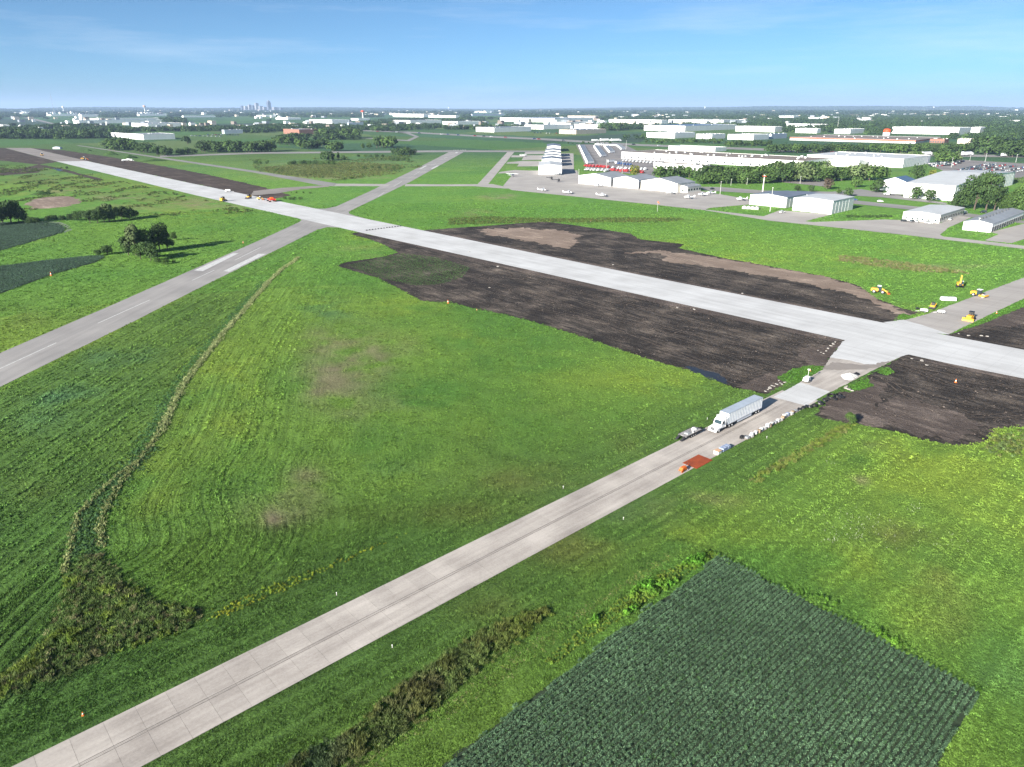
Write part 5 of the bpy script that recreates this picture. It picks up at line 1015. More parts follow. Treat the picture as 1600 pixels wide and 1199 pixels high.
o = make_roller(); x, y = at(66, 243.5); place(o, x, y, 140, .06, 1.5); tag(o, 'yellow roller on the unpaved end of the runway', 'roller')
o = make_loader(); x, y = at(132, 250); place(o, x, y, 70, .02, 1.4); tag(o, 'loader with white cab roof beside the far brown soil', 'loader')
for k, (u, v) in enumerate([(194, 252.5), (201, 251.5), (206, 252)]):
    o = make_pump(); x, y = at(u, v); place(o, x, y, 60 + 30 * k, .02, 2.2); tag(o, ['left white tank trailer by the far haul track', 'middle white tank trailer by the far haul track', 'right white tank trailer by the far haul track'][k], 'tank trailer')
sb = lump(90, .55, .4, .25, 1); sb.materials.append(M('plastic_black'))
for k in range(13):
    a, b_ = np.array(at(573, 360.5)), np.array(at(626, 353.8)); q = a + (b_ - a) * (k / 12); o = bpy.data.objects.new('sandbag', sb); COL.objects.link(o); place(o, q[0], q[1], 90 + 10 * k, .062, 1.6); tag(o, 'black sandbag in the line laid across the white runway', 'sandbag', 'sandbags across the white runway')

# ------------------------------------------------------------------ airport buildings and everything on the apron
dL, dR = azdir(-46.0), azdir(45.5)          # the two wall directions most buildings share
mat('wall_white', (.80, .80, .79), .5, var=.04, scale=.15, stretch=(1, 1, .15)); mat('wall_cream', (.74, .71, .63), .6, var=.06, scale=.2); mat('wall_beige', (.55, .47, .38), .7, var=.08, scale=.2); mat('wall_brick', (.24, .12, .09), .85, var=.2, scale=.5)
mat('wall_blue_grey', (.42, .47, .55), .6, var=.06, scale=.2); mat('wall_grey', (.48, .48, .49), .6, var=.08, scale=.2); mat('roof_white', (.47, .485, .50), .55, var=.06, scale=.08); mat('roof_grey', (.235, .255, .285), .6, var=.10, scale=.1); mat('roof_slate', (.13, .155, .205), .6, var=.1, scale=.1)
mat('roof_brown', (.185, .155, .135), .9, var=.14, scale=.08); mat('roof_blue', (.075, .13, .22), .5, var=.1, scale=.1); mat('door_grey', (.60, .61, .61), .5, var=.05, scale=.5); mat('band_orange', (.50, .065, .012), .6, var=.06, scale=.3); mat('dock_dark', (.06, .065, .075), .6, var=.2, scale=.5); mat('hvac', (.62, .62, .61), .6, var=.1, scale=1)
def reach(c, d, u):
    "how far one must go from c along d until the column u of the photo is met"
    lo, hi = 0.0, 4000.0; s = 1 if (uv_of(*(c + d * 5))[0] > uv_of(*c)[0]) else -1
    for _ in range(60):
        m_ = (lo + hi) / 2; q = uv_of(*(c + d * m_))[0]
        if (q - u) * s < 0: lo = m_
        else: hi = m_
    return (lo + hi) / 2
def building(name, u, v, ul, ur, vt, label, cat='building', wall='wall_white', roof='roof_white', style='flat', rise=.0, h=None, L=None, W=None, az=None, group=None, door=None, win=None, dock=0, hvac=0, band=None, side=None, ribs=0, sidewin=0, maxL=None, maxW=None):
    "u, v: near bottom corner; ul, ur: columns where the left and right faces end; vt: row of the eave above the corner"
    c = np.array(at(u, v)); dl, dr = (dL, dR) if az is None else (azdir(az), azdir(az + 91.5))
    L = L or max(4, reach(c, dl, ul)); W = W or max(4, reach(c, dr, ur)); h = h or max(2.5, tall(u, v, vt))
    if maxL: L = min(L, maxL)
    if maxW: W = min(W, maxW)
    a = math.degrees(math.atan2(dr[0], dr[1])); t = empty(name, c[0], c[1], a, 0)   # local +X along the right face, +Y along the left face
    ov = .25
    wl_ = MB()
    if style == 'flat':
        wl_.box(0, W, 0, L, 0, h, bottom=False)
        rf = MB().box(.35, W - .35, .35, L - .35, h, h + .12); 
        pr = MB(); pr.box(-.05, W + .05, -.05, .3, h, h + .5); pr.box(-.05, W + .05, L - .3, L + .05, h, h + .5); pr.box(-.05, .3, .3, L - .3, h, h + .5); pr.box(W - .3, W + .05, .3, L - .3, h, h + .5)
    elif style == 'gable_x':      # ridge runs along X, gables on the left (sunny) face
        wl_.prism([(0, 0), (L, 0), (L, h), (L / 2, h + rise), (0, h)][::-1], 0, W, axis='x')
        rf = MB(); e = rise / (L / 2) * ov
        rf.hexa([(-ov, -ov, h - e + .03), (W + ov, -ov, h - e + .03), (W + ov, L / 2, h + rise + .03), (-ov, L / 2, h + rise + .03), (-ov, -ov, h - e + .2), (W + ov, -ov, h - e + .2), (W + ov, L / 2, h + rise + .2), (-ov, L / 2, h + rise + .2)])
        rf.hexa([(-ov, L / 2, h + rise + .03), (W + ov, L / 2, h + rise + .03), (W + ov, L + ov, h - e + .03), (-ov, L + ov, h - e + .03), (-ov, L / 2, h + rise + .2), (W + ov, L / 2, h + rise + .2), (W + ov, L + ov, h - e + .2), (-ov, L + ov, h - e + .2)]); pr = None
    else:                          # ridge along Y, gables on the right (shady) face
        wl_.prism([(0, 0), (W, 0), (W, h), (W / 2, h + rise), (0, h)], 0, L, axis='y')
        rf = MB(); e = rise / (W / 2) * ov
        rf.hexa([(-ov, -ov, h - e + .03), (W / 2, -ov, h + rise + .03), (W / 2, L + ov, h + rise + .03), (-ov, L + ov, h - e + .03), (-ov, -ov, h - e + .2), (W / 2, -ov, h + rise + .2), (W / 2, L + ov, h + rise + .2), (-ov, L + ov, h - e + .2)])
        rf.hexa([(W / 2, -ov, h + rise + .03), (W + ov, -ov, h - e + .03), (W + ov, L + ov, h - e + .03), (W / 2, L + ov, h + rise + .03), (W / 2, -ov, h + rise + .2), (W + ov, -ov, h - e + .2), (W + ov, L + ov, h - e + .2), (W / 2, L + ov, h + rise + .2)]); pr = None
    wo_ = wl_.build('wall', M(wall), t); ro = rf.build('roof', M(roof), t)
    if pr: pr.build('parapet', M(wall), ro)
    def onface(y0, y1, z0, z1, nm, m_, d=.05): return MB().box(-d, -.005, y0, y1, z0, z1).build(nm, M(m_), t)
    def onside(x0, x1, z0, z1, nm, m_, d=.05): return MB().box(x0, x1, -d, -.005, z0, z1).build(nm, M(m_), t)
    for k in range(ribs + 1 if ribs else 0):
        y = L * k / ribs; onface(max(0, y - .09), min(L, y + .09), 0, h, 'wall_rib', 'door_grey', .09)
    for k in range(1, int(W / 6) if ribs else 0): onside(6 * k - .09, 6 * k + .09, 0, h, 'wall_rib', 'wall_white', .09)
    if door:
        for (f0, f1, hf) in door:
            o = onface(L * f0, L * f1, .05, h * hf, 'hangar_door', 'door_grey', .12); n = 4
            for k in range(1, n): y = L * (f0 + (f1 - f0) * k / n); MB().box(-.15, -.12, y - .06, y + .06, .1, h * hf - .1).build('door_rib', M('wall_grey'), o)
            MB().box(-.15, -.12, L * f0, L * f1, h * hf * .5 - .06, h * hf * .5 + .06).build('door_rail', M('wall_grey'), o)
    if win:
        for (f, w_, z0_, z1_) in win: onface(L * f - w_ / 2, L * f + w_ / 2, z0_, z1_, 'window', 'glass_dark')
    for k in range(dock):
        y = L * (k + .5) / dock; onface(y - 1.5, y + 1.5, .9, 3.9, 'dock_door', 'dock_dark')
    for k in range(sidewin): x = W * (k + .5) / sidewin; onside(x - W / sidewin * .3, x + W / sidewin * .3, h * .3, h * .65, 'window', 'glass_dark')
    if side: onside(W * side[0], W * side[1], .05, h * side[2], 'side_door', 'dock_dark')
    rr_ = random.Random(int(u * 7 + v))
    for k in range(hvac):
        x, y = rr_.uniform(.08, .92) * W, rr_.uniform(.06, .94) * L; s_ = rr_.uniform(1.0, 2.2); MB().box(x - s_, x + s_, y - s_ * .7, y + s_ * .7, h + .12, h + rr_.uniform(1.2, 2.2)).build('rooftop_unit', M('hvac'), ro)
    if band: 
        onface(-.05, L + .05, h * band[0], h * band[1], 'orange_band', 'band_orange', .08); onside(-.06, W + .05, h * band[0], h * band[1], 'orange_band', 'band_orange', .08)
    return tag(t, label, cat, group)
# long row of hangars going away from us
rowb = [(841.5, 273.2, 877.5, 60, 10.2, 'roof_white'), (846.5, 259.8, 877, 42, 9.2, 'roof_slate'), (849, 254.2, 876.5, 34, 9, 'roof_grey'), (851, 249.2, 876, 34, 9, 'roof_slate'), (852, 245.3, 876, 60, 9.2, 'roof_grey'), (854.5, 237.2, 876, 80, 9.2, 'roof_slate')]
for k, (u0, v0, u1, dep, h_, rk) in enumerate(rowb):
    a = np.array(at(u0, v0)); b_ = np.array(at(u1, v0)); w_ = b_[0] - a[0]; t = empty('hangar', a[0], a[1], 92.8, 0)
    d0 = MB().prism([(0, 0), (w_, 0), (w_, h_), (w_ / 2, h_ + 1.6), (0, h_)], 0, dep).build('wall', M('wall_white'), t)
    r_ = MB()
    for s0, s1, z0_, z1_ in ((-.3, w_ / 2, h_ - .02, h_ + 1.62), (w_ / 2, w_ + .3, h_ + 1.62, h_ - .02)): r_.hexa([(s0, -.3, z0_ + .04), (s1, -.3, z1_ + .04), (s1, dep + .3, z1_ + .04), (s0, dep + .3, z0_ + .04), (s0, -.3, z0_ + .25), (s1, -.3, z1_ + .25), (s1, dep + .3, z1_ + .25), (s0, dep + .3, z0_ + .25)])
    r_.build('roof', M(rk), t)
    dr = MB().box(w_ * .14, w_ * .86, -.12, -.01, .05, h_ * .72).build('hangar_door', M('wall_white'), t)
    for q in range(1, 5): x = w_ * (.14 + .72 * q / 5); MB().box(x - .05, x + .05, -.16, -.12, .1, h_ * .7).build('door_rib', M('door_grey'), dr)
    MB().box(w_ * .45, w_ * .49, -.05, -.01, h_ * .82, h_ * .95).build('vent', M('door_grey'), t)
    MB().box(w_ * .9, w_ * .94, -.05, -.01, .05, 2.2).build('door', M('dock_dark'), t)
    tag(t, ['big white hangar at the near end of the long row', 'second white hangar of the long row going away', 'grey roofed hangar, third of the long row', 'fourth white hangar of the long row going away', 'fifth white hangar of the long row going away', 'last white hangar of the row, nearest the highway'][k], 'hangar', 'row of hangars beyond the apron')
# three hangars in a line on the apron
building('hangar', 954, 291.5, 903, 978, 281.5, 'white hangar with grey roof, left of the three on the apron', 'hangar', roof='roof_grey', ribs=7, style='gable_x', rise=3.2, h=8.2, W=32, door=[(.08, .9, .75)], side=(.05, .35, .8))
building('hangar', 997, 295.5, 957, 1025, 285.5, 'white hangar with grey roof, middle of the three on the apron', 'hangar', roof='roof_grey', ribs=7, style='gable_x', rise=3.0, h=8.2, W=34, door=[(.08, .92, .75)], side=(.05, .3, .8))
building('hangar', 1058, 301.3, 1000, 1080, 289, 'white hangar with windowed doors, right of the three on the apron', 'hangar', wall='wall_cream', ribs=7, roof='roof_grey', style='gable_x', rise=4.0, h=8.0, W=30, door=[(.06, .48, .7), (.56, .95, .68)], win=[(f, 1.2, 2.2, 3.3) for f in (.12, .2, .28, .36, .62, .7, .78, .86)])
building('airport_office', 1074, 301.6, 1059, 1095, 293.5, 'low grey office joined to the right apron hangar', 'office', wall='wall_cream', roof='roof_grey', style='gable_x', rise=1.2, h=5.2, win=[(.5, 2.4, 1.2, 2.8)], sidewin=5)
building('hangar', 1228, 325.3, 1170, 1239, 309, 'white hangar with slate blue roof beside the lawn', 'hangar', roof='roof_slate', ribs=7, style='gable_x', rise=1.6, W=34, win=None, door=[(.03, .32, .92), (.35, .63, .92), (.66, .97, .92)])
building('hangar', 1299, 335.2, 1237, 1332, 314.6, 'tall white hangar with flat white roof at the concrete drive', 'hangar', roof='roof_white', ribs=7, style='gable_x', rise=.9, door=[(.12, .9, .7)])
building('shed', 1275, 312, 1213, 1280, 306.5, 'long low slate roofed shed behind the two white hangars', 'shed', wall='wall_grey', roof='roof_slate', style='gable_x', rise=1, W=20)
building('office_building', 1467, 349.3, 1409, 1505, 336.5, 'cream office with dark windows and flat pale roof', 'office', wall='wall_cream', roof='roof_white', style='gable_x', rise=1.0, win=[(f, 1.1, 1.0, 2.3) for f in (.1, .28, .45, .58, .72, .9)], sidewin=14)
building('t_hangar', 1548, 363.8, 1503, 1640, 350.5, 'long low white hangar with ridge vents at the right edge', 'hangar', roof='roof_grey', ribs=7, style='gable_x', rise=1.6, W=85, side=(.02, .98, .6))
tv = bpy.data.objects['t_hangar']; L_ = 16
for k in range(9): MB().box(6 + 8 * k, 7.2 + 8 * k, 7.4, 8.6, 7.2, 8.2).build('ridge_vent', M('dock_dark'), tv)
# the white works behind the trees
building('factory', 1489, 314.5, 1411, 1582, 291, 'big white metal works with pale ridged roof behind the trees', 'factory', roof='roof_white', ribs=7, style='gable_y', rise=4.5, hvac=0)
building('factory_annex', 1413, 299.8, 1377, 1424, 283, 'white annex with blue roof left of the big works', 'factory', roof='roof_blue', ribs=7, style='gable_x', rise=3.5, h=9, W=28)
building('factory', 1410, 262.5, 1258, 1452, 250.5, 'long stepped white factory with grey roof right of the truck depot', 'factory', roof='roof_white', ribs=7, hvac=8, h=11)
building('factory_annex', 1341, 262, 1260, 1352, 254, 'lower white wing before the stepped white factory', 'factory', roof='roof_white', ribs=7, h=8, W=30)
building('warehouse', 1254, 264.5, 966, 1300, 255, 'huge low white warehouse with brown roof behind the truck depot', 'warehouse', roof='roof_brown', hvac=26, h=9.5, dock=22, maxW=120)
building('warehouse_annex', 1097, 268, 1020, 1119, 261.5, 'low white loading wing before the huge warehouse', 'warehouse', roof='roof_brown', hvac=6, dock=10, h=6.5, maxW=24)
building('warehouse', 1117, 237.5, 1043, 1136, 231.5, 'narrow white warehouse just behind the huge one', 'warehouse', roof='roof_white', maxW=40)
sl = sheet('solar_field', poly_px([(992, 233.2), (1060, 233.5), (1078, 238), (1035, 240)]), M('roof_blue'), 0.5, parent=None)
bpy.data.objects.remove(sl)
# far warehouses: corner, left end, right end, eave
far = [
 (124, 193.5, 114, 255, 188.5, 'wall_white', 'roof_blue', 'long blue roofed warehouse far left beyond the runway end'), (232, 199.5, 204, 292, 193.5, 'wall_white', 'roof_grey', 'white fronted warehouse below the long blue roofed one'), (150, 188.2, 140, 250, 185.4, 'wall_white', 'roof_grey', 'thin pale warehouse behind the long blue roofed one'),
 (200, 216, 172, 206, 209.5, 'wall_white', 'roof_white', 'small white depot left of the round roofed one'), (225, 219, 200, 274, 210.5, 'wall_white', 'roof_grey', 'white depot with long grey side beyond the tree row'), (80, 181.6, 72, 120, 179.4, 'wall_white', 'roof_white', 'small white sliver of a building at the far left'), (128, 183.2, 122, 155, 179.5, 'wall_white', 'roof_white', 'bright little white block beyond the blue roofs'),
 (218, 181.3, 214, 262, 178.6, 'wall_white', 'roof_grey', 'pale low building above the long blue roofs'), (287, 183.6, 284, 337, 181.2, 'wall_white', 'roof_white', 'thin white building left of the skyline'), (351, 209.5, 347, 380, 203.4, 'wall_blue_grey', 'roof_grey', 'blue grey office with long windows left of centre'), (66, 206.5, 64, 86, 203, 'wall_white', 'roof_grey', 'little white shop among the left trees'), (6, 199.5, -20, 16, 196, 'wall_white', 'roof_white', 'white building cut by the left edge'), (35, 178.5, 29, 48, 176.5, 'wall_white', 'roof_white', 'tiny white block on the far left horizon'),
 (468, 210.5, 442, 497, 202.8, 'wall_brick', 'roof_grey', 'brown brick block among the trees left of centre'), (519, 194, 482, 545, 187.8, 'wall_white', 'roof_blue', 'white warehouse with blue side left of centre'), (545, 196.5, 543, 568, 191.8, 'wall_blue_grey', 'roof_grey', 'blue grey building right of the white and blue one'), (641, 193.8, 617, 690, 188.6, 'wall_white', 'roof_grey', 'white warehouse with dark side above the lone dome bush'), (715, 195.3, 691, 752, 190.4, 'wall_white', 'roof_grey', 'low white warehouse right of the dark sided one'), (662, 183.5, 600, 674, 178.6, 'wall_white', 'roof_white', 'wide bright white building near the orange water tower'), (712, 184.3, 668, 718, 181, 'wall_white', 'roof_white', 'thin bright white building right of the wide one'), (738, 181.3, 736, 790, 178.5, 'wall_blue_grey', 'roof_grey', 'blue grey warehouse above the big white fronts'),
 (866, 191.5, 757, 926, 185.3, 'wall_white', 'roof_blue', 'very wide white front with blue side beyond the highway'), (772, 207, 743, 830, 199.8, 'wall_white', 'roof_slate', 'white store with dark side beside the highway'), (849, 202.5, 819, 895, 196, 'wall_white', 'roof_grey', 'white warehouse behind the hangar row'), (940, 202.5, 896, 946, 195.4, 'wall_white', 'roof_white', 'white warehouse right of the hangar row'), (884, 195.3, 860, 927, 191.5, 'wall_white', 'roof_slate', 'thin white warehouse with dark roof behind the hangar row'), (900, 210, 873, 947, 203.6, 'wall_beige', 'roof_slate', 'beige warehouse with dark side near the crop field'), (930, 185.5, 886, 936, 181.5, 'wall_beige', 'roof_white', 'far beige warehouse above the white ones'),
 (1033, 194.3, 950, 1043, 188, 'wall_white', 'roof_grey', 'long white warehouse with dark docks right of centre'), (1130, 193.5, 1043, 1166, 188.3, 'wall_white', 'roof_grey', 'long white warehouse, right hand of the dashed pair'), (1070, 205.5, 1005, 1150, 197.3, 'wall_white', 'roof_blue', 'white warehouse with long blue roofed side'), (1210, 206.8, 1148, 1222, 198.6, 'wall_white', 'roof_white', 'bright white warehouse left of the orange striped one'), (1054, 216.5, 1009, 1086, 208.4, 'wall_white', 'roof_white', 'white works behind the narrow warehouse'), (1112, 217.5, 1087, 1133, 210.4, 'wall_white', 'roof_grey', 'white shop with a blue side beyond the highway'), (1177, 219.3, 1136, 1201, 211.3, 'wall_white', 'roof_white', 'white factory with rooftop units beyond the highway'), (1205, 217.5, 1196, 1229, 210, 'wall_blue_grey', 'roof_blue', 'blue building just left of the orange stripe'),
 (1497, 211, 1392, 1516, 200.5, 'wall_white', 'roof_white', 'large white plant behind the orange striped building'), (1530, 208, 1515, 1538, 199.5, 'wall_white', 'roof_white', 'white tower block at the right end of the large plant'), (1328, 209.5, 1303, 1350, 202.5, 'wall_white', 'roof_white', 'white hall left of the orange tank'), (1276, 208.5, 1242, 1282, 201.5, 'wall_white', 'roof_white', 'white shed behind the orange striped building'), (1290, 198.5, 1225, 1294, 194.6, 'wall_white', 'roof_grey', 'thin long white building far right of centre'), (1515, 225.5, 1495, 1521, 218, 'wall_beige', 'roof_brown', 'small beige block right of the orange striped building'), (1475, 224, 1452, 1482, 218, 'wall_brick', 'roof_brown', 'brown brick wing at the end of the orange stripe'),
 (1240, 184, 1216, 1250, 181.5, 'wall_white', 'roof_white', 'small white roofs in the trees right of centre'), (1355, 190, 1340, 1362, 187.5, 'wall_white', 'roof_white', 'white roof among the right hand trees'), (1285, 186, 1262, 1292, 184, 'wall_white', 'roof_white', 'pale roofs in the trees above the orange stripe'), (760, 176.5, 740, 772, 175, 'wall_white', 'roof_white', 'tiny pale building on the horizon at centre'), (560, 188.5, 548, 578, 185.5, 'wall_white', 'roof_grey', 'pale building right below the orange water tower'), (450, 187.2, 430, 470, 184.4, 'wall_white', 'roof_grey', 'pale long building under the skyline'), (415, 182.5, 400, 430, 180.5, 'wall_white', 'roof_white', 'white building just below the tall tower')]
for (u, v, ul, ur, vt, w_, r_, lab) in far:
    building('warehouse', u, v, ul, ur, vt, lab, 'warehouse', wall=w_, roof=r_, dock=6 if v > 186 and (u - ul) > 20 else 0, hvac=5 if v > 192 else 0, maxW=420, maxL=420)
building('warehouse', 1430, 224.8, 1232, 1452, 219.8, 'very long brown roofed building with an orange stripe', 'warehouse', wall='wall_grey', roof='roof_brown', band=(.62, 1.02), hvac=16, az=-50, W=230)
# orange and white tank beside it
t = empty('storage_silo', *at(1384, 217), 0, 0); hh = tall(1384, 217, 201); s_ = hh / 10
MB().lathe([(0, 0), (3.6 * s_, 0), (3.6 * s_, 6.2 * s_)], 20).build('tank_wall', M('truck_white'), t, smooth=True); MB().lathe([(3.62 * s_, 6.2 * s_), (3.62 * s_, 8.6 * s_), (2.6 * s_, 9.6 * s_), (0, 10 * s_)], 20).build('tank_top', M('band_orange'), t, smooth=True); tag(t, 'round white tank with orange top above the orange striped building', 'tank')
def water_tower(u, vb, vt, label, band=None, sc=1):
    x, y = at(u, vb); h = tall(u, vb, vt); t = empty('water_tower', x, y, 0, 0); r = h * .2 * sc
    MB().lathe([(r * .5, 0), (r * .28, h * .15), (r * .25, h * .62), (r * .5, h * .7)], 12).build('stem', M('truck_white'), t, smooth=True)
    MB().lathe([(r * .5, h * .7), (r, h * .78), (r * 1.05, h * .87), (r * .7, h * .97), (0, h)], 16).build('bowl', M(band or 'truck_white'), t, smooth=True); return tag(t, label, 'water tower')
water_tower(567, 184, 172.5, 'orange and white water tower left of centre', 'band_orange', 1.3); water_tower(100, 176, 166, 'white water tower by the mast on the left horizon'); water_tower(227, 176.5, 164.5, 'white and orange water tower on the left horizon', 'tan_box')
water_tower(1101, 173, 167, 'small white water tower on the horizon right of centre'); water_tower(1458, 173, 167, 'small white water tower on the far right horizon'); water_tower(701, 173, 167.3, 'faint white water tower on the horizon at centre')
# guyed mast
x, y = at(85, 177); h = tall(85, 177, 145.5); t = empty('radio_mast', x, y, 0, 0); MB().tube((0, 0, 0), (0, 0, h), 2.2, 1.2, 6).build('lattice_pole', M('machine_grey'), t)
for a in (0, 120, 240): MB().tube((h * .5 * math.cos(R(a)), h * .5 * math.sin(R(a)), 0), (0, 0, h * .85), .5, n=4).build('guy_wire', M('machine_grey'), t)
tag(t, 'tall thin guyed radio mast on the left horizon', 'mast')
# city skyline
mat('tower_glass', (.10, .12, .16), .4, var=.1, scale=.02); mat('tower_stone', (.22, .225, .24), .6, var=.1, scale=.02)
for k, (u, vt, w_, m_, crown, lab) in enumerate([(421, 157, 4.6, 'tower_glass', 1, 'tallest stepped tower of the distant skyline'), (402, 161.5, 4.2, 'tower_stone', 0, 'second tallest slab tower of the distant skyline'), (408, 166, 5, 'tower_stone', 0, 'low block right of the second tallest tower'), (396, 165, 3, 'tower_glass', 0, 'slim dark block left of the second tallest tower'), (391, 164, 4, 'tower_stone', 0, 'mid height block in the left of the skyline'), (385, 166.3, 5, 'tower_stone', 0, 'wide low block at the left of the skyline'), (379, 165.5, 2.6, 'tower_glass', 0, 'leftmost slim block of the skyline'), (414, 167.5, 5, 'tower_stone', 0, 'low block just left of the tallest tower'), (430, 167.8, 6, 'tower_stone', 0, 'low block just right of the tallest tower'), (440, 168.6, 5, 'tower_glass', 0, 'rightmost low block of the skyline')]):
    vb = 174.3; x, y = at(u, vb); h = tall(u, vb, vt); w = w_ / F_PX * math.hypot(x, y) / 2; t = empty('office_tower', x, y, 45, 0)
    MB().box(-w, w, -w, w, 0, h * (.8 if crown else 1)).build('shaft', M(m_), t)
    if crown: c_ = MB().box(-w * .8, w * .8, -w * .8, w * .8, h * .8, h * .9).build('upper_shaft', M(m_), t); MB().box(-w * .7, w * .7, -w * .7, w * .7, h * .9, h, taper=(w * .5, w * .5, w * .5, w * .5)).build('crown', M('tower_stone'), c_)
    else: MB().box(-w * .5, w * .5, -w * .5, w * .5, h, h * 1.04).build('plant_room', M('tower_stone'), t)
    tag(t, lab, 'tower', 'distant city skyline')

# ------------------------------------------------------------------ aircraft, cars, trucks
def make_plane():
    t = empty('light_aircraft', 0, 0)
    b = MB(); prof = [(3.4, .10), (3.1, .42), (2.4, .55), (1.2, .62), (0, .58), (-2, .34), (-4.0, .12)]; n = 10; k = 0
    for x, r in prof:
        for i in range(n): a = 2 * math.pi * i / n; b.v.append((x, r * .9 * math.cos(a), 1.35 + r * math.sin(a) + (.12 if x < -1 else 0)))
    for q in range(len(prof) - 1):
        for i in range(n): j = (i + 1) % n; b.f.append((q * n + i, q * n + j, (q + 1) * n + j, (q + 1) * n + i)); b.m.append(0)
    b.build('fuselage', M('truck_white'), t, smooth=True)
    MB().prism([(-.5, 1.85), (1.5, 1.85), (.9, 2.25), (.0, 2.25)], -.5, .5).build('canopy', M('glass_dark'), t)
    MB().box(-.3, 1.25, -5.4, 5.4, 2.22, 2.36, taper=(.1, .15, .4, .4)).build('wing', M('truck_white'), t)
    MB().box(-4.1, -3.2, -1.7, 1.7, 1.5, 1.58, taper=(.1, .1, .2, .2)).build('tailplane', M('truck_white'), t); MB().prism([(-4.3, 1.4), (-3.0, 1.45), (-3.9, 2.75), (-4.4, 2.75)], -.06, .06).build('fin', M('truck_white'), t)
    for x, y in ((2.4, 0), (.3, 1.1), (.3, -1.1)): wheel(t, x, y if y else .001, .24, .14); MB().tube((x, y, .3), (x, y * .4, 1.0), .05).build('strut', M('truck_white'), t)
    MB().box(3.42, 3.46, -.06, .06, .5, 2.2).build('propeller', M('dark_frame'), t); return t
pl0 = make_plane(); first = True
for (u, v, az, s, lab) in [(847, 299.3, 110, 1.1, 'white light aircraft at the left edge of the apron'), (887, 303.5, 100, 1.15, 'larger white aircraft with dark engines on the left apron'), (940, 307.8, 95, 1.2, 'white light aircraft nearest the grass edge of the apron'), (935, 292, 290, 1.25, 'white aircraft parked before the left apron hangar'), (1048, 304, 280, 1.3, 'white aircraft parked before the right apron hangar'), (1076, 311, 285, 1.2, 'white aircraft standing out on the open apron'), (1097, 306.5, 290, 1.1, 'white aircraft, left of the pair beside the lawn'), (1110, 304, 300, 1.1, 'white aircraft, right of the pair beside the lawn'), (1158, 314, 280, 1.2, 'white aircraft beside the slate roofed hangar'), (818, 245.5, 60, 1.6, 'white aircraft on the upper taxilane pad'), (870, 273.8, 90, 1.5, 'white aircraft at the foot of the big hangar'), (800, 276.5, 30, 1.5, 'dark and white aircraft at the corner of the apron')]:
    o = pl0 if first else copy_tree(pl0); first = False; x, y = at(u, v); place(o, x, y, az, .13, s); tag(o, lab, 'aircraft', 'light aircraft on the apron')
# dark helicopter like pair of aircraft
def make_heli():
    t = empty('helicopter', 0, 0)
    MB().lathe([(0, -1.1), (.8, -.7), (1.05, 0), (.8, .8), (0, 1.15)], 12, (0, 0, 1.6)).build('cabin', M('plastic_black'), t, smooth=True); MB().tube((-.6, 0, 1.9), (-5.2, 0, 2.2), .3, .12, 8).build('tail_boom', M('plastic_black'), t); MB().prism([(-5.4, 1.8), (-4.9, 1.9), (-5.2, 3.1), (-5.6, 3.1)], -.05, .05).build('fin', M('plastic_black'), t)
    MB().tube((0, 0, 2.6), (0, 0, 3.2), .12).build('rotor_mast', M('dark_frame'), t)
    for a in (20, 200): MB().box(.1, 5.2, -.14, .14, 3.17, 3.21).build('rotor_blade', M('dark_frame'), t).rotation_euler = (0, 0, R(a))
    for s in (-1, 1): MB().tube((1.2, s, .1), (-1.4, s, .1), .07).build('skid', M('dark_frame'), t); MB().tube((0, s, .1), (0, s * .5, 1.0), .05).build('skid_strut', M('dark_frame'), t)
    return t
o = make_heli(); x, y = at(873, 285); place(o, x, y, 100, .13, 1.3); tag(o, 'dark helicopter beside the left apron hangar', 'helicopter')
o = copy_tree(o); x, y = at(862, 281.5); place(o, x, y, 60, .13, 1.2); tag(o, 'dark helicopter nearer the big hangar', 'helicopter')
def car_mesh(name, paintm, van=False, one=True):
    b = MB(); prof = [(-2.2, .35), (2.2, .35), (2.25, .75), (1.3, .95), (-2.0, 1.0), (-2.25, .8)]
    b.prism(prof, -.88, .88, 0); b.prism([(-1.9, .98), (1.25, .94), (.55, 1.48), (-1.3, 1.5)] if not van else [(-2.1, .98), (1.4, .94), (.9, 1.75), (-2.0, 1.8)], -.76, .76, 1); b.box(-1.25 if not van else -1.9, .5 if not van else .85, -.7, .7, 1.49 if not van else 1.79, 1.53 if not van else 1.83, 0)
    for x in (-1.4, 1.4):
        for y in (-.8, .8): b.tube((x, y - .1, .33), (x, y + .1, .33), .33, n=8, mi=2)
    return b.mesh(name, [paintm, M('glass_dark'), M('tyre')])
for nm, c in dict(car_white=(.75, .75, .75), car_silver=(.45, .46, .48), car_black=(.02, .02, .025), car_red=(.35, .02, .02), car_blue=(.03, .06, .2), car_grey=(.15, .15, .16)).items(): mat(nm, c, .3, spec=.6)
CARS = [car_mesh('parked_car', M(k), v_) for k, v_ in [('car_white', False), ('car_silver', False), ('car_black', True), ('car_grey', True), ('car_blue', False), ('car_red', False), ('car_white', True), ('car_black', False)]]
def car_at(u, v, az, label, group=None, k=None, s=1.0, z=.17, name='parked_car'):
    o = bpy.data.objects.new(name, CARS[random.randrange(8) if k is None else k]); COL.objects.link(o); x, y = at(u, v); place(o, x, y, az, z, s); return tag(o, label, 'car', group)
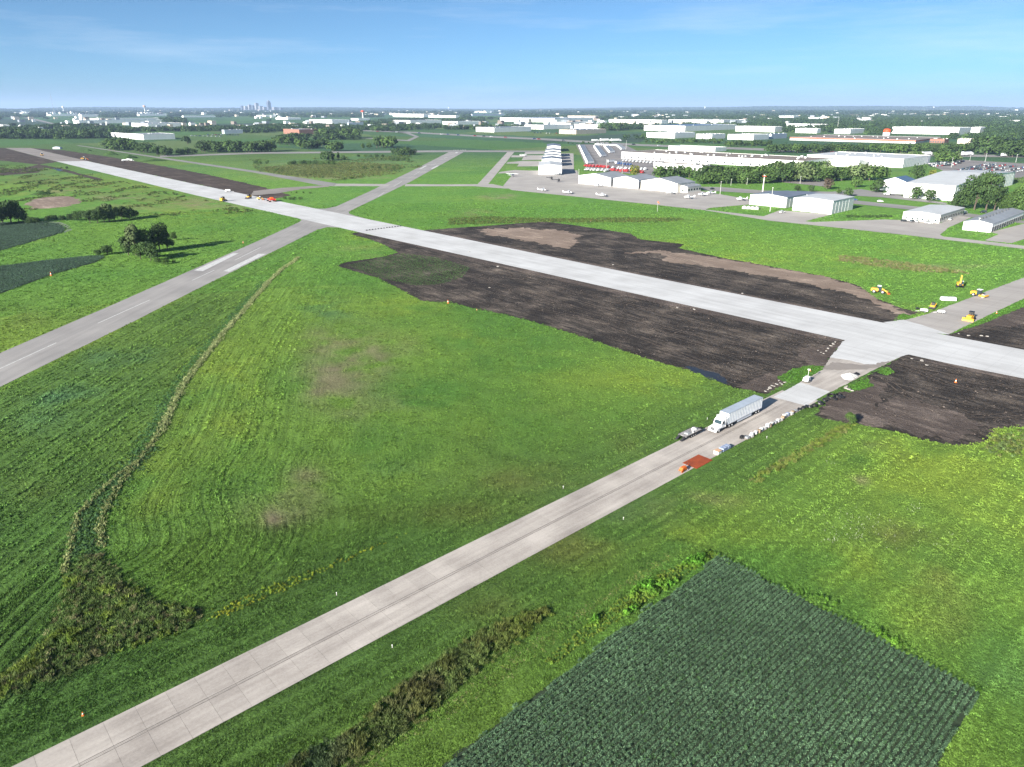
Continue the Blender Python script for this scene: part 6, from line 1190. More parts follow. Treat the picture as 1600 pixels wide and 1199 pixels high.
def full_car(u, v, az, paintk, label, van=True, z=.17):
    t = empty('parked_car', *at(u, v), az, z)
    MB().prism([(-2.3, .35), (2.3, .35), (2.4, .8), (1.4, 1.02), (-2.2, 1.05), (-2.4, .85)], -.92, .92).build('body', M(paintk), t); MB().prism([(-2.1, 1.0), (1.35, .98), (.7, 1.68), (-1.9, 1.72)], -.8, .8).build('window', M('glass_dark'), t); MB().box(-1.85, .65, -.76, .76, 1.7, 1.76).build('roof', M(paintk), t)
    for x in (-1.5, 1.5):
        for y in (-.85, .85): wheel(t, x, y, .36, .22)
    return tag(t, label, 'car')
full_car(1222, 333, 55, 'car_white', 'white car parked left of the tall white hangar'); full_car(1413, 347, 100, 'car_black', 'dark car at the left end of the cream office'); full_car(1425, 347.8, 60, 'car_grey', 'grey car before the cream office door'); full_car(1433, 348, 40, 'car_silver', 'silver car before the middle of the cream office'); full_car(1451, 350, 100, 'car_white', 'white car before the right half of the cream office'); full_car(1485, 344.5, 45, 'car_white', 'white car beside the long side of the cream office')
full_car(1508, 333.5, 50, 'car_white', 'white van behind the cream office on the street'); full_car(1536, 333, 280, 'car_black', 'dark pickup on the street behind the long hangar'); full_car(1375, 316, 100, 'car_white', 'white car on the back street behind the lawn'); full_car(1335, 313.5, 100, 'car_blue', 'dark car at the back of the tall white hangar'); full_car(1113, 296.5, 60, 'car_black', 'dark car on the street right of the apron office'); full_car(1490, 328, 100, 'car_black', 'small black car before the big dark tree')
CARNAME = ['white car', 'silver car', 'black van', 'grey van', 'blue car', 'red car', 'white van', 'black car']
NUM = ['', 'first', 'second', 'third', 'fourth', 'fifth', 'sixth', 'seventh', 'eighth', 'ninth', 'tenth', 'eleventh', 'twelfth', 'thirteenth', 'fourteenth', 'fifteenth', 'sixteenth', 'seventeenth', 'eighteenth', 'nineteenth']
TENS = ['', '', 'twent', 'thirt', 'fort', 'fift', 'sixt', 'sevent']
def nth(k): return NUM[k] if k < 20 else TENS[k // 10] + ('ieth' if k % 10 == 0 else 'y-' + NUM[k % 10])
def rows(px_rows, az, where, group, prob=.85, s=1.0, n=None):
    for ri, (u0, v0, u1, v1, n_) in enumerate(px_rows):
        a, b_ = np.array(at(u0, v0)), np.array(at(u1, v1)); cnt = 0
        for k in range(n_):
            if random.random() < prob:
                cnt += 1; c = random.choice((0, 0, 1, 1, 2, 3, 4, 5, 6, 7, 7)); q = a + (b_ - a) * (k / max(1, n_ - 1)); o = bpy.data.objects.new('parked_car', CARS[c]); COL.objects.link(o); place(o, q[0] + random.uniform(-.3, .3), q[1], az + random.choice((0, 180)) + random.uniform(-3, 3), .16, s); tag(o, '%s %s, %s row, %s from left' % (CARNAME[c], where, nth(ri + 1), nth(cnt)), 'car', group)
rows([(1453, 257, 1508, 253, 18), (1453, 259, 1500, 256, 16), (1455, 261, 1492, 258.5, 12), (1484, 270.5, 1545, 257, 26), (1487, 272, 1555, 258, 28), (1493, 274, 1570, 259, 28), (1505, 276, 1585, 260.5, 28), (1522, 277.5, 1600, 263, 26), (1540, 279, 1606, 266, 20)], 45, 'in the crowded far right lot', 'cars in the crowded far right lot', .94, 1.35)
rows([(1095, 279.5, 1175, 285, 15)], 0, 'under the trees behind the apron', 'cars under the trees behind the apron', .8, 1.1)
rows([(1225, 273, 1275, 277, 9), (1235, 276.5, 1280, 280, 8)], 45, 'glimpsed between the dark trees', 'cars between the dark trees', .8, 1.1)
rows([(70, 197, 120, 195, 12), (325, 211, 372, 212, 12), (300, 213, 345, 214, 8)], 45, 'beside the far left warehouses', 'cars by the far left warehouses', .8, 1.6)
rows([(835, 208.5, 870, 209, 8)], 45, 'near the far beige warehouse', 'cars by the central warehouses', .8, 1.6)
for k, (u, v) in enumerate([(590, 206.2), (620, 207.2), (655, 208.8), (690, 210.6), (700, 211), (716, 212), (742, 213.2), (756, 213.8), (768, 214.6), (790, 215.5), (835, 218), (842, 218.4), (880, 221), (990, 227), (1030, 228.6), (1070, 230.5), (1200, 235), (1300, 239), (1350, 241), (1260, 237.5)]): car_at(u, v, 62, 'car travelling on the distant highway', 'cars on the highway', None, 1.9, .3, 'highway_car')
# box trailers, red tractors and far semis
def boxtrailer_mesh(name, wall, roof, red=False):
    b = MB(); b.box(0, 14, -1.3, 1.3, 1.1, 3.95, 0); b.box(-.02, 14.02, -1.32, 1.32, 3.95, 4.05, 1)
    for x in (1.2, 2.5):
        for y in (-1.0, 1.0): b.tube((x, y - .2, .5), (x, y + .2, .5), .5, n=8, mi=2)
    b.box(11, 11.3, -.8, .8, 0.1, 1.1, 2); return b.mesh(name, [wall, roof, M('tyre')])
BT = boxtrailer_mesh('box_trailer', M('truck_white'), mat('box_roof', (.17, .21, .27), .6, var=.2, scale=.2))
def line_of(name, me, a, b_, n, az, label, cat, group, jitter=.3, z=.16):
    a, b_ = np.array(at(*a)), np.array(at(*b_))
    for k in range(n):
        q = a + (b_ - a) * (k / max(1, n - 1)); o = bpy.data.objects.new(name, me); COL.objects.link(o); place(o, q[0] + random.uniform(-jitter, jitter), q[1] + random.uniform(-jitter, jitter) * (jitter > 1) * 2, az + random.uniform(-1, 1) * (1 + 4 * (jitter > 1)), z); tag(o, label, cat, group)
line_of('box_trailer', BT, (905, 230), (917, 257), 46, 46, 'pale box trailer in the long left row of the truck depot', 'trailer', 'left row of box trailers')
line_of('box_trailer', BT, (928, 231), (938, 246), 28, 46, 'pale box trailer in the middle row of the truck depot', 'trailer', 'middle row of box trailers')
line_of('box_trailer', BT, (944, 231), (952, 240), 16, 46, 'pale box trailer in the right row of the truck depot', 'trailer', 'right row of box trailers')
line_of('box_trailer', BT, (964, 230), (970, 235), 5, 46, 'pale box trailer by the depot fence', 'trailer', 'box trailers by the depot fence')
line_of('box_trailer', BT, (930, 227.8), (962, 229.2), 14, 46, 'white box trailer in the back row of the depot', 'trailer', 'back row of white box trailers')
line_of('box_trailer', BT, (950, 255), (962, 257), 2, 46, 'single box trailer standing in the depot yard', 'trailer', 'single box trailers in the yard')
def cab_mesh(name, m_):
    b = MB(); b.prism([(0, .6), (2.2, .6), (2.3, 1.6), (1.8, 2.9), (0, 2.95)], -1.15, 1.15, 0); b.prism([(2.2, .6), (3.9, .6), (3.9, 1.5), (2.2, 1.75)], -.9, .9, 0); b.box(-3.4, 0, -.5, .5, .6, .95, 2); b.face([(2.33, -1, 1.7), (2.33, 1, 1.7), (1.85, .95, 2.75), (1.85, -.95, 2.75)], 1)
    for x in (-2.6, -1.3, 3.0):
        for y in (-1, 1): b.tube((x, y - .2, .5), (x, y + .2, .5), .5, n=8, mi=2)
    return b.mesh(name, [m_, M('glass_dark'), M('tyre')])
RC, WC, BC = cab_mesh('truck_tractor', M('red_paint')), cab_mesh('truck_tractor', M('truck_white')), cab_mesh('truck_tractor', M('blue_paint'))
line_of('truck_tractor', RC, (917, 260.5), (951, 262.5), 14, 226, 'red truck tractor in the front row of the depot', 'truck', 'red tractors in the front row', 1.5)
line_of('truck_tractor', RC, (955, 267), (985, 269), 9, 226, 'red truck tractor in the second row of the depot', 'truck', 'red tractors in the second row', 3)
line_of('truck_tractor', RC, (988, 268), (1005, 271), 5, 226, 'red truck tractor beside the round tree', 'truck', 'red tractors by the round tree')
line_of('truck_tractor', WC, (919, 266.5), (948, 268.5), 9, 226, 'white truck tractor before the red ones', 'truck', 'white tractors in the depot', 2.5)
line_of('truck_tractor', BC, (968, 257), (986, 259), 5, 226, 'dark blue truck tractor in the depot yard', 'truck', 'blue tractors in the depot')
line_of('truck_tractor', WC, (975, 252), (1035, 257), 12, 226, 'white truck tractor backed up to the huge warehouse', 'truck', 'white tractors at the docks')
line_of('truck_tractor', WC, (962, 264), (1010, 266), 10, 226, 'white truck tractor among the red ones', 'truck', 'white tractors among the red', 4)
def far_semi(u, v, az, label, s=1.0):
    t = empty('semi_truck', *at(u, v), az, .25); t.scale = (s, s, s)
    o = bpy.data.objects.new('trailer', BT); COL.objects.link(o); o.parent = t; o = bpy.data.objects.new('tractor', WC); COL.objects.link(o); o.parent = t; o.location = (15, 0, 0); tag(t, label, 'truck')
far_semi(938, 221.5, 60, 'white semi truck on the highway above the depot', 1.6); far_semi(955, 221.7, 60, 'second white semi truck on the highway above the depot', 1.6); far_semi(925, 221.2, 62, 'white lorry behind the semis on the highway', 1.1)
far_semi(1402, 300.5, 282, 'white semi truck parked left of the big works', 1.15); far_semi(1421, 306.3, 282, 'white semi truck nearest the street by the big works', 1.15); far_semi(1440, 243.5, 62, 'white semi truck on the highway at the right', 1.5); far_semi(1503, 244, 62, 'white semi truck on the highway near the right edge', 1.6); far_semi(1565, 245.5, 62, 'white semi truck on the highway at the right edge', 1.4)
# windsock, beacon, lamp poles
t = empty('windsock', *at(1027, 331), 0, 0); h = 7.5; MB().tube((0, 0, 0), (0, 0, h), .12, .08).build('pole', M('steel_pole'), t); MB().tube((0, 0, h - .2), (-2.6, -.6, h - .9), .42, .2, 10, caps=False).build('sock', M('cone_orange'), t); tag(t, 'orange windsock on a pole in the grass before the apron', 'windsock')
t = empty('beacon_tower', *at(1191.5, 300), 0, 0); h = tall(1191.5, 300, 273.5); MB().tube((0, 0, 0), (0, 0, h), .55, .35, 8).build('pole', M('wall_cream'), t); MB().box(-1.5, 1.5, -1.5, 1.5, h - 1.4, h - .9).build('platform', M('band_orange'), t); MB().tube((-.7, 0, h - .6), (.7, 0, h - .6), .5, n=10).build('beacon_lamp', M('lamp_white'), t); tag(t, 'airport beacon tower with orange platform behind the slate roofed hangar', 'tower')
poles = [(1203, 331, 293.5, 'thin white flagpole before the slate roofed hangar'), (1125, 304, 284, 'lamp pole right of the apron office'), (1103, 286, 272, 'lamp pole under the trees behind the apron'), (1142, 290, 280, 'lamp pole left of the airport beacon'), (1167, 289, 279, 'short lamp pole beside the tree row'), (1250, 287, 276, 'lamp pole on the lawn before the trees'), (1314, 282, 270, 'lamp pole in front of the dark trees'), (1526, 362.5, 341, 'white pole at the end of the long low hangar'), (1559, 329, 310, 'wooden pole before the right hand trees'), (1539, 253.5, 240, 'tall double lamp pole over the crowded lot'), (1587, 254, 241.5, 'right hand lamp pole over the crowded lot'), (1515, 252, 243, 'lamp pole left of the tall one at the crowded lot'), (1486, 262, 247, 'lamp pole at the near corner of the crowded lot'), (1308, 204, 184, 'floodlight mast left of the orange tank'), (904, 285, 265, 'lamp pole at the corner of the left apron hangar'), (972, 272, 254, 'lamp pole in the truck depot yard'), (947, 268, 249, 'tall lamp pole among the red trucks'), (978, 234, 219, 'lamp pole on the highway verge')]
for u, vb, vt, lab in poles:
    h = tall(u, vb, vt); t = empty('lamp_pole', *at(u, vb), 0, 0); w = .09 + h * .008; MB().tube((0, 0, 0), (0, 0, h), w * 1.3, w * .8, 6).build('pole', M('steel_pole'), t); MB().box(-.9, .9, -.18, .18, h - .1, h + .12).build('lamp_head', M('lamp_white'), t); tag(t, lab, 'pole', 'lamp poles')
# chain link fence posts line the depot
t = empty('white_tent', *at(1160, 326), 118, .0)
for k in range(4): MB().prism([(3.2 * k, 0), (3.2 * k + 2.9, 0), (3.2 * k + 2.9, 1.5), (3.2 * k + 1.45, 2.5), (3.2 * k, 1.5)], -2, 2).build('tent_panel', M('sack_white'), t)
tag(t, 'pile of white covered gear on the lawn by the slate roofed hangar', 'tent')

# ------------------------------------------------------------------ trees
mat('bark', (.09, .07, .055), .9, var=.25, scale=3)
def foliage(name, col, col2, rand=.22):
    m = mat(name, col, .8, scale=.35, col2=col2, spec=.12, lo=.3, hi=.7, rand=rand, detail=3); return m
foliage('leaf_green', (.036, .072, .023), (.085, .142, .034)); foliage('leaf_dark', (.026, .052, .020), (.058, .098, .028)); foliage('leaf_light', (.070, .108, .042), (.13, .17, .07)); foliage('leaf_yellow', (.10, .12, .02), (.17, .17, .03)); foliage('leaf_purple', (.055, .045, .035), (.10, .075, .055))
def leaf_cloud(b, r, lobes, n, ls, mi=0, fill=.35):
    tot = sum(l[3] ** 2 for l in lobes)
    for (cx, cy, cz, rad, sq) in lobes:
        for i in range(max(4, int(n * rad ** 2 / tot))):
            z = r.uniform(-.75, 1); a = r.uniform(0, 6.283); q = math.sqrt(1 - z * z); k = r.uniform(.55, 1.0) if r.random() < fill else r.uniform(.88, 1.08)
            d = Vector((q * math.cos(a), q * math.sin(a), z)); c = Vector((cx, cy, cz)) + Vector((d.x * rad * k, d.y * rad * k, d.z * rad * k * sq))
            nrm = (d + Vector((r.gauss(0, .5), r.gauss(0, .5), r.gauss(.25, .4)))).normalized(); t = nrm.orthogonal().normalized(); t.rotate(Matrix.Rotation(r.uniform(0, 6.28), 3, nrm)); w = nrm.cross(t); s_ = ls * r.uniform(.6, 1.3)
            b.face([c - t * s_, c + w * s_ * .7 - nrm * s_ * .15, c + t * s_, c - w * s_ * .7 - nrm * s_ * .15], mi)
def limb_cloud(b, r, h, trunk_h, lobes, rt, mi=0):
    b.tube((0, 0, -.2), (0, 0, trunk_h), rt, rt * .7, 7, mi); b.tube((0, 0, trunk_h), (r.uniform(-.2, .2), r.uniform(-.2, .2), h * .75), rt * .7, rt * .2, 6, mi)
    for (cx, cy, cz, rad, sq) in lobes[:6]: b.tube((0, 0, trunk_h * r.uniform(.7, 1.1)), (cx * .8, cy * .8, cz), rt * .45, rt * .12, 5, mi)
def crown_lobes(r, h, w, base, n):
    L = [(0, 0, base + (h - base) * .55, w * .36, (h - base) / w * .95)]
    for i in range(n):
        a = 6.283 * i / n + r.uniform(-.5, .5); q = w * r.uniform(.16, .34); z = base + (h - base) * r.uniform(.16, .85); rad = w * r.uniform(.16, .26) * (1.15 if z < h * .6 else .85)
        L.append((q * math.cos(a), q * math.sin(a), min(z, h - rad * .8), rad, r.uniform(.75, 1.1)))
    return L
def tree_pair(seed, shape, n, ls):
    "unit tree 10 m tall; returns (crown mesh builder, trunk mesh builder)"
    r = random.Random(seed); h = 10
    if shape == 'round': w, base, nl = 9.6, .35, 11
    elif shape == 'tall': w, base, nl = 6.0, .3, 9
    elif shape == 'wide': w, base, nl = 13, .5, 13
    elif shape == 'shrub': w, base, nl = 13, .1, 9
    else: w, base, nl = 3.4, .8, 7
    lob = crown_lobes(r, h, w, base, nl); c = MB(); leaf_cloud(c, r, lob, n, ls); t = MB(); limb_cloud(t, r, h, max(base, 1.5), lob, .32 if shape != 'shrub' else .15); return c, t
NEAR, FAR = {}, {}
for shape in ('round', 'tall', 'wide', 'shrub', 'poplar'):
    NEAR[shape] = [tree_pair(100 + i * 7, shape, 1900, .36) for i in range(2)]
    FAR[shape] = [tree_pair(200 + i * 7, shape, 460, .68) for i in range(3)]
TM = {}
def tree(u, vb, vt, shape, leaf, label, group=None, near=False, wf=1.0, cat='tree', name='tree'):
    x, y = at(u, vb); h = tall(u, vb, vt); s = h / 10.3
    k = random.randrange(2 if near else 3)
    if near:
        t = empty(name, x, y, random.uniform(0, 360), 0); t.scale = (s * wf, s * wf, s)
        for part, i in (('crown', 0), ('trunk', 1)):
            key = (shape, k, part, leaf if i == 0 else 'bark', True)
            if key not in TM: TM[key] = NEAR[shape][k][i].mesh(part, M(leaf if i == 0 else 'bark'))
            o = bpy.data.objects.new(part, TM[key]); COL.objects.link(o); o.parent = t
        return tag(t, label, cat, group)
    key = (shape, k, leaf)
    if key not in TM:
        c, tr = FAR[shape][k]; b = MB(); b.v = c.v + tr.v; n0 = len(c.v); b.f = c.f + [tuple(i + n0 for i in f) for f in tr.f]; b.m = [0] * len(c.f) + [1] * len(tr.f); TM[key] = b.mesh(name, [M(leaf), M('bark')])
    o = bpy.data.objects.new(name, TM[key]); COL.objects.link(o); place(o, x, y, random.uniform(0, 360), 0, (s * wf, s * wf, s)); return tag(o, label, cat, group)
# lone group by the gray runway
for (u, vb, vt, sh, lf, wf, lab) in [(213, 399, 343, 'tall', 'leaf_light', .8, 'tall pale green tree in the group by the gray runway'), (228, 396, 352, 'round', 'leaf_green', .8, 'broad tree in the middle of the group by the gray runway'), (250, 392, 347, 'round', 'leaf_dark', .8, 'dark tree at the right of the group by the gray runway'), (262, 391, 356, 'tall', 'leaf_green', .9, 'slim tree behind the right of the group by the runway'), (201, 399, 369, 'round', 'leaf_dark', .9, 'low dark tree at the left of the group by the runway'), (236, 407, 374, 'round', 'leaf_dark', .9, 'low dark tree in front of the group by the runway'), (220, 405, 378, 'round', 'leaf_green', 1, 'low tree at the front left of the group by the runway'), (272, 376, 361, 'round', 'leaf_green', .8, 'small tree behind the group by the runway')]:
    tree(u, vb, vt, sh, lf, lab, 'trees by the gray runway', True, wf)
for (u, vb, vt, lab) in [(259, 413, 404, 'low spreading shrub right of the trees by the runway'), (247, 411, 402, 'low shrub at the foot of the trees by the runway'), (272, 411, 406, 'lowest shrub at the end of the tree group')]: tree(u, vb, vt, 'shrub', 'leaf_green', lab, 'shrubs by the gray runway', True, 1.1, 'shrub', 'shrub')
for (u, vb, vt, sh, lf, lab) in [(153, 400, 390, 'shrub', 'leaf_dark', 'small dark bush left of the pair above the crop wedge'), (168, 398, 381, 'round', 'leaf_dark', 'larger dark bush right of the pair above the crop wedge')]: tree(u, vb, vt, sh, lf, lab, None, True, 1.0 if sh == 'shrub' else 1.3, 'bush', 'bush')
tree(1328, 664, 644, 'round', 'leaf_green', 'leafy bush at the left corner of the right hand soil', None, True, .9, 'bush', 'bush')
for (u, vb, vt, sh, lf, wf) in [(4, 349, 312, 'round', 'leaf_dark', 1), (18, 349, 311, 'round', 'leaf_dark', 1), (30, 348, 318, 'round', 'leaf_dark', 1), (-12, 352, 310, 'round', 'leaf_dark', 1)]: tree(u, vb, vt, sh, lf, 'dark tree in the clump at the left edge above the crop', 'dark clump at the left edge', True, wf)
for (u, vb, vt, sh, lf, wf) in [(141, 349, 327, 'round', 'leaf_dark', 1), (153, 349, 326, 'round', 'leaf_dark', 1.0), (163, 348, 322, 'round', 'leaf_dark', .9), (171, 347, 315, 'tall', 'leaf_light', 1.0), (180, 346, 324, 'round', 'leaf_green', .9)]: tree(u, vb, vt, sh, lf, 'tree in the dark row beyond the crop field', 'dark tree row beyond the crop', True, wf)
for (u, vb, vt, lab) in [(190, 343, 321, 'round dark tree at the right of the row beyond the crop'), (203, 343, 322, 'second round dark tree at the right end of the row'), (212, 340, 327, 'small round tree ending the row beyond the crop')]: tree(u, vb, vt, 'round', 'leaf_dark', lab, None, True, .95)
for (u, vb, vt) in [(48, 349, 338), (58, 349, 339), (75, 346, 337), (85, 345, 335), (98, 345, 336), (112, 345, 333), (123, 345, 329), (40, 347, 337)]: tree(u, vb, vt, 'shrub', 'leaf_dark', 'low dark shrub in the hedge between crop and pit', 'hedge between crop and pit', True, 1.0, 'shrub', 'shrub')
# rows and groups farther off
def row(items, leafs, label, group, shape=('round',), wf=1.0, jit=2):
    for (u0, u1, step, vb, vt) in items:
        u = u0
        while u <= u1:
            tree(u, vb + random.uniform(-.8, .8), vt + random.uniform(-jit, jit), random.choice(shape), random.choice(leafs), label, group, False, wf * random.uniform(1.0, 1.45)); u += step * random.uniform(.62, 1.12)
row([(172, 215, 8, 235, 214), (218, 234, 7, 239, 222)], ['leaf_dark', 'leaf_green'], 'big round tree in the clump beyond the runway far left', 'clump beyond the far left runway', wf=1.1)
row([(246, 268, 8, 243, 227), (282, 302, 8, 242, 230)], ['leaf_dark'], 'dark tree in the middle clump beyond the service road', 'middle clump beyond the service road', wf=1.1)
row([(316, 402, 6.2, 238, 218)], ['leaf_dark', 'leaf_green'], 'tall tree in the dense row left of centre', 'dense row left of centre', ('tall', 'round'), .9)
row([(404, 426, 6, 237, 217), (432, 466, 6, 226, 211), (470, 498, 6, 232, 216), (503, 512, 6, 229, 216), (520, 536, 6, 236, 219)], ['leaf_dark', 'leaf_green'], 'tree in the scattered groves left of centre', 'groves left of centre', ('tall', 'round'))
row([(505, 521, 5, 250.5, 234)], ['leaf_dark'], 'tall tree in the small grove in the meadow', 'small meadow grove', ('tall',))
tree(529, 250, 236, 'poplar', 'leaf_dark', 'slim dark tree right of the small meadow grove'); tree(537, 250.5, 241.5, 'round', 'leaf_dark', 'small round tree right of the slim dark one')
tree(293, 226, 210, 'round', 'leaf_dark', 'single tree standing before the far left depot'); tree(567, 233, 222.5, 'tall', 'leaf_green', 'single pale tree left of the central grove'); tree(577, 232.5, 221.5, 'round', 'leaf_green', 'single round tree left of the central grove'); tree(617, 221, 211, 'tall', 'leaf_green', 'single tree right of the central grove')
row([(589, 617, 5, 231, 211)], ['leaf_dark', 'leaf_green'], 'tall tree in the central grove behind the dome bush', 'central grove', ('tall',))
for k, (u, vb, vt, wf) in enumerate([(616, 242, 231, 1.0), (624, 242.3, 228.5, 1.1), (632, 242.3, 227.5, 1.1), (640, 242.3, 229, 1.1), (647, 242, 231.5, .9)]): tree(u, vb, vt, 'shrub', 'leaf_dark', 'dense dark lobe of the dome shaped thicket in the meadow', 'dome shaped thicket', False, wf, 'shrub', 'shrub')
def shrubs(items, leafs, label, group):
    for (u0, u1, step, vb, vt) in items:
        u = u0
        while u <= u1: tree(u, vb + random.uniform(-.7, .7), vt + random.uniform(-1, 1), 'shrub', random.choice(leafs), label, group, False, random.uniform(.8, 1.3), 'shrub', 'shrub'); u += step * random.uniform(.7, 1.4)
shrubs([(452, 530, 8, 257.5, 250), (400, 424, 8, 256, 250), (560, 602, 8, 246, 240), (615, 640, 9, 251.5, 245), (568, 632, 11, 264.5, 259), (505, 560, 18, 279, 275.5), (425, 445, 9, 268, 263.5)], ['leaf_dark', 'leaf_green'], 'shrub scattered in the rough meadow beyond the runways', 'shrubs in the rough meadow')
shrubs([(445, 470, 8, 312, 307), (455, 485, 9, 303, 299.5)], ['leaf_green'], 'low shrub on the green triangle behind the paver', 'shrubs behind the paver')
shrubs([(60, 78, 9, 303, 297), (10, 90, 16, 287, 283), (20, 140, 22, 299, 296), (105, 112, 9, 264, 259)], ['leaf_green', 'leaf_dark'], 'weedy shrub on the rough ground left of the white runway', 'shrubs left of the white runway')
shrubs([(1325, 1395, 6, 340, 335.5)], ['leaf_dark'], 'low shrub in the hedge on the lawn by the cream office', 'hedge by the cream office')
row([(0, 42, 6, 216, 199), (43, 152, 6, 216, 201), (160, 285, 7, 205, 197)], ['leaf_dark', 'leaf_green'], 'tree in the long belt at the far left', 'long belt at the far left', wf=1.1)
row([(498, 562, 6, 216, 199), (583, 626, 6, 205, 196)], ['leaf_dark', 'leaf_green'], 'tree in the belt behind the meadow at centre', 'belt behind the central meadow', wf=1.1)
# behind the apron
tree(991, 275.5, 255.5, 'round', 'leaf_yellow', 'round yellow green tree beside the red trucks', None, False, .95)
row([(1031, 1084, 13, 278.5, 256)], ['leaf_green', 'leaf_dark'], 'large round tree behind the apron hangars', 'large round trees behind the apron hangars', wf=.95, jit=1)
row([(1092, 1205, 8.5, 287, 266), (1098, 1205, 9, 280, 257)], ['leaf_green', 'leaf_dark'], 'tree in the double row behind the airport lawn', 'double row behind the airport lawn', jit=2.5)
row([(1206, 1290, 8.5, 284, 259), (1200, 1290, 9, 274, 250), (1292, 1360, 9, 282, 255)], ['leaf_green', 'leaf_dark', 'leaf_light'], 'tree in the wood left of the big white works', 'wood left of the white works', jit=3)
for (u, vb, vt, sh, lf, wf, lab) in [(1376, 282, 254, 'round', 'leaf_green', 1, 'tall round tree before the stepped white factory'), (1432, 281, 255, 'wide', 'leaf_dark', .8, 'broad dark tree right of the tall round one'), (1370, 301, 276, 'round', 'leaf_dark', 1, 'dark tree at the left end of the white works'), (1337, 293, 273, 'round', 'leaf_green', 1, 'tree before the parked semi trucks'), (1246, 300.5, 287.5, 'round', 'leaf_dark', .9, 'left of two round bushes on the airport lawn'), (1267, 300.5, 287.5, 'round', 'leaf_dark', .9, 'right of two round bushes on the airport lawn'), (1293, 296, 276, 'round', 'leaf_purple', .9, 'brownish purple tree behind the tall white hangar'), (1325, 307, 291, 'round', 'leaf_dark', 1.0, 'dark bush on the lawn behind the tall white hangar'), (1430, 311.5, 288.5, 'round', 'leaf_dark', .95, 'left of two round trees before the white works'), (1452, 316, 292, 'round', 'leaf_dark', .95, 'right of two round trees before the white works'), (1456, 279, 264, 'round', 'leaf_yellow', 1, 'small yellow tree at the edge of the crowded lot'), (1310, 303, 293, 'round', 'leaf_green', 1, 'small tree left of the dark bush on the lawn')]:
    tree(u, vb, vt, sh, lf, lab, None, False, wf)
for (u, vb, vt, sh, wf) in [(1505, 326, 284, 'round', .8), (1522, 328, 268, 'round', .75), (1540, 329, 266, 'round', .75), (1553, 330, 285, 'round', .9), (1495, 324, 296, 'round', .9)]: tree(u, vb, vt, sh, 'leaf_dark', 'huge dark tree in the clump before the white works', 'huge dark clump before the works', True, wf)
for (u, vb, vt) in [(1572, 333, 304), (1586, 334, 293), (1600, 335, 288), (1618, 336, 285), (1580, 318, 296)]: tree(u, vb, vt, 'round', 'leaf_green', 'green tree in the clump at the right edge', 'clump at the right edge', True, 1.0)
row([(1205, 1520, 9, 238.5, 223)], ['leaf_dark', 'leaf_green'], 'tree in the belt along the highway at the right', 'belt along the right highway', wf=1.15)
row([(1466, 1496, 8, 254, 234), (1400, 1440, 10, 246, 236)], ['leaf_green', 'leaf_light'], 'tree between the white factory and the crowded lot', 'trees by the crowded lot', wf=1.0)
row([(1530, 1560, 8, 241, 210), (1565, 1610, 8, 245, 216)], ['leaf_dark'], 'tall dark tree in the grove right of the orange stripe', 'grove right of the orange stripe')
row([(1560, 1610, 9, 286, 276)], ['leaf_green'], 'tree at the near side of the crowded lot', 'trees before the crowded lot', ('shrub',), .8)
row([(940, 975, 7, 204, 190)], ['leaf_dark', 'leaf_green'], 'tree in the clump between the far white warehouses', 'clump between far warehouses', wf=1.1)
row([(1010, 1130, 9, 224, 216), (1135, 1200, 8, 229, 218)], ['leaf_green', 'leaf_dark'], 'tree behind the highway near the white works', 'trees behind the highway at centre right', wf=1.1)
row([(888, 960, 9, 225, 221.5)], ['leaf_dark'], 'small tree on the highway verge above the depot', 'small trees on the highway verge')

# ------------------------------------------------------------------ woods and suburbs too far to count
protos('wood_tree', [])
foliage('leaf_wood', (.020, .042, .017), (.042, .076, .024))
for k, sh in enumerate(('round', 'tall', 'wide', 'round')):
    r = random.Random(400 + k); b = MB(); leaf_cloud(b, r, crown_lobes(r, 10, 12 if sh != 'wide' else 17, .5, 7), 120, 1.25); o = bpy.data.objects.new('wood_tree', b.mesh('wood_tree', M('leaf_green' if k == 1 else 'leaf_wood'))); PROTO['wood_tree'].objects.link(o)
def clear_of(X, Y, pad=0):
    k = np.ones(len(X), bool); U, V = uv_of(X, Y)
    for (u, v, ul, ur, *_r) in far: k &= ~((U > ul - 2) & (U < ur + 2) & (V > v - 4) & (V < v + 5))
    for (ul, ur, v0, v1) in [(1225, 1460, 217, 230), (850, 950, 214, 224), (200, 300, 206, 222), (0, 70, 184, 197), (290, 420, 186, 199), (300, 380, 206, 216), (420, 500, 206, 216), (640, 860, 203, 222), (560, 760, 205, 240), (900, 1600, 220, 300), (400, 480, 184, 190), (760, 960, 188, 200), (1390, 1540, 210, 217)]: k &= ~((U > ul) & (U < ur) & (V > v0) & (V < v1))
    for q in ('highway', 'truck_lot'): k &= ~in_poly(X, Y, P[q])
    return k
def wood(name, r0, r1, n, thr, sc, label, a0=-42, a1=42, f=420, hs=1.0, seed=0):
    r = np.sqrt(RNG.uniform(r0 ** 2, r1 ** 2, n)); a = np.radians(RNG.uniform(a0, a1, n)); X, Y = np.sin(a) * r, np.cos(a) * r
    q = fbm(X / f + 11 + seed, Y / f + 3, 3); k = (q > thr) & clear_of(X, Y); X, Y = X[k], Y[k]; m = len(X)
    Z = np.clip((np.hypot(X, Y) - 9000) / 14000, 0, 1) * (fbm(X / 5200 + 4, Y / 5200, 3) - .35) * 130 * (1 + .5 * (X > 0))
    s = RNG.uniform(.75, 1.35, m) * sc; scatter(name, 'wood_tree', X, Y, s, np.ones((m, 3)), label, Z=Z - 1, hs=s * hs * RNG.uniform(.8, 1.2, m))
wood('distant_woods', 1900, 3600, 30000, .50, 1.3, 'scattered woods between the far warehouses')
wood('distant_woods', 3600, 8000, 34000, .40, 2.4, 'dark woods stretching behind the warehouses', f=900, hs=.62, seed=5)
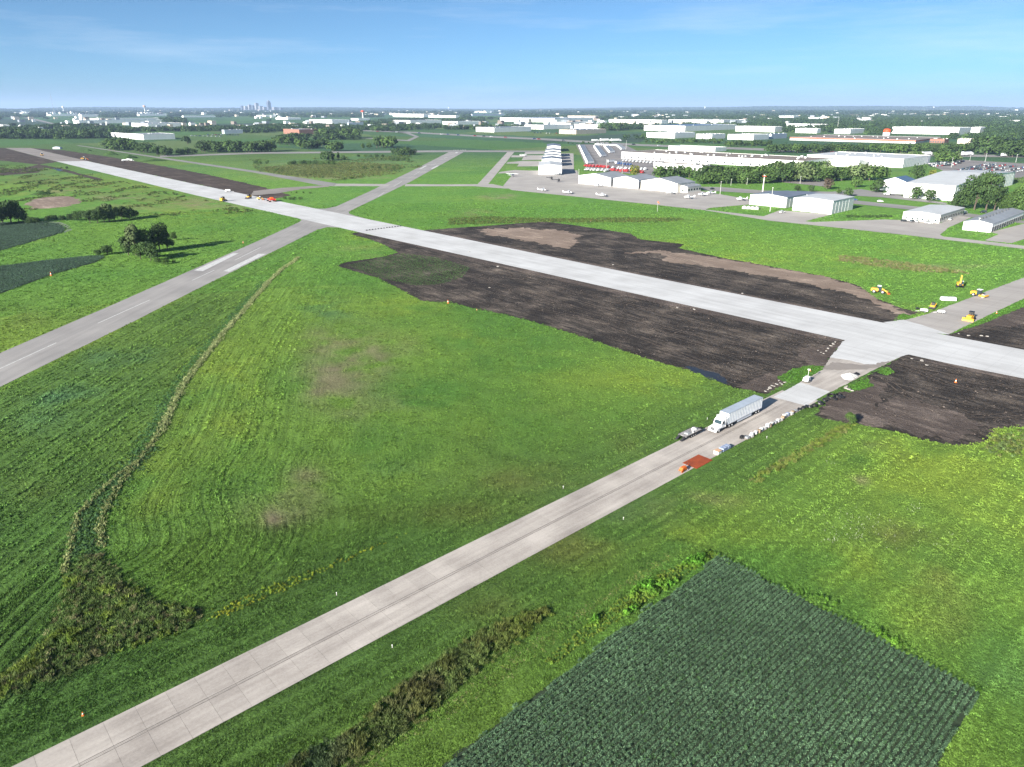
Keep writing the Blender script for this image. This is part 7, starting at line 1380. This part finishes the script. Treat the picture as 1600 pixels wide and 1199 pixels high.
wood('distant_woods', 2600, 6500, 18000, .30, 1.8, 'broad forest at the right below the horizon', 13, 44, 700, .85, 9)
wood('distant_woods', 8000, 24000, 36000, .22, 6.5, 'blue hazy woods along the horizon', f=2500, hs=.3, seed=2)
# suburb roofs sprinkled through the far woods
def suburb():
    b = MB(); r = random.Random(77)
    for i in range(1900):
        d = r.uniform(2800, 15000) ; a = R(r.uniform(-40, 40)); x, y = d * math.sin(a), d * math.cos(a); u, v = uv_of(x, y)
        if fbm(np.array(x / 1500.), np.array(y / 1500.), 2) < .47: continue
        w, l_, h = r.uniform(8, 20) * (1 + d / 12000), r.uniform(8, 34) * (1 + d / 12000), r.uniform(7, 14) * (1 + d / 14000); c = np.array([x, y]); p = [c, c + dR * w, c + dR * w + dL * l_, c + dL * l_]; z0_ = max(0, min(1, (d - 9000) / 14000)) * (float(fbm(np.array(x / 5200 + 4), np.array(y / 5200), 3)) - .35) * 130 * (1.5 if x > 0 else 1)
        b.hexa([(q[0], q[1], z0_ - 3) for q in p] + [(q[0], q[1], z0_ + h) for q in p], r.choice((0, 0, 1, 2, 2, 3)))
    o = b.build('distant_suburb', [M('wall_white'), M('wall_beige'), M('roof_grey'), M('roof_brown')]); o['kind'] = 'stuff'; o['label'] = 'pale roofs of far suburbs scattered through the woods'
suburb()
# grassy spoil heaps by the far end of the runway
mound_m = mat('mound_grass', (.035, .07, .02), .9, scale=.3, col2=(.06, .11, .028), bump=.5, bscale=.8, world_co=True, spec=.1)
for (u, v, rx, ry, h, lab) in [(174, 242.5, 12, 7, 6, 'larger green spoil heap beside the service road'), (203, 247.5, 12, 6, 5, 'green spoil heap right of the larger one'), (138, 236, 6, 4, 3, 'small green heap near the far runway end'), (240, 252, 20, 5, 3, 'long low green bank along the far soil'), (64, 304, 9, 4, 3, 'green hummock left of the dirt pit')]: pile('spoil_heap', u, v, rx, ry, h, mound_m, lab, int(u), cat='heap')
t = empty('field_shed', *at(90, 233), 90, 0); MB().prism([(-7, 0), (7, 0), (7, 3), (0, 4.5), (-7, 3)], -4, 4).build('wall', M('wall_blue_grey'), t); tag(t, 'small blue grey shed past the far runway end', 'shed')

# things that still share a label are told apart by their order in the picture
by = {}
for o in COL.objects:
    if o.parent is None and o.get('category') and o.get('label'): by.setdefault(o['label'], []).append(o)
for lab, os_ in by.items():
    if 1 < len(os_) < 60 and lab.count(' ') < 12:
        os_.sort(key=lambda o: uv_of(o.location.x, o.location.y)[0])
        for k, o in enumerate(os_): o['label'] = '%s, %s from the left' % (lab, nth(k + 1))

# ------------------------------------------------------------------ haze: one closed box of thin pale air round the whole scene
hz = MB().box(-72000, 72000, -72000, 72000, -60, 420)
hm = bpy.data.materials.new('haze_air'); hm.use_nodes = True; hn, hl = nt(hm); hn.clear()
pv = hn.new('ShaderNodeVolumePrincipled'); pv.inputs['Color'].default_value = (.46, .64, .95, 1); pv.inputs['Density'].default_value = 4.2e-5; pv.inputs['Anisotropy'].default_value = 0.0
ho = hn.new('ShaderNodeOutputMaterial'); hl.new(pv.outputs[0], ho.inputs['Volume'])
haze = hz.build('haze', hm); haze['kind'] = 'stuff'; haze['label'] = 'thin pale blue haze over the far country'
